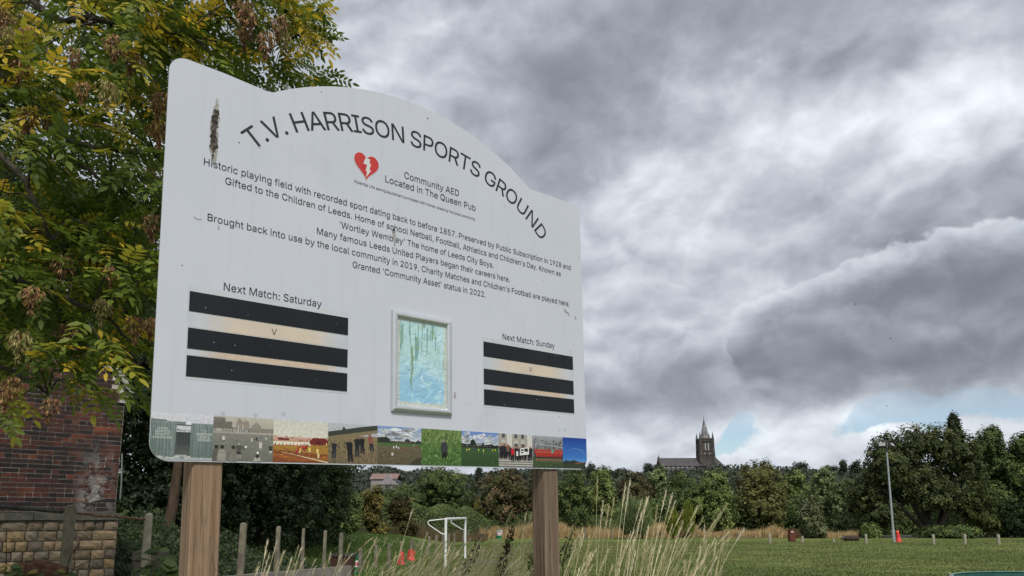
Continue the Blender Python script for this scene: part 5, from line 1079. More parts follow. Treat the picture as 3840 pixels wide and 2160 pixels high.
for nm, z0, z1, m_, e in (('lower_sleeve', -.1, hs*.42, 'green_paint', 0), ('white_band', hs*.36, hs*.70, 'white_paint', .004), ('red_band', hs*.43, hs*.60, 'red_band', .008), ('upper_sleeve', hs*.70, hs, 'green_paint', 0)):
    b = MB(); prof = [(r+e, z0), (r+e, z1)]
    if nm == 'upper_sleeve': prof = [(r, z0), (r, z1-.03), (r*.93, z1), (r*.4, z1+.012)]
    b.lathe(prof, 18); b.put(nm, MAT[m_], sl, smooth=False)
for k in range(3):
    b = MB(); b.lathe([(.020, 0), (.020, .004)], 8); me = b.mesh('mark'); o = link('letter_mark', me, MAT['white_paint'], sl, (-.02+k*.045, -r-.010, hs*.51), (R(90), 0, 0))

# goal
MAT['goal_white'] = material('goal_white', (.74, .76, .79), (.80, .81, .83), 4, .38, spec=.45, third=((.5, .5, .48), 5, .66, .8))
ga = on(1670, 2131, 0); gb = on(1744, 2094, 0); gh = 2.03
goal = thing('football_goal', 'white football goal frame without a net, seen from the side', 'goal')
for q, h in ((ga, gh), (gb, gh+.06)):
    b = MB(); b.tube([(q.x, q.y, -.1), (q.x, q.y, h)], .055, 12); b.put('goalpost', MAT['goal_white'], goal, smooth=False)
b = MB(); b.tube([(ga.x, ga.y, gh-.05), (gb.x, gb.y, gh+.01)], .055, 12); b.put('crossbar', MAT['goal_white'], goal)
def stanchion(p, pts):
    b = MB(); b.tube(pts, .021, 8); b.put('net_support', MAT['goal_white'], goal)
bk = Vector((-1, -.12, 0)).normalized()
for (q, L, up0) in ((ga, .74, gh-.04), (gb, .74, gh)):
    P0 = Vector((q.x, q.y, up0)); P1 = P0+bk*(L-.06)+Vector((0, 0, -.07)); P2 = P0+bk*L+Vector((0, 0, -.14)); P2b = P0+bk*(L-.02)+Vector((0, 0, -.22)); P3 = P0+bk*.17+Vector((0, 0, -.60 if q is ga else -.56)); P4 = Vector((q.x, q.y, P3.z-.02))
    stanchion(q, [P0, P1, P2, P2b, P3, P4])

# brown planter bin behind the wall
MAT['brown_plastic'] = material('brown_plastic', (.055, .028, .022), (.075, .040, .032), 5, .5, spec=.35)
q = at(1287, 2110, 19.6); pb = thing('planter_bin', 'brown tapered plastic bin behind the end of the concrete wall', 'bin', (q.x, q.y, .12))
def taper(b, x0, y0, x1, y1, z0, z1, e):
    V = [(-x0, -y0, z0), (x0, -y0, z0), (x0, y0, z0), (-x0, y0, z0), (-x1, -y1, z1), (x1, -y1, z1), (x1, y1, z1), (-x1, y1, z1), (-x1+e, -y1+e, z1), (x1-e, -y1+e, z1), (x1-e, y1-e, z1), (-x1+e, y1-e, z1), (-x0+e, -y0+e, z0+.1), (x0-e, -y0+e, z0+.1), (x0-e, y0-e, z0+.1), (-x0+e, y0-e, z0+.1)]
    b.add(V, [(3, 2, 1, 0), (0, 1, 5, 4), (1, 2, 6, 5), (2, 3, 7, 6), (3, 0, 4, 7), (4, 5, 9, 8), (5, 6, 10, 9), (6, 7, 11, 10), (7, 4, 8, 11), (8, 9, 13, 12), (9, 10, 14, 13), (10, 11, 15, 14), (11, 8, 12, 15), (12, 13, 14, 15)])
b = MB(); taper(b, .22, .22, .29, .29, 0, .86, .02); b.put('bin_body', MAT['brown_plastic'], pb)
b = MB(); b.box((-.32, -.32, .86), (.32, -.27, .91)); b.box((-.32, .27, .86), (.32, .32, .91)); b.box((-.32, -.268, .86), (-.27, .268, .91)); b.box((.27, -.268, .86), (.32, .268, .91)); b.put('rim', MAT['dark_pipe'], pb)

# rusty bin by the dry grass
MAT['rust_red'] = material('rust_red', (.085, .026, .020), (.14, .045, .030), 4, .8, .004, 40)
q = on(2971, 2031, 0); rb = thing('rusty_bin', 'rusty red metal litter bin standing on the far touchline', 'bin', tuple(q)); s_ = q.y/2649*22/2
b = MB(); b.box((-s_, -s_, .06), (s_, s_, .98)); b.put('bin_body', MAT['rust_red'], rb)
b = MB(); b.box((-s_-.02, -s_-.02, .98), (s_+.02, s_+.02, 1.03)); b.put('lid', MAT['rust_red'], rb)
b = MB(); b.box((-s_+.03, -s_+.03, 0), (s_-.05, s_-.03, .06)); b.put('plinth', MAT['dark_pipe'], rb)
b = MB(); b.box((-.14, -s_-.006, .80), (.06, -s_-.002, .88)); b.put('sticker', MAT['white_paint'], rb)
# roller
MAT['brown_roller'] = material('brown_roller', (.040, .026, .022), (.065, .042, .036), 3, .8, .004, 30)
q = on(3188, 2028, 0); ro = thing('pitch_roller', 'long dark brown roller lying in the grass left of the floodlight', 'roller', tuple(q)); L2 = q.y/2649*62/2
b = MB(); b.tube([(-L2+.25, 0, .24), (L2, .1, .24)], .24, 18); b.put('drum', MAT['brown_roller'], ro)
for k in range(2):
    x = -L2-.02+k*.2
    b = MB(); b.tube([(x, -.02, .24+.0*k), (x+.06, -.02, .24)], .13+.06*k, 12); b.put('end_plate', MAT['dark_pipe'], ro)
    b = MB(); b.tube([(x-.03, -.12, .30), (x+.0, -.13, .30)], .05, 8); b.put('hub_cap', MAT['white_paint'], ro)
# floodlight
MAT['galv'] = material('galv', (.28, .31, .33), (.38, .41, .43), 6, .5, metal=.3, spec=.4)
MAT['lens'] = material('lens', (.22, .23, .23), (.30, .31, .30), 5, .2, spec=.6)
q = on(3353, 2032, 0); tp = at(3322, 1652, q.y); fl = thing('floodlight_mast', 'tall grey metal mast carrying two floodlights in front of the big tree', 'floodlight', tuple(q))
ph_ = tp.z; lx = tp.x-q.x
b = MB(); b.tube([(0, 0, 0), (lx*.12, 0, ph_*.12)], [.13, .13], 10); b.put('base_sleeve', MAT['galv'], fl)
b = MB(); b.tube([(lx*.115, 0, ph_*.115), (lx*.5, 0, ph_*.5), (lx*.88, 0, ph_*.88)], [.095, .08, .065], 10); b.put('mast', MAT['galv'], fl)
b = MB(); b.tube([(lx*.88, 0, ph_*.88), (lx, 0, ph_+.1)], [.085, .075], 8); b.put('head_tube', MAT['dark_pipe'], fl)
b = MB(); b.tube([(lx-.55, 0, ph_-.02), (lx+.55, 0, ph_-.02)], .035, 6); b.put('cross_arm', MAT['dark_pipe'], fl)
for k, x in enumerate((lx-.42, lx+.40)):
    hl = thing('lamp', None, None, (x, -.1, ph_-.42)); hl.parent = fl; hl.rotation_euler = (R(-38), 0, R(-25+60*k))
    b = MB(); b.box((-.27, -.10, -.20), (.27, .12, .20), jit=.01); b.put('lamp_housing', MAT['dark_pipe'], hl); b = MB(); b.box((-.24, -.115, -.17), (.24, -.102, .17)); b.put('lamp_glass', MAT['lens'], hl)
# green tub at the right edge
MAT['teal'] = material('teal', (.003, .045, .034), (.006, .062, .048), 4, .55, spec=.3)
MAT['teal_rim'] = material('teal_rim', (.10, .24, .20), (.16, .32, .28), 12, .6)
MAT['rope'] = material('rope', (.32, .27, .18), (.42, .37, .27), 40, .9)
q = at(3648, 2172, 13.0); tr = 1.75; tb = thing('green_tub', 'round green tub with a pale rim and knotted rope at the lower right edge', 'tub', (q.x+tr, 13.2, 0)); hz = q.z
b = MB(); b.lathe([(tr*.93, 0), (tr*.99, hz-.03), (tr*.95, hz-.03), (tr*.88, .1)], 56, cap=False); b.put('tub_wall', MAT['teal'], tb, smooth=True)
b = MB(); b.lathe([(tr*.99, hz-.035), (tr*1.005, hz-.03), (tr*1.005, hz-.005), (tr*.985, hz), (tr*.965, hz-.008)], 56, cap=False); b.put('rim', MAT['teal_rim'], tb, smooth=True)
b = MB(); b.lathe([(tr*.9, .35), (.01, .36)], 40, cap=False); b.put('tub_floor', MAT['teal'], tb)
for a0 in (-118, -104, 150):
    b = MB(); pts = []
    for i in range(14): t = i/13; a = R(a0+t*9); k = tr*(1.0+.02*math.sin(t*9)); pts.append((k*math.cos(a), k*math.sin(a), hz+.015+.03*math.sin(t*7)))
    b.tube(pts, .009, 5); b.put('rope', MAT['rope'], tb)

# ------------------------------------------------------------------ vegetation tools
def unit(n): v = rng.normal(size=(n, 3)); return v/np.linalg.norm(v, axis=1, keepdims=True)
def cards(P, N, size, up=None, aspect=.62, droop=0.0):
    """diamond leaves: positions P, normals N, sizes -> vertices and quads"""
    n = len(P); a = unit(n); T = np.cross(N, a); T /= np.linalg.norm(T, axis=1, keepdims=True)+1e-9
    if droop: T = T+np.array([0, 0, -droop]); T /= np.linalg.norm(T, axis=1, keepdims=True)
    B = np.cross(N, T); B /= np.linalg.norm(B, axis=1, keepdims=True)+1e-9
    s = np.asarray(size).reshape(-1, 1)*np.ones((n, 1))
    V = np.stack([P-T*s, P+B*s*aspect+N*s*.18, P+T*s, P-B*s*aspect+N*s*.18], 1).reshape(-1, 3)
    return V, np.arange(4*n).reshape(n, 4)
def pal(n, cols, wts, var=.22):
    c = np.array(cols)[rng.choice(len(cols), n, p=np.array(wts)/sum(wts))]
    return c*(1+rng.uniform(-var, var, (n, 1)))
DARK = ([(000.0604, 000.0930, 000.0326), (000.0836, 000.1161, 000.0418), (000.1161, 000.1440, 000.0465), (000.1742, 000.1858, 000.0650)], (4, 4, 2, .5))
MID = ([(000.0938, 000.1290, 000.0422), (000.1360, 000.1736, 000.0563), (000.1924, 000.2299, 000.0751), (000.2581, 000.2815, 000.1056)], (3, 4, 2.5, .6))
OLIVE = ([(000.1101, 000.1143, 000.0423), (000.1524, 000.1481, 000.0550), (000.1947, 000.1819, 000.0720), (000.1164, 000.1270, 000.0423)], (3, 4, 2, 2))
WILLOW = ([(000.1248, 000.1678, 000.0731), (000.1763, 000.2237, 000.0946), (000.2258, 000.2753, 000.1248), (000.0968, 000.1290, 000.0559)], (3, 4, 2, 2))
RUSSET = ([(00.1056, 00.0792, 00.0458), (00.1408, 00.0986, 00.0563), (00.0880, 00.0845, 00.0387), (00.0704, 00.0774, 00.0317)], (3, 2, 3, 3))
LIME = ([(0.1560, 0.1950, 0.0260), (0.2080, 0.2340, 0.0364), (0.1105, 0.1430, 0.0234)], (3, 2, 2))
GOLDY = ([(0.1950, 0.1495, 0.0455), (0.1430, 0.1235, 0.0390), (0.0975, 0.0975, 0.0325), (0.2210, 0.1820, 0.0650)], (3, 3, 2, 1))
IVY = ([(00.0161, 00.0300, 00.0127), (00.0230, 00.0415, 00.0161), (00.0346, 00.0576, 00.0207), (00.0634, 00.0922, 00.0323)], (4, 4, 2, .5))
HILLT = ([(0.0450, 0.0570, 0.0450), (0.0570, 0.0690, 0.0510), (0.0690, 0.0810, 0.0570)], (3, 3, 2))
def crown_data(blobs, n, leaf, palette, shell=.55, droop=0.0, top_bias=0.0):
    """blobs (k,6): centre, radii. Leaves in clumps through the outer part of every blob"""
    B = np.array(blobs, float); area = (B[:, 3]*B[:, 5]+B[:, 4]*B[:, 5])
    ncl = max(8, n//16); k = rng.choice(len(B), ncl, p=area/area.sum())
    d = unit(ncl); r = (shell+(1.06-shell)*rng.random(ncl)**.6)[:, None]
    C = B[k, :3]+d*r*B[k, 3:6]
    cr_ = leaf*rng.uniform(1.6, 4.0, ncl)
    cc = pal(ncl, palette[0], palette[1], .18)
    j = rng.integers(0, ncl, n); o = unit(n)*(rng.random(n)**.5)[:, None]*cr_[j][:, None]; P = C[j]+o
    N = d[j]*1.1+unit(n)*.65+np.array([0, 0, .45]); N /= np.linalg.norm(N, axis=1, keepdims=True)
    V, Fq = cards(P, N, leaf*rng.uniform(.55, 1.25, n), droop=droop)
    col = cc[j]*(1+rng.uniform(-.18, .18, (n, 1)))
    return V, Fq, np.repeat(col, 4, 0)
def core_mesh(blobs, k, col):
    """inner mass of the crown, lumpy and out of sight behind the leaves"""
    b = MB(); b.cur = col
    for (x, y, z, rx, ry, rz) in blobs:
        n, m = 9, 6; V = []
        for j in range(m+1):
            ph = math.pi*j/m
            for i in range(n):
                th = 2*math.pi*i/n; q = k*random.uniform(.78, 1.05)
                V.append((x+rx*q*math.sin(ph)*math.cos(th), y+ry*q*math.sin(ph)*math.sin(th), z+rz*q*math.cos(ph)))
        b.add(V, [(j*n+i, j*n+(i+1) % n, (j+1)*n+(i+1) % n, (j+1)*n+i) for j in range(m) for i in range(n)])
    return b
TREES = 0
def tree(name, label, cat, base, H, rx, blobs_n=9, leaf=.2, n=5000, palette=MID, ry=None, low=.12, shape='round', trunk_r=.16, group=None, stems=1, core=.48, far=True, shell=.55, droop=0.0, lean=0.0, mat=None, top=.97):
    """a tree or bush: H its height, rx half its width; crown made of clumps round an uneven set of lobes"""
    global TREES; TREES += 1
    ry = ry or rx; t = thing(name, label, cat, tuple(base), group)
    blobs = []
    zc0, zc1 = H*low, H*top
    for i in range(blobs_n):
        f = (i+.5)/blobs_n; z = zc0+(zc1-zc0)*(f**.9)
        if shape == 'round': w_ = math.sqrt(max(.08, 1-((z-(zc0+zc1)*.46)/((zc1-zc0)*.62))**2))
        elif shape == 'cone': w_ = max(.12, 1.0-.86*f)
        elif shape == 'spread': w_ = .35+.75*math.sin(min(1, f*1.15)*math.pi*.62)
        elif shape == 'column': w_ = .8-.45*f
        else: w_ = 1-.35*f
        a = i*2.4+random.uniform(-.5, .5); off = w_*.52*random.uniform(.5, 1.0)
        rb = (.50+.18*random.random())*w_
        rz = min(H*.26, rx*.62)*random.uniform(.8, 1.2)
        z2 = min(z, H-rz*.92)
        if z2-rz < -.02*H: z2 = rz-.02*H
        blobs.append((rx*off*math.cos(a)+lean*z, ry*off*math.sin(a), z2, rx*rb, ry*rb, rz))
    V, Fq, C = crown_data(blobs, int(n*1.5), leaf*.85, palette, shell, droop)
    link('crown', np_mesh('crown', V, Fq, C), mat or MAT['far_leaf' if far else 'leaf'], t)
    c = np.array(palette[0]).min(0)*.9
    if core > 0: core_mesh(blobs, core, tuple(c)).put('inner_foliage', MAT['far_leaf'], t, tint=True)  # dark filler added so that no light shows through the crown
    b = MB()
    for s_ in range(stems):
        a = 2*math.pi*s_/max(1, stems)+.4; sp_ = (.16*rx if stems > 1 else .0)
        top_ = Vector((lean*H*.6+sp_*2.4*math.cos(a), sp_*2.4*math.sin(a), H*.62)); b.tube([(sp_*.3*math.cos(a), sp_*.3*math.sin(a), -.3), (sp_*math.cos(a)+lean*H*.25, sp_*math.sin(a), H*.28), top_], [trunk_r*1.15, trunk_r*.8, trunk_r*.35], 7)
        for q in blobs[::2]:
            b.tube([(sp_*math.cos(a)+lean*H*.2, sp_*math.sin(a), H*.22), ((q[0])*.5+sp_*.5*math.cos(a), q[1]*.5, (H*.22+q[2])*.55), (q[0], q[1], q[2])], [trunk_r*.5, trunk_r*.3, trunk_r*.12], 5)
    b.put('trunk', MAT['dark_bark'], t); return t
def tree_px(name, label, cat, px, top_y, half_px, Y, leaf_px=2.7, n=4500, foot=None, z0=None, **k):
    """tree measured in the photograph: centre x, top y, half width; Y its distance"""
    q = at(px, top_y, Y); z = z0 if z0 is not None else gz(q.x, Y); H = q.z-z; rx = half_px*Y/F
    return tree(name, label, cat, (q.x, Y, z), H, rx, leaf=leaf_px*Y/F*2.0, n=n, **k)

# ---- hedge line beyond the pitch, left to right
tree_px('dense_tree', 'dark dense tree beyond the brambles, straight above the goal', 'tree', 1640, 1748, 150, 84, n=9000, palette=DARK, low=.05, group='trees beyond the pitch')
tree_px('shrub_tree', 'low dark green tree between the red roof and the brambles', 'tree', 1455, 1822, 85, 80, n=5000, palette=DARK, low=.05, shape='dome', group='trees beyond the pitch')
tree_px('brown_tree', 'brownish green tree just left of the right timber post', 'tree', 1890, 1752, 125, 86, n=8000, palette=RUSSET, low=.05, group='trees beyond the pitch')
tree_px('brown_tree', 'dark tree directly behind the right timber post', 'tree', 2040, 1762, 90, 88, n=5000, palette=DARK, low=.05, group='trees beyond the pitch')
tree_px('dense_tree', 'dark tree just right of the right timber post', 'tree', 2150, 1758, 85, 84, n=6000, palette=DARK, low=.05, group='trees beyond the pitch')
tree_px('green_tree', 'mid green bushy tree standing left of the tall lone grass stem', 'tree', 2250, 1750, 75, 86, n=6000, palette=MID, low=.06, group='trees beyond the pitch')
tree_px('dense_tree', 'dark maroon shaded tree behind the spiky pale shrub', 'tree', 2370, 1772, 90, 92, n=6000, palette=RUSSET, low=.04, group='trees beyond the pitch')
tree_px('round_tree', 'rounded bright green tree just left below the church nave', 'tree', 2470, 1752, 62, 98, n=5000, palette=WILLOW, low=.05, group='trees beyond the pitch')
tree_px('yellow_green_tree', 'yellowish green tree top under the west end of the church roof', 'tree', 2545, 1762, 48, 96, n=4000, palette=([(.10, .12, .035), (.075, .095, .03), (.055, .07, .024)], (3, 3, 2)), low=.08, group='trees beyond the pitch')
tree_px('dense_tree', 'dark leafy tree below the church nave', 'tree', 2580, 1790, 85, 90, n=6000, palette=DARK, low=.04, group='trees beyond the pitch')
tree_px('willow', 'broad grey green willow directly below the church tower', 'willow tree', 2665, 1768, 105, 86, n=9000, palette=MID, low=.02, shape='dome', group='trees beyond the pitch')
tree_px('willow', 'tall olive willow right of the church, topping the hedge line', 'willow tree', 2842, 1731, 112, 88, n=10000, palette=OLIVE, low=.03, group='trees beyond the pitch')
tree_px('willow', 'olive green willow between the tallest willow and the distant hill', 'willow tree', 2975, 1762, 85, 92, n=7000, palette=MID, low=.03, group='trees beyond the pitch')
tree_px('willow', 'soft green willow left of the floodlight, below the distant hill', 'willow tree', 3085, 1758, 78, 84, n=7000, palette=WILLOW, low=.03, shape='dome', group='trees beyond the pitch')
tree_px('willow', 'rounded willow half hidden by the left edge of the big tree', 'willow tree', 3165, 1800, 80, 80, n=6500, palette=WILLOW, low=.02, shape='dome', group='trees beyond the pitch')
tree_px('grey_bush', 'pale grey green bush in front of the willows, left of the brown roller', 'bush', 3035, 1862, 52, 73, n=6000, palette=([(.13, .15, .075), (.17, .19, .10), (.10, .12, .055)], (3, 3, 2)), low=.02, shape='dome', group='bushes in front of the hedge line')
tree_px('dense_tree', 'dark undergrowth tree behind the floodlight foot', 'tree', 3250, 1830, 80, 86, n=5000, palette=DARK, low=.02, shape='dome', group='trees beyond the pitch')
# big spreading tree, its stems fanning from the ground
bt = at(3455, 1603, 74)
def big_tree():
    t = thing('spreading_tree', 'big spreading dark tree on the right with stems fanning from the ground', 'tree', (bt.x, 74, 0)); H = bt.z
    blobs = []; S = 74/F
    for (px, py, rx, ry) in ((3300, 1745, 95, 85), (3250, 1850, 75, 80), (3360, 1690, 80, 72), (3420, 1665, 85, 66), (3500, 1668, 85, 72), (3570, 1690, 80, 76), (3620, 1760, 62, 80), (3400, 1790, 110, 90), (3520, 1800, 100, 80), (3330, 1880, 85, 60), (3290, 1930, 75, 55), (3460, 1860, 85, 55), (3560, 1870, 60, 45)):
        q = at(px, py, 74); blobs.append((q.x-bt.x, random.uniform(-2.2, 2.2), q.z, rx*S, rx*S*.9, ry*S))
    V, Fq, C = crown_data(blobs, 42000, .150, ([(.060, .074, .030), (.084, .096, .038), (.110, .120, .046), (.050, .062, .026)], (4, 3, 1.5, 3)), .35)
    link('crown', np_mesh('crown', V, Fq, C), MAT['far_leaf'], t)
    core_mesh([q for q in blobs if q[2] < 8.6], .60, (.018, .022, .010)).put('inner_foliage', MAT['far_leaf'], t, tint=True)  # dark core added to close the light gaps between the lobes
    b = MB()
    for (px, py) in ((3260, 1790), (3330, 1740), (3400, 1700), (3480, 1700), (3570, 1760), (3600, 1810), (3420, 1830)):
        q = at(px, py, 74+random.uniform(-1.5, 1.5)); e = Vector((q.x-bt.x, q.y-74, q.z)); s0 = Vector((random.uniform(-.35, .6), random.uniform(-.3, .3), -.2))
        mid = s0.lerp(e, .45)+Vector((0, 0, -.25)); b.tube([s0, s0.lerp(mid, .5)+Vector((e.x*.03, 0, 0)), mid, mid.lerp(e, .55), e], [.30, .27, .20, .11, .05], 7)
        for _ in range(3):
            u = mid.lerp(e, random.random()*.8); b.tube([u, u+Vector((random.uniform(-1.2, 1.2), random.uniform(-1, 1), random.uniform(.5, 1.6)))], [.06, .02], 5)
    b.put('trunk', MAT['dark_bark'], t)
big_tree()
tree_px('poplar', 'narrow upright poplar top rising above the big spreading tree', 'poplar tree', 3572, 1552, 46, 82, n=9000, palette=([(.038, .048, .024), (.050, .060, .030), (.066, .074, .038)], (3, 3, 2)), shape='column', low=.55, core=.6, group='trees on the right')
tree_px('dense_tree', 'rounded dark tree behind the right side of the big spreading tree', 'tree', 3705, 1598, 88, 80, n=24000, palette=DARK, low=.08, core=.66, shell=.30, group='trees on the right')
tree_px('dense_tree', 'dark tree cut off by the right edge of the view', 'tree', 3835, 1612, 85, 78, n=20000, palette=DARK, low=.08, core=.66, shell=.30, group='trees on the right')
tree_px('dense_tree', 'dark tree further right, mostly outside the view', 'tree', 3990, 1640, 110, 80, n=5000, palette=DARK, low=.05, group='trees on the right')
tree_px('bright_bush', 'sunlit mid green bush under the right side of the big tree', 'bush', 3660, 1850, 75, 73, n=5000, palette=([(.070, .085, .026), (.050, .062, .020), (.095, .11, .035)], (3, 3, 1)), low=.10, shape='dome', group='bushes under the right hand trees')
tree_px('dark_bush', 'near black shaded bush at the far right touchline', 'bush', 3790, 1880, 85, 72, n=5000, palette=IVY, low=.02, shape='dome', group='bushes under the right hand trees')
tree_px('low_bush', 'low dark scrub at the foot of the big spreading tree', 'bush', 3560, 1975, 120, 71, n=5000, palette=DARK, low=.02, shape='dome', group='bushes under the right hand trees')
tree_px('low_bush', 'low green scrub just left of the floodlight foot', 'bush', 3262, 1965, 38, 72, n=2500, palette=MID, low=.02, shape='dome', group='bushes under the right hand trees')
# shrubs in front
def spiky(label, px, top_y, half, Y, palette, n=2600, name='spiky_shrub'):
    """shrub of upright switches"""
    q = at(px, top_y, Y); z = gz(q.x, Y); H = q.z-z; rx = half*Y/F; t = thing(name, label, 'shrub', (q.x, Y, z), 'young shrubs in the brambles')
    a = rng.uniform(0, 2*np.pi, n); r = np.sqrt(rng.random(n))*rx; P0 = np.stack([r*np.cos(a)*.45, r*np.sin(a)*.45, np.full(n, 0.)], 1)
    hh = H*(1-.35*(r/rx)**2)*rng.uniform(.45, 1.02, n); P1 = np.stack([r*np.cos(a)*1.05, r*np.sin(a)*1.05, hh], 1)
    D_ = (P1-P0); L = hh*rng.uniform(.16, .34, n); D_ /= np.linalg.norm(D_, axis=1, keepdims=True); f = rng.uniform(.2, 1, (n, 1)); Pc = P0+(P1-P0)*f
    T = D_+unit(n)*.22; S_ = np.cross(T, unit(n)); S_ /= np.linalg.norm(S_, axis=1, keepdims=True)+1e-6; w_ = .045
    V = np.stack([Pc, Pc+T*L[:, None]*.5+S_*w_, Pc+T*L[:, None], Pc+T*L[:, None]*.5-S_*w_], 1).reshape(-1, 3)
    link('crown', np_mesh('crown', V, np.arange(4*n).reshape(n, 4), np.repeat(pal(n, *palette), 4, 0)), MAT['far_leaf'], t)
    b = MB(); [b.tube([(0, 0, -.1), (math.cos(k)*rx*.5, math.sin(k)*rx*.5, H*.7)], [.03, .01], 5) for k in range(7)]; b.put('stems', MAT['dark_bark'], t)
spiky('pale green spiky shrub standing in the dry grass right of the timber post', 2378, 1868, 62, 74, WILLOW, 4200)
spiky('small yellow green shrub behind the tall seed heads', 2520, 1912, 24, 72, LIME, 1500)
spiky('small lime shrub under the dark maroon tree, right of the seed heads', 2578, 1888, 24, 78, LIME, 1400)
spiky('bright yellow green sapling on the bramble bank above the goal', 1784, 1868, 30, 85, LIME, 1800, 'sapling')
tree_px('golden_bush', 'golden brown bush at the right end of the dark ivy thicket', 'bush', 1398, 1826, 52, 58, n=5000, palette=GOLDY, low=.02, shape='dome', far=True, group='bushes on the bramble bank')
tree_px('golden_bush', 'rusty edged bush on the bramble bank, left of the dark dense tree', 'bush', 1505, 1866, 58, 62, n=5000, palette=([(.10, .075, .03), (.065, .06, .024), (.05, .055, .02)], (3, 3, 3)), low=.02, shape='dome', group='bushes on the bramble bank')
tree_px('green_bush', 'dull green bush between the thicket and the golden brown bush', 'bush', 1300, 1840, 70, 50, n=6000, palette=MID, low=.02, shape='dome', group='bushes on the bramble bank')

# ---- far trees on the hill
for (px, py, hw, Y, lab) in ((2430, 1739, 22, 420, 'dark distant tree left of the church nave'), (2462, 1742, 14, 430, 'small distant tree touching the west gable of the church'), (3000, 1733, 38, 380, 'dark domed distant tree on the hill right of the willows'),
                             (3108, 1748, 34, 400, 'distant tree in the middle of the far ridge'), (3160, 1726, 14, 390, 'small round headed distant tree on the ridge beside the big tree'), (3205, 1729, 20, 395, 'distant tree touching the left edge of the big tree'),
                             (2330, 1757, 34, 410, 'distant treetop between the board and the church'), (1925, 1757, 16, 300, 'distant treetop seen left of the right post'), (1795, 1752, 12, 300, 'thin distant tree seen under the board, right of the dark tree'), (2215, 1735, 16, 300, 'leafy treetop just right of the lower board corner'), (2870, 1752, 40, 400, 'distant tree behind the tallest willow')):
    tree_px('distant_tree', lab, 'tree', px, py, hw, Y, leaf_px=1.6, n=1600, palette=HILLT, blobs_n=7, trunk_r=.4, low=.35, group='far off trees on the hill')
def hill_wood():
    n = 80000; y = 125+435*rng.random(n)**.8; x = rng.uniform(-.55, .62, n)*y
    z = np.array([gz(0, b) for b in y])+rng.uniform(0, 1, n)*np.clip(y/330, .4, 1)*(4.0+2.2*np.sin(x*.06)+2*np.sin(x*.17+y*.05))
    keep = ~((x > 95) & (x < 175) & (y > 470)); P = np.stack([x, y, z], 1)[keep]; n = len(P)
    N = unit(n)+np.array([0, -.4, .6]); N /= np.linalg.norm(N, axis=1, keepdims=True); V, Fq = cards(P, N, rng.uniform(.6, 1.3, n)*np.clip(P[:, 1]/330, .4, 1))
    o = link('hill_wood', np_mesh('hw', V, Fq, np.repeat(pal(n, *HILLT), 4, 0)), MAT['far_leaf']); tag(o, 'dark far off woodland covering the hill behind the pitch', 'woodland', kind='stuff')
hill_wood()
def hedge_mass():
    """continuous undergrowth between the trees"""
    n = 90000; x = rng.uniform(-40, 62, n); d = rng.uniform(0, 1, n)
    y = 86+d*14; hh = 4.8+1.0*np.sin(x*.35)+.7*np.sin(x*.9+1); z = rng.random(n)*hh
    P = np.stack([x, y, z], 1); N = unit(n)+np.array([0, -.7, .5]); N /= np.linalg.norm(N, axis=1, keepdims=True)
    V, Fq = cards(P, N, rng.uniform(.12, .26, n)); o = link('undergrowth', np_mesh('ug', V, Fq, np.repeat(pal(n, *DARK), 4, 0)), MAT['far_leaf'])
    tag(o, 'dark undergrowth filling the gaps below the far trees', 'undergrowth', kind='stuff')
hedge_mass()

# ---- bramble bank, grass strips
def bfront(x): return 49+np.clip((x+15)*2.5, -8, 32)
def bank_h(x, y):
    """height of the bramble mound"""
    fr = bfront(x); u = (y-(fr+7))/11
    a = np.clip(1-np.abs(u), 0, 1)**.5; k = np.clip((17-x)/5, 0, 1)**.7
    return a*(2.7+.5*np.clip((-2-x)/10, 0, 1))*k*(1+.12*np.sin(x*.8)+.1*np.sin(y*.9+x*.4))
def brambles():
    n = 110000; x = rng.uniform(-34, 16, n); y = bfront(x)+rng.random(n)*17; z0 = np.array([gz(a, b) for a, b in zip(x, y)])
    front = bfront(x); m = y > front; x, y, z0 = x[m], y[m], z0[m]; n = len(x); f_ = np.clip((y-front[m])/3, 0, 1)**.6
    z = z0+bank_h(x, y)*f_*(1-rng.random(n)**3*.3)+.15; P = np.stack([x, y, z], 1); N = unit(n)*.8+np.array([0, -.5, .8]); N /= np.linalg.norm(N, axis=1, keepdims=True)
    V, Fq = cards(P, N, rng.uniform(.06, .13, n), aspect=.7)
    C = pal(n, [(.060, .090, .030), (.085, .122, .042), (.115, .150, .055), (.16, .185, .08), (.14, .10, .055)], (4, 4, 2, .6, .35))
    o = link('bramble_bank', np_mesh('br', V, Fq, np.repeat(C, 4, 0)), MAT['far_leaf']); tag(o, 'wide mound of dark green brambles behind the goal', 'brambles', kind='stuff')
    # solid heart of the mound
    xs = np.linspace(-36, 18, 60); ys = np.linspace(40, 100, 40); X, Y = np.meshgrid(xs, ys); fr_ = bfront(X); f2 = np.clip((Y-fr_)/3, 0, 1)**.6
    Z = np.array([[gz(a, b) for a in xs] for b in ys])+bank_h(X, Y)*f2*.93-.07; i = np.arange(39)[:, None]*60+np.arange(59)[None]
    o = link('bramble_soil', np_mesh('bs', np.stack([X.ravel(), Y.ravel(), Z.ravel()], 1), np.stack([i, i+1, i+61, i+60], -1).reshape(-1, 4)), material('soil', (.016, .020, .009), (.03, .036, .014), 4, .95), smooth=True); o['kind'] = 'structure'
brambles()
MAT['straw'] = material('straw', (.85, .85, .85), (1.15, 1.13, 1.1), 2, .85, tint=True, trans=.3, spec=.15)
STRAW = ([(0.5400, 0.4050, 0.2160), (0.4455, 0.3240, 0.1620), (0.6480, 0.4995, 0.2835), (0.3375, 0.2430, 0.1350), (0.2700, 0.2295, 0.0945)], (4, 3, 3, 2, 1.2))
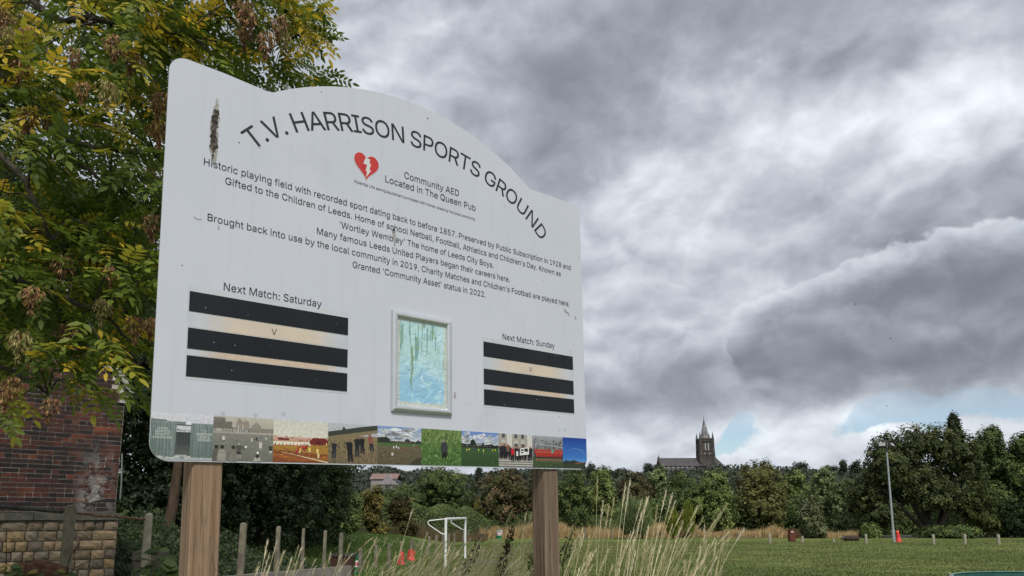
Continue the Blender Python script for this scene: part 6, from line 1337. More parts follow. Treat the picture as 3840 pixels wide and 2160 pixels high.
def blades(P, H, W, cols, bend=.25, wind=(.12, 0)):
    """curved three sided blades"""
    n = len(P); a = rng.uniform(0, 2*np.pi, n); S_ = np.stack([np.cos(a), np.sin(a), np.zeros(n)], 1)*W.reshape(-1, 1)
    b_ = rng.uniform(0, 2*np.pi, n); Bd = np.stack([np.cos(b_)*bend+wind[0], np.sin(b_)*bend+wind[1], np.zeros(n)], 1)*H.reshape(-1, 1)
    Hz = np.stack([np.zeros(n), np.zeros(n), H], 1); M1 = P+Hz*.55+Bd*.3; Tp = P+Hz+Bd
    V = np.stack([P-S_, P+S_, M1+S_*.8, M1-S_*.8, Tp], 1).reshape(-1, 3); i = np.arange(n)[:, None]*5
    Fq = np.concatenate([i+np.array([[0, 1, 2, 3]]), i+np.array([[3, 2, 4, 4]])], 0)
    tri = np.concatenate([i+np.array([[0, 1, 2]]), i+np.array([[0, 2, 3]]), i+np.array([[3, 2, 4]])], 0)
    return V, tri, np.repeat(cols, 5, 0)
def dry_strip(label, n, x0, x1, yf, dy, h, pal_, w_=.014):
    x = rng.uniform(x0, x1, n); x += .5*np.sin(x*1.7); y = yf(x)+rng.random(n)*dy; z = np.array([gz(a, b) for a, b in zip(x, y)])
    clump = .75+.25*np.sin(x*2.1)*np.sin(y*1.3+x)+.15*np.sin(x*.5)
    V, T_, C = blades(np.stack([x, y, z], 1), h*rng.uniform(.55, 1.1, n)*clump, np.full(n, w_), pal(n, *pal_), .22, (.15, 0))
    o = link('dry_grass', np_mesh('dg', V, T_, C), MAT['straw']); tag(o, label, 'dry grass', kind='stuff')
yfront = lambda x: 79-np.clip((10-x)*.10, 0, 9)-np.clip((x-20)*.55, 0, 6.5)
dry_strip('long strip of straw coloured dry grass along the far touchline', 30000, -13, 20, yfront, 5.0, 1.75, STRAW, .018)
dry_strip('thinner straw coloured grass between the rusty bin and the floodlight', 9000, 20, 34.5, yfront, 3.0, 1.2, STRAW, .018)
dry_strip('brownish dry grass fringe at the foot of the brambles left of the goal', 6000, -13, -3, lambda x: 58+(x+13)*.9, 5, 1.3, ([(.16, .12, .07), (.21, .15, .09), (.12, .11, .05)], (3, 2, 2)), .017)
GREEN = ([(0.0845, 0.1495, 0.0286), (0.1105, 0.1820, 0.0390), (0.0650, 0.1105, 0.0234), (0.1430, 0.1950, 0.0585)], (4, 3, 3, 1))
def green_tufts():
    n = 42000; x = rng.uniform(-14, -3.4, n); y = 20+rng.random(n)**1.4*38; z = np.array([gz(a, b) for a, b in zip(x, y)])
    keep = rng.random(n) < np.clip((-4.2-x)/3+.15, .10, 1); x, y, z = x[keep], y[keep], z[keep]; n = len(x)
    cl = .5+.5*np.sin(x*1.9+np.sin(y*.7)*2)*np.sin(y*1.1)
    V, T_, C = blades(np.stack([x, y, z], 1), (.06+(.06+.24*np.clip((-5.6-x)/2.5, 0, 1))*cl)*rng.uniform(.5, 1.2, n), np.full(n, .014), pal(n, *GREEN), .5, (0, 0))
    o = link('rough_grass', np_mesh('rg', V, T_, C), MAT['leaf']); tag(o, 'rough green grass and weeds on the slope left of the goal', 'grass', kind='stuff')
    # broad leaved weeds
    n = 16000; x = rng.uniform(-13, -4.2, n); y = 22+rng.random(n)*26; m = rng.random(n) < np.clip((-4.6-x)/4, 0, 1)*(.4+.6*(np.sin(x*1.3)*np.sin(y*.6) > -.2)); x, y = x[m], y[m]; n = len(x)
    z = np.array([gz(a, b) for a, b in zip(x, y)])+rng.random(n)*.38; N = unit(n)*.7+np.array([0, 0, 1]); N /= np.linalg.norm(N, axis=1, keepdims=True)
    V, Fq = cards(np.stack([x, y, z], 1), N, rng.uniform(.03, .065, n)); C = pal(n, [(.05, .085, .02), (.075, .12, .03), (.12, .16, .06), (.35, .38, .30)], (4, 4, 1.5, .35))
    o = link('weeds', np_mesh('wd', V, Fq, np.repeat(C, 4, 0)), MAT['leaf']); tag(o, 'leafy weeds with pale flecks on the slope by the brown bin', 'weeds', kind='stuff')
green_tufts()
def turf():
    """short blades so that the pitch is not a bare sheet"""
    n = 60000; y = 23+rng.random(n)**1.5*40; x = (rng.random(n)*1.0-.24)*y*1.02; x = np.maximum(x, -4.8+(y-23)*.02); z = np.zeros(n)
    cl = .5+.5*np.sin(x*.9+np.sin(y*.5)*2)*np.sin(y*.8+x*.2)
    V, T_, C = blades(np.stack([x, y, z], 1), (.025+.045*cl)*rng.uniform(.6, 1.3, n), .010+y*.00022, pal(n, [(.092, .126, .032), (.118, .155, .042), (.072, .100, .026), (.16, .165, .07)], (4, 3, 2, 1)), .7, (0, 0))
    o = link('turf', np_mesh('tf', V, T_, C), MAT['leaf']); tag(o, 'short worn turf of the playing field', 'grass', kind='stuff')
turf()

# ---- dark ivy thicket behind the board, on the left bank
def ivy_thicket():
    specs = [(-13.2, 23, 11, 4.2, 'ivy wrapped tree behind the corner of the brick building'), (-11.7, 26, 10.0, 3.8, 'dark ivy covered tree just left of the warm timber post'),
             (-10.2, 29, 9.0, 3.4, 'dark ivy covered tree right of the warm timber post'), (-9.9, 36, 7.6, 2.75, 'dark green leafy tree ending the thicket on the right, above the drooping leaves')]
    for i, (x, y, H, r, lab) in enumerate(specs):
        tree('ivy_tree', lab, 'tree', (x, y, gz(x, y)), H, r, blobs_n=13, leaf=.085 if i < 3 else .10, n=36000, palette=IVY if i < 3 else ([(.038, .060, .022), (.052, .080, .028), (.070, .105, .034), (.10, .13, .045)], (3, 4, 3, 1)), low=.04, shape='round', trunk_r=.22, group='ivy trees of the thicket', core=0, far=False, shell=.15)
ivy_thicket()
def ivy_ground():
    n = 30000; t = rng.random(n); base = np.array([W0.x, W0.y])[None]+np.array([dw.x, dw.y])[None]*(t*Lw*1.02-.2)[:, None]; off = rng.random(n)**.7*6
    P2 = base-np.array([nw.x, nw.y])[None]*(.16+off)[:, None]; hh = (.25+off*.42)*(1-t*.45); z = .55+rng.random(n)**.6*hh*(.8+.3*np.sin(P2[:, 0]*3)*np.sin(P2[:, 1]*2))
    P = np.stack([P2[:, 0], P2[:, 1], z], 1); N = unit(n)*.8+np.array([.4, -.5, .6]); N /= np.linalg.norm(N, axis=1, keepdims=True)
    V, Fq = cards(P, N, rng.uniform(.025, .055, n), aspect=.75); C = pal(n, [(.026, .045, .018), (.042, .066, .024), (.065, .098, .034), (.11, .14, .05)], (4, 4, 2, .5))
    o = link('ivy_cover', np_mesh('ic', V, Fq, np.repeat(C, 4, 0)), MAT['leaf']); tag(o, 'dark ivy and nettles heaped behind the concrete wall', 'ivy', kind='stuff')
ivy_ground()
# leaning trunk seen left of the post
lt = thing('leaning_trunk', 'brown leaning bare trunk in the shade left of the warm timber post', 'tree trunk', (at(600, 2050, 19).x, 19, .7)); A = at(612, 2060, 19); B_ = at(668, 1740, 19); o0 = Vector(lt.location)
b = MB(); b.tube([A-o0, A.lerp(B_, .5)-o0+Vector((.05, 0, 0)), B_-o0, B_+(B_-A)-o0], [.16, .13, .11, .07], 9); b.put('trunk', material('brown_bark', (.055, .036, .024), (.09, .062, .042), 8, .9, .01, 20, stretch=(1, 1, .3)), lt)
b = MB(); b.tube([B_-o0, B_-o0+Vector((.8, .3, 1.5))], [.06, .02], 6); b.put('branch', MAT['dark_bark'], lt)
# tall dark trees behind the building
for (x, y, H, r, n, lab) in ((-17.5, 24, 15.5, 5.4, 26000, 'tall dark tree behind the flat parapet of the brick building'), (-12.0, 30, 16.0, 5.6, 26000, 'tall dark tree filling the gap between the building and the board'), (-24, 27, 15, 5.5, 9000, 'tall dark tree outside the left edge of the view')):
    tree('tall_tree', lab, 'tree', (x, y, .5), H, r, blobs_n=16, leaf=.115, n=n, palette=([(.026, .040, .014), (.038, .058, .018), (.055, .080, .024), (.09, .11, .03)], (4, 4, 2, .6)), low=.16, trunk_r=.3, group='tall trees behind the building', core=.42, far=False, shell=.3)

# ------------------------------------------------------------------ the near ash tree
ASH = ([(.075, .118, .018), (.115, .165, .022), (.175, .225, .028), (.34, .32, .036), (.60, .43, .040)], (5, 5, 3, 1.6, .9))
def ash_leaf(seed, scale=1.0):
    """one compound leaf hanging along +x: returns vertices, quads, base hue index free"""
    r = random.Random(seed); V = []; Fq = []; n = 4; L = .25*scale
    def P(t): return Vector((L*t, 0, -.05*scale*t*t*1.6))
    def leaflet(o, d, ln, wd, tw):
        d = d.normalized(); s = Vector((-d.y, d.x, 0)).normalized(); s = (s*math.cos(tw)+Vector((0, 0, 1))*math.sin(tw)); nrm = d.cross(s).normalized()
        k = len(V); fold = nrm*(-wd*.25); tip = o+d*ln-Vector((0, 0, 1))*ln*.18
        V.extend([o, o+d*ln*.35+s*wd, o+d*ln*.72+s*wd*.72-Vector((0, 0, ln*.08)), tip, o+d*ln*.72-s*wd*.72-Vector((0, 0, ln*.08)), o+d*ln*.35-s*wd, o+d*ln*.38+fold])
        Fq.extend([(k, k+6, k+1, k+1), (k+1, k+6, k+2, k+2), (k+6, k+3, k+2, k+2), (k, k+5, k+6, k+6), (k+5, k+4, k+6, k+6), (k+4, k+3, k+6, k+6)])
    for i in range(n):
        t = .22+.72*i/(n-.4); o = P(t)
        for sg in (-1, 1):
            a = R(58-12*t)*sg; leaflet(o, Vector((math.cos(a), math.sin(a), r.uniform(-.25, .05))), .083*scale*r.uniform(.85, 1.12)*(1-.15*abs(t-.5)), .0178*scale, r.uniform(-.5, .5))
    leaflet(P(1.0), Vector((1, 0, -.25)), .095*scale, .019*scale, r.uniform(-.3, .3))
    k = len(V); wv = .0012
    for t in (0, .5, 1): V.extend([P(t)+Vector((0, wv, 0)), P(t)-Vector((0, wv, 0))])
    Fq.extend([(k, k+1, k+3, k+3), (k, k+3, k+2, k+2), (k+2, k+3, k+5, k+5), (k+2, k+5, k+4, k+4)])
    return np.array([tuple(v) for v in V]), np.array([(a, b, c) for a, b, c, d in Fq])
LEAVES = [ash_leaf(i) for i in range(5)]
ash = thing('ash_tree', 'near ash tree turning yellow, hung with brown seed bunches, upper left', 'ash tree', (-6.3, 6.6, .2)); AO = Vector((-6.3, 6.6, .2))
def pt(px, py, Y): return at(px, py, Y)
limbs = []
def limb(pts, r0, r1, name='branch'):
    P = [pt(*p) if len(p) == 3 and abs(p[0]) > 20 or len(p) == 3 and p[2] > 3 else Vector(p) for p in pts]
    # smooth with catmull and a little wander
    Q = []
    for i in range(len(P)-1):
        p0, p1, p2, p3 = P[max(0, i-1)], P[i], P[i+1], P[min(len(P)-1, i+2)]
        for k in range(4):
            t = k/4; Q.append(.5*((2*p1)+(p2-p0)*t+(2*p0-5*p1+4*p2-p3)*t*t+(3*p1-p0-3*p2+p3)*t**3)+Vector([random.uniform(-.012, .012) for _ in range(3)]))
    Q.append(P[-1]); m = len(Q); rad = [r0+(r1-r0)*(i/(m-1))**.8 for i in range(m)]
    b = MB(); b.tube([q-AO for q in Q], rad, 7); b.put(name, MAT['dark_bark'], ash); limbs.append((Q, rad)); return Q
T0 = AO
bt_ = MB(); bt_.tube([(0, 0, -.4), (.1, -.1, 1.6), (.25, -.1, 3.2), (.2, .1, 5.0), (.5, .2, 7.0)], [.24, .20, .17, .13, .06], 10); bt_.put('trunk', MAT['bark'], ash)
S_ = [AO+Vector((.15, -.1, z)) for z in (1.7, 2.3, 3.0, 3.6, 4.3, 5.0, 5.8)]
def L2(start, *pp, r=(.07, .012)):
    P = [start]+[pt(*p) for p in pp]; Q = []
    for i in range(len(P)-1):
        p0, p1, p2, p3 = P[max(0, i-1)], P[i], P[i+1], P[min(len(P)-1, i+2)]
        for k in range(5):
            t = k/5; Q.append(.5*((2*p1)+(p2-p0)*t+(2*p0-5*p1+4*p2-p3)*t*t+(3*p1-p0-3*p2+p3)*t**3)+Vector([random.uniform(-.014, .014) for _ in range(3)]))
    Q.append(P[-1]); m = len(Q); rad = [r[0]+(r[1]-r[0])*(i/(m-1))**.7 for i in range(m)]
    b = MB(); b.tube([q-AO for q in Q], rad, 7); b.put('branch', MAT['dark_bark'], ash); limbs.append((Q, rad)); return Q
L2(S_[2], (-300, 1000, 6.2), (60, 1215, 5.9), (190, 1225, 5.7), (330, 1345, 5.4), r=(.075, .010))
L2(S_[2], (-300, 1100, 6.5), (0, 1180, 6.2), (250, 1260, 6.6), (430, 1330, 7.2), (520, 1370, 7.6), r=(.06, .012))
L2(S_[3], (-250, 740, 6.0), (0, 800, 5.7), (180, 900, 5.4), (380, 1010, 5.2), (560, 1080, 5.2), r=(.065, .010))
L2(S_[3], (-250, 300, 5.8), (10, 420, 5.4), (160, 540, 5.1), (330, 640, 5.0), (500, 760, 5.2), r=(.055, .008))
L2(S_[4], (-200, 150, 6.0), (60, 330, 6.0), (260, 520, 5.6), (420, 560, 5.4), (590, 590, 5.2), r=(.06, .010))
L2(S_[5], (-100, -150, 5.8), (180, 60, 5.2), (330, 68, 5.0), (480, 90, 5.0), (700, 130, 5.2), r=(.05, .008))
L2(S_[5], (-50, -300, 6.6), (330, -60, 6.4), (640, 30, 6.3), (760, 120, 6.4), (850, 175, 6.6), r=(.06, .008))
L2(S_[6], (100, -500, 6.6), (600, -300, 6.4), (900, -120, 6.2), (1060, 20, 6.2), (1140, 120, 6.3), r=(.06, .008))
L2(S_[6], (200, -700, 7.4), (700, -150, 7.6), (860, 60, 7.8), (980, 210, 8.0), (1100, 300, 8.2), r=(.06, .008))
L2(S_[1], (-400, 1300, 6.0), (-100, 1350, 5.6), (60, 1400, 5.2), (180, 1480, 4.9), r=(.05, .008))
L2(S_[2], (-300, 900, 5.2), (0, 1010, 4.9), (170, 1090, 4.7), (380, 1180, 4.8), (500, 1290, 5.0), r=(.05, .007))
L2(S_[4], (-200, 500, 5.2), (60, 640, 4.9), (130, 760, 4.8), (200, 900, 4.8), r=(.04, .007))
L2(S_[4], (-200, 560, 7.6), (150, 700, 7.6), (400, 860, 7.6), (620, 1000, 7.8), r=(.06, .010))
L2(S_[5], (-100, 100, 7.5), (200, 260, 7.6), (450, 380, 7.6), (660, 420, 7.8), r=(.06, .010))
LP = np.array([tuple(q) for Q, _ in limbs for q in Q])
# sprays of leaves
sprays = []
def edge_ok(px, py):
    if px < 660:
        low = 1330+40*math.sin(px*.021)+(-60 if 300 < px < 470 else 0)+(40 if px < 120 else 0)+(60 if px > 520 else 0)
        return py < low
    if px < 930: return py < 345
    if px < 1110: return py < 150 or (py > 190 and py < 330 and random.random() < .4)
    if px < 1170: return py < 190 and random.random() < .35
    return False
n_try = 0
while len(sprays) < 500:
    px = random.uniform(-560, 1215); py = random.uniform(-420, 1540)
    if not edge_ok(px, py): continue
    if px < -60 and random.random() < .55: continue
    if py < -60 and random.random() < .6: continue
    Y = random.choice((random.uniform(4.5, 6.0), random.uniform(5.0, 8.2), random.uniform(6.5, 8.5)))
    if px > 660: Y = random.uniform(5.2, 7.5)
    if 560 < px < 660 and Y < 5: Y += 1
    sprays.append((px, py, Y))
# hand placed tips at the margins of the crown
for q in ((1165, 40, 6.0), (1172, 110, 6.0), (1130, 150, 6.1), (1130, 60, 6.2), (1240, 312, 8.2), (1200, 316, 8.2), (1130, 300, 8.2), (1175, 285, 8.2), (1060, 300, 7.6), (1100, 255, 8.0), (590, 1500, 6.0), (560, 1420, 5.8), (600, 1330, 6.0), (330, 1440, 4.9), (270, 1370, 4.7), (180, 1330, 4.6), (60, 1490, 4.8), (20, 1430, 4.8), (540, 1480, 6.4)): sprays.append(q)
all_leaves = []   # (matrix 3x4 numpy, leaf shape, colour, px, py, Y)
tw = MB()
for (px, py, Y) in sprays:
    c = pt(px, py, Y); cv = np.array(tuple(c)); k = int(np.argmin(((LP-cv)**2).sum(1))); near = Vector(LP[k]); d = c-near
    if d.length > 1.5: near = c-d.normalized()*random.uniform(.5, .9)
    dirv = (c-near); dirv = dirv.normalized() if dirv.length > .05 else Vector((1, 0, 0)); dirv = (dirv+Vector((.55, -.1, -.25))+Vector([random.uniform(-.4, .4) for _ in range(3)])).normalized()
    a = c-dirv*.22; e = c+dirv*.22+Vector((0, 0, -.04))
    if (px < 1150): tw.tube([near-AO, near.lerp(a, .5)-AO+Vector((0, 0, .04)), a-AO, e-AO], [.009, .007, .005, .002], 4)
    else: tw.tube([a-AO, e-AO], [.004, .002], 4)
    yel = (math.sin(px*.006+1.2)*math.cos(py*.008-.4) > .45) or random.random() < .12
    wts = np.array(ASH[1], float)
    if yel: wts = np.array([1, 2, 3, 4, 2.6])
    if Y > 6.4: wts = wts*np.array([2.2, 1.5, 1, .5, .3])
    if 600 < py < 1100: wts = wts*np.array([2.0, 1.6, 1, .5, .35])
    wts /= wts.sum(); hue = np.random.default_rng(int(px*7+py*13) & 0xffff)
    nl = random.randint(8, 12)
    for i in range(nl):
        t = i/(nl-1); o = a.lerp(e, t); ang = 2.4*i+random.uniform(-.4, .4)
        s1 = dirv.cross(Vector((0, 0, 1))).normalized(); s2 = s1.cross(dirv)
        out = (s1*math.cos(ang)+s2*math.sin(ang)*.6+dirv*(.5+.6*t)+Vector((.25, 0, -.25))).normalized()
        x = out; y_ = Vector((0, 0, 1)).cross(x).normalized(); roll = random.uniform(-.7, .7); z_ = x.cross(y_); y2 = y_*math.cos(roll)+z_*math.sin(roll); z2 = x.cross(y2)
        sc = random.uniform(.72, 1.15)
        ci = hue.choice(5, p=wts); col = np.array(ASH[0][ci])*random.uniform(.8, 1.25)
        all_leaves.append((np.array([[x.x, y2.x, z2.x], [x.y, y2.y, z2.y], [x.z, y2.z, z2.z]])*sc, np.array(tuple(o)), random.randrange(5), ci, col, px, py, Y))
tw.put('twigs', MAT['dark_bark'], ash)['kind'] = 'stuff'
# the 300 leaves that show largest are parts of their own
inview = [i for i, l in enumerate(all_leaves) if -20 < l[5] < 620 and -20 < l[6] < 1560 or (600 <= l[5] < 1300 and -20 < l[6] < 200)]
inview.sort(key=lambda i: all_leaves[i][7]); own = set(inview[:300]); cache = {}
for i in own:
    Mx, o, sh, ci, col, *_ = all_leaves[i]
    if (sh, ci) not in cache:
        V, T_ = LEAVES[sh]; me = np_mesh('leaf', V, T_, np.repeat(np.array([ASH[0][ci]]), len(V), 0)); me.materials.append(MAT['leaf']); cache[(sh, ci)] = me
    ob = bpy.data.objects.new('leaf', cache[(sh, ci)]); COL.objects.link(ob); ob.parent = ash
    m4 = Matrix.Identity(4)
    for a in range(3):
        for b_ in range(3): m4[a][b_] = Mx[a, b_]
        m4[a][3] = o[a]-AO[a]
    ob.matrix_local = m4
Vs, Ts, Cs = [], [], []; off = 0
for i, (Mx, o, sh, ci, col, *_) in enumerate(all_leaves):
    if i in own: continue
    V, T_ = LEAVES[sh]; W_ = V@Mx.T+o-np.array(tuple(AO)); Vs.append(W_); Ts.append(T_+off); Cs.append(np.repeat(col[None], len(V), 0)); off += len(V)
o = link('foliage', np_mesh('foliage', np.concatenate(Vs), np.concatenate(Ts), np.concatenate(Cs)), MAT['leaf'], ash); o['kind'] = 'stuff'
# seed bunches
def bunch(seed, green=False):
    r = random.Random(seed); V = []; T_ = []; C = []
    for i in range(210):
        t = r.random(); a = r.uniform(0, 2*math.pi); rad = .062*math.sin(min(1, t*1.25+.12)*math.pi)**.7*r.uniform(.25, 1.1); c = Vector((rad*math.cos(a), rad*math.sin(a), -.02-.19*t))
        d = (Vector((math.cos(a)*.45, math.sin(a)*.45, -1))+Vector([r.uniform(-.35, .35) for _ in range(3)])).normalized(); s = d.cross(Vector((r.uniform(-1, 1), r.uniform(-1, 1), .2))).normalized(); ln = r.uniform(.034, .046); wd = .0056
        k = len(V); V += [c, c+d*ln*.45+s*wd, c+d*ln, c+d*ln*.45-s*wd, ]; T_ += [(k, k+1, k+2), (k, k+2, k+3)]
        if green: col = r.choice([(.25, .23, .08), (.33, .29, .11), (.27, .19, .08), (.16, .11, .05)])
        else: col = r.choice([(.20, .095, .045), (.15, .068, .036), (.27, .135, .060), (.34, .20, .085), (.27, .20, .085), (.09, .048, .030)])
        C += [col]*4
    return np_mesh('seeds', [tuple(v) for v in V], T_, np.array(C))
BM = [bunch(i, i >= 4) for i in range(6)]
for m_ in BM: m_.materials.append(MAT['seed'])
sb = [(18, 60, 4.6), (30, 130, 4.5), (20, 180, 4.6), (100, 130, 4.9), (97, 245, 4.9), (414, 115, 4.5), (425, 160, 4.6), (285, 215, 4.4), (300, 270, 4.45), (310, 335, 4.4), (400, 330, 4.7), (430, 365, 4.7), (511, 225, 4.9), (119, 440, 5.2), (60, 430, 5.2), (596, 480, 5.6), (610, 380, 5.8), (932, 268, 5.4), (1058, 90, 5.4), (1070, 150, 5.5), (1100, 110, 5.8), (917, 20, 5.6), (935, 60, 5.6), (634, 150, 5.5), (925, 130, 5.8), (1000, 150, 5.9), (745, -5, 5.6), (128, 1100, 4.6), (84, 1265, 4.7), (75, 1300, 4.7), (48, 1440, 4.8), (20, 1470, 4.8), (188, 1475, 4.7), (200, 1520, 4.75), (504, 1215, 5.3), (490, 1250, 5.3), (248, 1240, 5.5), (388, 1150, 5.4), (408, 1270, 5.5), (412, 1025, 5.6), (575, 1220, 5.6), (560, 1180, 5.7), (200, 480, 5.3), (560, 830, 5.6), (70, 820, 5.5), (240, 980, 5.6), (585, 640, 5.6)]
for i, (px, py, Y) in enumerate(sb):
    if i % 3 == 2: continue
    Y = 4.15+(Y-4.4)*.55; c = pt(px, py-40, Y); ob = bpy.data.objects.new('seed_bunch', BM[(i*5+i//3) % 6 if i % 3 else i % 4]); COL.objects.link(ob); ob.parent = ash; ob.location = c-AO; ob.rotation_euler = (random.uniform(-.15, .15), random.uniform(-.15, .15), random.uniform(0, 6)); k = random.uniform(.72, 1.12)*Y/4.6; ob.scale = (k, k, k)

# ------------------------------------------------------------------ grasses and plants in the foreground
def stalk_clump(label, items, name='tall_grass'):
    """tall dry grass stalks, each with its seed head. items: (foot x, foot z, head px, head py, distance, bend)"""
    b = MB()
    for (fx, px, py, Y, bend, hl) in items:
        tip = pt(px, py, Y); foot = Vector((fx, Y+random.uniform(-.25, .25), gz(fx, Y)-.05)); mid = foot.lerp(tip, .55)+Vector((-bend*.8-.04, 0, bend*.55)); b.cur = tuple(np.array(random.choice([(.78, .70, .50), (.68, .60, .40), (.86, .79, .60), (.54, .51, .30)])))
        P = []
        for i in range(9): t = i/8; P.append(foot*(1-t)**2+mid*2*t*(1-t)+tip*t*t)
        r = .0014
        b.tube(P, [r*1.25, r*1.2, r*1.1, r, r, r*.9, r*.8, r*.7, r*.5], 3, cap=False)
        # panicle
        n = int(hl*260); d = (P[-1]-P[-2]).normalized()
        for i in range(n):
            t = i/n; q = tip-d*hl*t; s = Vector((random.uniform(-1, 1), random.uniform(-1, 1), random.uniform(.2, 1.2))).normalized(); w_ = .013*math.sin(math.pi*(.15+.8*t))+.003; e = q+s*w_*1.3+d*.012; side = s.cross(d).normalized()*.0020
            b.add([q-side, q+side, e+d*.006], [(0, 1, 2)])
    o = b.put(name, MAT['straw'], None, tint=True); return tag(o, label, 'tall grass', kind='stuff')
r = random.Random(11); items = []
def near_x(px, Y): return (px-1920)/F*Y
# fan of tall seed heads right of the post
for (px, py, bd) in ((2240, 1795, 0), (2262, 1880, .02), (2283, 1905, 0), (2302, 1870, .05), (2345, 1825, .06), (2362, 1808, .05), (2408, 1872, .08), (2405, 1930, .05), (2425, 1873, .03), (2430, 1870, .10), (2465, 1900, .02), (2497, 1845, .05), (2520, 1857, .06), (2530, 1888, .10), (2562, 1912, .12), (2612, 1905, .14), (2620, 1902, .12), (2635, 1945, .14), (2560, 1960, .1), (2722, 1898, .22), (2700, 1925, .2), (2680, 1955, .18), (2790, 1985, .2), (2730, 2000, .22), (2725, 2030, .18), (2670, 2045, .15), (2640, 2095, .15), (2600, 1960, .15), (2585, 2010, .2), (2550, 2030, .1), (2510, 2035, .08)):
    Y = r.uniform(3.9, 5.0); items.append((near_x(px-(px-2180)*r.uniform(.45, .75)+r.uniform(-40, 40), Y), px, py, Y, bd+r.uniform(0, .05), r.uniform(.10, .20)))
for _ in range(75):
    px = r.uniform(2130, 2740); py = 2150-r.random()**1.2*180; Y = r.uniform(3.8, 5.4); items.append((near_x(px-r.uniform(20, 260), Y), px, py, Y, r.uniform(-.05, .2), r.uniform(.06, .16)))
stalk_clump('fan of tall straw coloured grass with seed heads right of the right timber post', items)
items = []
for (px, py, bd) in ((1547, 1912, .02), (1915, 1925, .06), (1972, 1928, .03), (1993, 1932, .05), (1830, 1972, .12), (1852, 2000, .1), (1858, 2030, .12), (1600, 2002, .06), (1590, 2030, .08), (1880, 2020, .03), (1960, 1980, .05), (1705, 2060, .15), (1640, 2080, .12), (1595, 2110, .12)):
    Y = r.uniform(4.2, 5.2); items.append((near_x(px-r.uniform(60, 240), Y), px, py, Y, bd, r.uniform(.06, .15)))
for _ in range(230):
    px = r.gauss(1800, 190); px = min(2090, max(1290, px)); py = 2158-r.random()**1.5*140; Y = r.uniform(3.9, 5.6); items.append((near_x(px-r.uniform(40, 380), Y), px, py, Y, r.uniform(-.05, .45), r.uniform(.04, .13)))
stalk_clump('tangle of dry grass stalks between the goal and the right timber post', items)
items = []
for (px, py, bd) in ((1003, 2033, .02), (1035, 2043, .02), (1010, 2082, .05), (1062, 2073, .05), (1117, 2055, .04), (1128, 2062, .06), (1065, 2072, .03), (1092, 2100, .08), (1100, 2120, .15), (1312, 2042, .10), (1240, 2080, .05), (1225, 2110, .04), (1280, 2130, .15), (1390, 2062, .16), (1425, 2062, .1), (1270, 2120, .1), (1450, 2110, .1)):
    Y = r.uniform(4.0, 5.2); items.append((near_x(px-r.uniform(40, 140), Y), px, py, Y, bd, r.uniform(.05, .12)))
for _ in range(26):
    px = r.uniform(960, 1560); py = r.uniform(2075, 2150); Y = r.uniform(4, 5.4); items.append((near_x(px-r.uniform(20, 160), Y), px, py, Y, r.uniform(0, .2), r.uniform(.04, .10)))
stalk_clump('sparse dry grass stalks in front of the concrete wall', items)
# grass that grows at the photographer's level, below the frame
n = 5200; x = rng.uniform(-3.5, 4.5, n); y = rng.uniform(3.2, 6.6, n); z = np.array([gz(a, b) for a, b in zip(x, y)])
V, T_, C = blades(np.stack([x, y, z], 1), rng.uniform(.25, .7, n), np.full(n, .003), pal(n, [(.30, .24, .13), (.20, .18, .08), (.09, .13, .03), (.40, .32, .18)], (3, 2, 3, 2)), .45, (.1, 0))
o = link('verge_grass', np_mesh('vg', V, T_, C), MAT['straw']); tag(o, 'rough mixed grass of the verge around the board posts', 'grass', kind='stuff')
# nettles
MAT['stem'] = material('stem', (.06, .055, .025), (.09, .075, .04), 20, .9)
def nettle(label, pts, Y, col=(.020, .032, .014), size=.05, dens=10, cat='nettle', name='nettle', group='nettles in the foreground'):
    P = [pt(px, py, Y) for px, py in pts]; base = Vector((P[0].x, P[0].y, gz(P[0].x, P[0].y)-.03)); t = thing(name, label, cat, tuple(base), group)
    P = [Vector(base)]+P; Q = []
    for i in range(len(P)-1):
        for k in range(6): Q.append(P[i].lerp(P[i+1], k/6))
    Q.append(P[-1]); b = MB(); b.tube([q-base for q in Q], [.006*(1-.7*i/len(Q)) for i in range(len(Q))], 5); b.put('stem', MAT['stem'], t)
    V = []; N = []; S2 = []; L = sum((Q[i+1]-Q[i]).length for i in range(len(Q)-1)); n = int(L*dens*10)
    for i in range(n):
        f = i/n; j = min(len(Q)-2, int(f*(len(Q)-1))); q = Q[j].lerp(Q[j+1], f*(len(Q)-1)-j)-base; a = random.uniform(0, 6.28); s_ = size*(1-.6*f)*random.uniform(.6, 1.2)
        V.append((q.x+math.cos(a)*s_, q.y+math.sin(a)*s_, q.z-s_*.3)); N.append((math.cos(a)*.5, math.sin(a)*.5, .8)); S2.append(s_*.6)
    N = np.array(N)+rng.normal(size=(n, 3))*.5; N /= np.linalg.norm(N, axis=1, keepdims=True); Vv, Fq = cards(np.array(V), N, np.array(S2), aspect=.45, droop=.5)
    link('leaves', np_mesh('nl', Vv, Fq, np.repeat(pal(n, [col, tuple(c*1.6 for c in col), (.05, .035, .02)], (3, 2, 1)), 4, 0)), MAT['leaf'], t); return t
nettle('dark withered nettle spire standing in the dry stalks left of the right post', [(1868, 2200), (1888, 2110), (1906, 2040), (1921, 1968)], 4.6, (.024, .024, .012), .042, 26)
nettle('thin nettle left of the dark withered spire', [(1745, 2150), (1772, 2090), (1790, 2040), (1812, 2000)], 4.8, (.022, .030, .012), .045, 7)
nettle('thin nettle just right of the right timber post', [(2110, 2110), (2120, 2070), (2135, 2020), (2158, 1970)], 4.7, (.03, .045, .015), .045, 8)
nettle('small nettle seen at the left edge of the right post foot', [(2000, 2150), (1998, 2110), (1992, 2070)], 4.6, (.022, .030, .012), .04, 8)
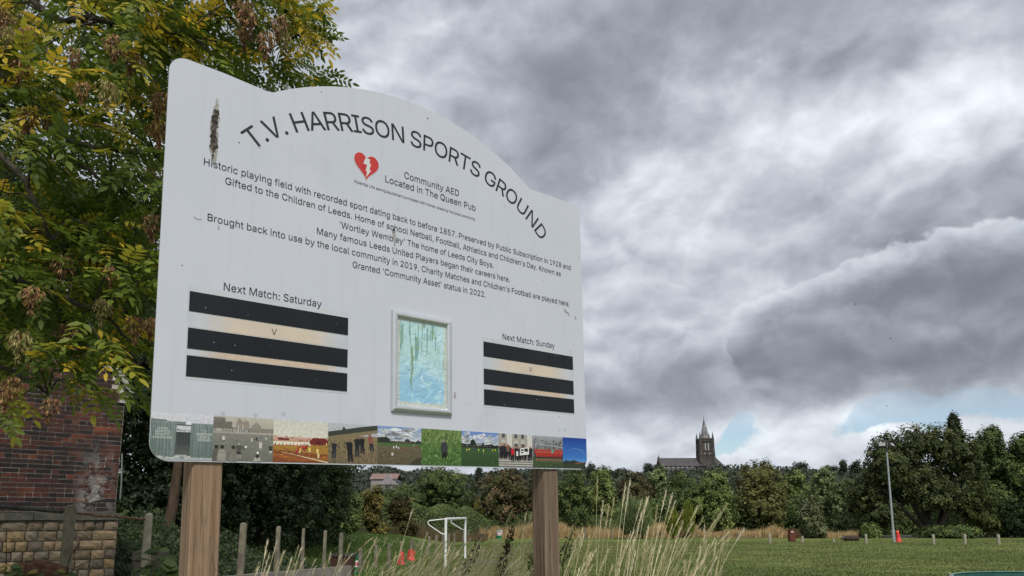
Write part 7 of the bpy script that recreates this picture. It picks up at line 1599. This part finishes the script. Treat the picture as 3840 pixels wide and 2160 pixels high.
# broad leaved sapling and bramble shoots, lower left
def broad(label, spots, Y, name, cols, group):
    b0 = pt(spots[0][0], 2200, Y); base = Vector((b0.x, b0.y, gz(b0.x, b0.y))); t = thing(name, label, 'shrub', tuple(base), group); st = MB()
    V = []; T_ = []; C = []
    for (px, py, s_) in spots:
        q = pt(px, py, Y+random.uniform(-.3, .3))-base; st.tube([(random.uniform(-.05, .05), 0, 0), (q.x*.5, q.y*.5, q.z*.6), q], [.006, .004, .002], 4)
        for k in range(3):
            a = random.uniform(-.6, 3.6); d = Vector((math.cos(a), random.uniform(-.5, .2), math.sin(a)*.5-.25)).normalized(); n_ = Vector((random.uniform(-.3, .3), -.4, .9)).normalized(); s1 = d.cross(n_).normalized(); ln = s_*random.uniform(.7, 1.1); wd = ln*.33; c = q; k0 = len(V)
            for f, w_ in ((0, 0), (.25, .8), (.5, 1), (.75, .72), (1, 0)):
                for sg in (1, -1): V.append(c+d*ln*f+s1*wd*w_*sg-Vector((0, 0, 1))*ln*.25*f*f+n_*wd*.25*w_)
                V.append(c+d*ln*f-Vector((0, 0, 1))*ln*.25*f*f)
            for i in range(4):
                a0 = k0+3*i; T_ += [(a0, a0+2, a0+5), (a0, a0+5, a0+3), (a0+2, a0+1, a0+4), (a0+2, a0+4, a0+5)]
            C += [tuple(np.array(random.choice(cols))*random.uniform(.85, 1.2))]*15
    st.put('stems', MAT['stem'], t); link('leaves', np_mesh('lv', [tuple(v) for v in V], T_, np.array(C)), MAT['leaf'], t)
broad('broad leaved green sapling at the foot of the warm timber post', [(560, 2080, .16), (590, 2065, .17), (575, 2110, .18), (610, 2100, .18), (640, 2130, .17), (585, 2140, .17), (540, 2130, .15), (650, 2095, .14), (620, 2150, .17), (560, 2160, .16), (660, 2155, .15)], 6.4, 'sapling_shoots', [(.075, .12, .035), (.055, .095, .025), (.10, .14, .05)], 'leafy shoots at the lower left')
broad('leafy bramble shoots before the sandstone base at the lower left corner', [(70, 2148, .13), (40, 2120, .12), (95, 2155, .14), (15, 2150, .13), (250, 2150, .12), (262, 2165, .12), (140, 2165, .10)], 6.8, 'bramble_shoots', [(.075, .11, .04), (.055, .09, .03), (.20, .16, .04)], 'leafy shoots at the lower left')
br_ = MB(); base = at(235, 2190, 7.0)
for (pts) in (((235, 2190), (262, 2090), (298, 2035)), ((235, 2190), (280, 2130), (340, 2100)), ((20, 2190), (24, 2110), (23, 2030))):
    br_.tube([at(px, py, 7.0)-base for px, py in pts], [.006, .005, .0025], 5)
o = br_.put('bare_twigs', MAT['dark_bark'], None, loc=tuple(base)); tag(o, 'bare dark twigs in front of the stained fence post', 'twigs')
lg = thing('rotten_log', 'rotten brown log lying before the sandstone base at the lower left', 'log', tuple(at(140, 2165, 8.8))); b = MB(); b.tube([(-.25, 0, .06), (0, .02, .09), (.30, .05, .04)], [.10, .13, .09], 10); b.put('log', material('rot', (.07, .035, .022), (.14, .07, .045), 12, .95, .02, 30), lg); b = MB(); b.tube([(-.22, -.1, .13), (-.12, -.12, .15)], .045, 8); b.put('broken_end', MAT['rust'], lg)

# ------------------------------------------------------------------ church on the hill
MAT['sooty'] = material('sooty_stone', (.050, .045, .043), (.085, .076, .070), .35, .9, .05, 2, third=((.16, .15, .14), .6, .60, .72))
MAT['church_slate'] = material('church_slate', (.062, .058, .060), (.085, .080, .082), .4, .8)
MAT['spire_lead'] = material('spire_lead', (.10, .095, .09), (.26, .26, .27), .45, .7, third=((.07, .06, .055), .8, .5, .6), contrast=(.42, .55))
MAT['louvre'] = material('louvre', (.26, .27, .27), (.33, .34, .34), 2, .7)
MAT['verdigris'] = material('verdigris', (.05, .07, .06), (.08, .10, .085), 1, .7)
CYd = 530.0; CS = CYd/F
ch = thing('church', 'dark stone church with a square tower and tapering spire on the hill', 'church', (at(2636, 1760, CYd).x, CYd, 0)); CO = Vector(ch.location)
def cx_(px): return at(px, 1700, CYd).x-CO.x
def cz(py): return at(2636, py, CYd).z
nx0, nx1, cxR = cx_(2467), cx_(2614), cx_(2712)
zr, ze, zb = cz(1717), cz(1750), cz(1800); dn = 8.5
b = MB(); b.add([(nx0, -dn, ze), (nx1+4, -dn, ze), (nx1+4, 0, zr), (nx0, 0, zr), (nx0, dn, ze), (nx1+4, dn, ze)], [(0, 1, 2, 3), (3, 2, 5, 4)]); b.put('nave_roof', MAT['church_slate'], ch)
b = MB(); b.box((nx0+.6, -dn+.6, zb-6), (nx1+4, dn-.6, ze-.05)); b.put('nave_wall', MAT['sooty'], ch)
b = MB(); b.box((nx0+1.5, -dn-4.5, zb-6), (nx1, -dn+.5, ze-3.4)); b.put('aisle_wall', MAT['sooty'], ch)
b = MB(); b.add([(nx0+1.2, -dn-4.9, ze-3.5), (nx1, -dn-4.9, ze-3.5), (nx1, -dn+.55, ze-1.4), (nx0+1.2, -dn+.55, ze-1.4)], [(0, 1, 2, 3)]); b.put('aisle_roof', MAT['church_slate'], ch)
b = MB(); b.add([(nx0-.2, -dn-.4, ze-.3), (nx0-.2, dn+.4, ze-.3), (nx0-.2, 0, zr+1.0), (nx0+1.0, -dn-.4, ze-.3), (nx0+1.0, dn+.4, ze-.3), (nx0+1.0, 0, zr+1.0)], [(0, 2, 1), (3, 4, 5), (0, 3, 5, 2), (2, 5, 4, 1), (0, 1, 4, 3)]); b.put('west_gable', MAT['sooty'], ch)
for px, top_y in ((2470, 1706), (2681, 1700)):
    x = cx_(px); b = MB(); b.tube([(x, 0, zr), (x, 0, cz(top_y))], [.28, .05], 6); b.box((x-.5, -.1, cz(top_y+3)-.1), (x+.5, .1, cz(top_y+3)+.12)); b.put('gable_cross', MAT['sooty'], ch)
for px in range(2480, 2612, 17):
    x = cx_(px); b = MB(); b.add([(x-1.1, -dn+.52, ze-1.3), (x+1.1, -dn+.52, ze-1.3), (x+1.1, -dn+.52, ze-.5), (x-1.1, -dn+.52, ze-.5)], [(0, 1, 2, 3)]); b.put('window', MAT['louvre'], ch)
# chancel, hipped at the right
x0, x1 = cx_(2668), cx_(2704); b = MB(); xr = cx_(2682); b.add([(x0, -dn+1, ze), (x1, -dn+1, ze), (x1, dn-1, ze), (x0, dn-1, ze), (x0, 0, zr+.5), (xr, 0, zr+.5)], [(0, 1, 5, 4), (1, 2, 5), (2, 3, 4, 5)]); b.put('chancel_roof', MAT['church_slate'], ch)
b = MB(); b.box((x0, -dn+1.6, zb-6), (x1+1, dn-1.6, ze-.05)); b.put('chancel_wall', MAT['sooty'], ch)
b = MB(); b.box((x1-2, -dn+.5, zb-6), (x1+2.0, -dn+4, ze-.8)); b.put('vestry', MAT['sooty'], ch)
# tower: slightly tapering, clasping buttresses
tx0, tx1 = cx_(2613), cx_(2672); tw_ = (tx1-tx0)/2; tc = (tx0+tx1)/2; zt = cz(1651); zm = cz(1716)
def frustum(b, cx, cy, r0, r1, z0, z1): b.add([(cx-r0, cy-r0, z0), (cx+r0, cy-r0, z0), (cx+r0, cy+r0, z0), (cx-r0, cy+r0, z0), (cx-r1, cy-r1, z1), (cx+r1, cy-r1, z1), (cx+r1, cy+r1, z1), (cx-r1, cy+r1, z1)], [(3, 2, 1, 0), (4, 5, 6, 7), (0, 1, 5, 4), (1, 2, 6, 5), (2, 3, 7, 6), (3, 0, 4, 7)])
b = MB(); frustum(b, tc, -2, tw_*.93, tw_*.84, zb-6, zt); b.put('tower', MAT['sooty'], ch)
b = MB(); frustum(b, tc, -2, tw_*.98, tw_*.93, zb-6.1, cz(1722)); b.put('tower_base', MAT['sooty'], ch)
for sx in (-1, 1):
    for sy in (-1, 1):
        b = MB(); frustum(b, tc+sx*tw_*.80, -2+sy*tw_*.80, tw_*.20, tw_*.15, zb-6, cz(1690)); frustum(b, tc+sx*tw_*.78, -2+sy*tw_*.78, tw_*.15, tw_*.14, cz(1690), cz(1648)); b.put('buttress', MAT['sooty'], ch)
        b = MB(); X, Y_ = tc+sx*tw_*.80, -2+sy*tw_*.80; b.tube([(X, Y_, cz(1649)), (X, Y_, cz(1646)), (X, Y_, cz(1625)), (X, Y_, cz(1621))], [tw_*.13, tw_*.15, .12, .08], 8); b.put('pinnacle', MAT['verdigris'], ch)
b = MB(); b.box((tc-tw_*.88, -2-tw_*.88, zt), (tc+tw_*.88, -2+tw_*.88, zt+.8)); b.put('parapet', MAT['sooty'], ch)
for z_ in (cz(1712), cz(1694), cz(1660)):
    b = MB(); b.box((tc-tw_*.90, -2-tw_*.93, z_), (tc+tw_*.90, -2+tw_*.93, z_+.35)); b.put('string_course', MAT['sooty'], ch)
for dxx in (-.20, .18):
    b = MB(); X = tc+tw_*dxx; w_ = tw_*.085; y0 = -2-tw_*.885; z0, z1 = cz(1692), cz(1668)
    b.add([(X-w_*1.9, y0, z0-.4), (X+w_*1.9, y0, z0-.4), (X+w_*1.9, y0, z1), (X, y0, z1+1.6), (X-w_*1.9, y0, z1)], [(0, 1, 2, 3, 4)]); f_ = b.put('window', MAT['ink'], ch)
    b = MB(); b.add([(X-w_, y0-.06, z0), (X+w_, y0-.06, z0), (X+w_, y0-.06, z1), (X, y0-.06, z1+.9), (X-w_, y0-.06, z1)], [(0, 1, 2, 3, 4)]); b.put('louvres', MAT['louvre'], f_)
for k in range(5):
    X = tc+tw_*(-.6+.3*k); b = MB(); b.add([(X-.28, -2-tw_*.905, cz(1708)), (X+.28, -2-tw_*.905, cz(1708)), (X+.28, -2-tw_*.905, cz(1699)), (X-.28, -2-tw_*.905, cz(1699))], [(0, 1, 2, 3)]); b.put('arcade_panel', MAT['louvre'] if k % 2 else MAT['sooty'], ch)
b = MB(); zs = (zt+.6, cz(1601), cz(1583), cz(1566)); rs = (tw_*.60, tw_*.25, tw_*.09, .10); n = 8; V = []
for z_, r_ in zip(zs, rs):
    for i in range(n): a = math.pi/8+2*math.pi*i/n; V.append((tc+r_*math.cos(a), -2+r_*math.sin(a), z_))
b.add(V, [(i*n+k, i*n+(k+1) % n, (i+1)*n+(k+1) % n, (i+1)*n+k) for i in range(3) for k in range(n)]); b.put('spire', MAT['spire_lead'], ch)
for k in (4, 5, 6, 7):
    a = math.pi/8+2*math.pi*k/8; b = MB(); b.tube([(tc+tw_*.61*math.cos(a), -2+tw_*.61*math.sin(a), zt+.6), (tc+tw_*.26*math.cos(a), -2+tw_*.26*math.sin(a), zs[1])], .16, 5); b.put('spire_rib', MAT['louvre'], ch)
b = MB(); b.tube([(tc, -2, cz(1567)), (tc, -2, cz(1557))], [.12, .05], 5); b.put('finial', MAT['verdigris'], ch)
# house with a red roof beyond the thicket
MAT['red_tile'] = material('red_tile', (.19, .125, .11), (.24, .165, .15), .8, .9)
MAT['siding'] = material('siding', (.24, .22, .23), (.30, .28, .29), 1, .8)
HY = 150.0; q = at(1460, 1830, HY); hs_ = thing('red_roofed_house', 'house with a faded red tiled roof glimpsed between the thicket and the dark tree', 'house', (q.x, HY, gz(q.x, HY))); HO = Vector(hs_.location)
hx0, hx1 = at(1398, 1776, HY).x-HO.x, at(1500, 1776, HY).x-HO.x; hzr = at(1460, 1776, HY).z-HO.z; hze = at(1460, 1800, HY).z-HO.z
b = MB(); b.add([(hx0, -3.6, hze), (hx1, -3.6, hze), (hx1, 0, hzr), (hx0, 0, hzr), (hx0, 3.6, hze), (hx1, 3.6, hze)], [(0, 1, 2, 3), (3, 2, 5, 4)]); b.put('roof', MAT['red_tile'], hs_)
b = MB(); b.box((hx0+.3, -3.3, 0), (hx1-.3, 3.3, hze)); b.put('wall', MAT['siding'], hs_)
g0_, g1_ = at(1438, 1800, HY).x-HO.x, at(1500, 1800, HY).x-HO.x; gm = (g0_+g1_)/2
b = MB(); b.add([(g0_, -4.6, hze-1.2), (g1_, -4.6, hze-1.2), (gm, -4.6, hzr-.6), (g0_, -2, hze-1.2), (g1_, -2, hze-1.2), (gm, -1.0, hzr-.6)], [(0, 1, 2), (0, 2, 5, 3), (1, 4, 5, 2)]); b.put('gable', MAT['siding'], hs_)
for k in range(5):
    b = MB(); b.box((g0_+.2, -4.4-.03*k, hze-1.7-.45*k), (g1_-.2, -3.2, hze-1.29-.45*k)); b.put('board', MAT['siding'], hs_)
# birds
MAT['bird'] = material('bird', (.02, .02, .022), None)
for (px, py, Y, lab) in ((3208, 1141, 90, 'tiny dark bird high over the church against the grey cloud'), (3340, 1269, 95, 'tiny dark bird nearest the middle of the right hand cloud'), (3326, 1523, 110, 'tiny dark bird low above the floodlight')):
    t = thing('bird', lab, 'bird', tuple(at(px, py, Y)), 'birds in the sky'); b = MB(); b.lathe([(.005, -.13), (.035, -.05), (.04, .02), (.02, .09), (.004, .12)], 8); me = b.mesh('bird'); me.transform(Matrix.Rotation(R(90), 4, 'Y')); link('body', me, MAT['bird'], t)
    for sg in (-1, 1): b = MB(); b.add([(.04, 0, .01), (-.05, 0, .01), (-.06, sg*.16, .07), (-.03, sg*.27, .05), (.03, sg*.14, .08)], [(0, 1, 2, 3, 4)]); b.put('wing', MAT['bird'], t)
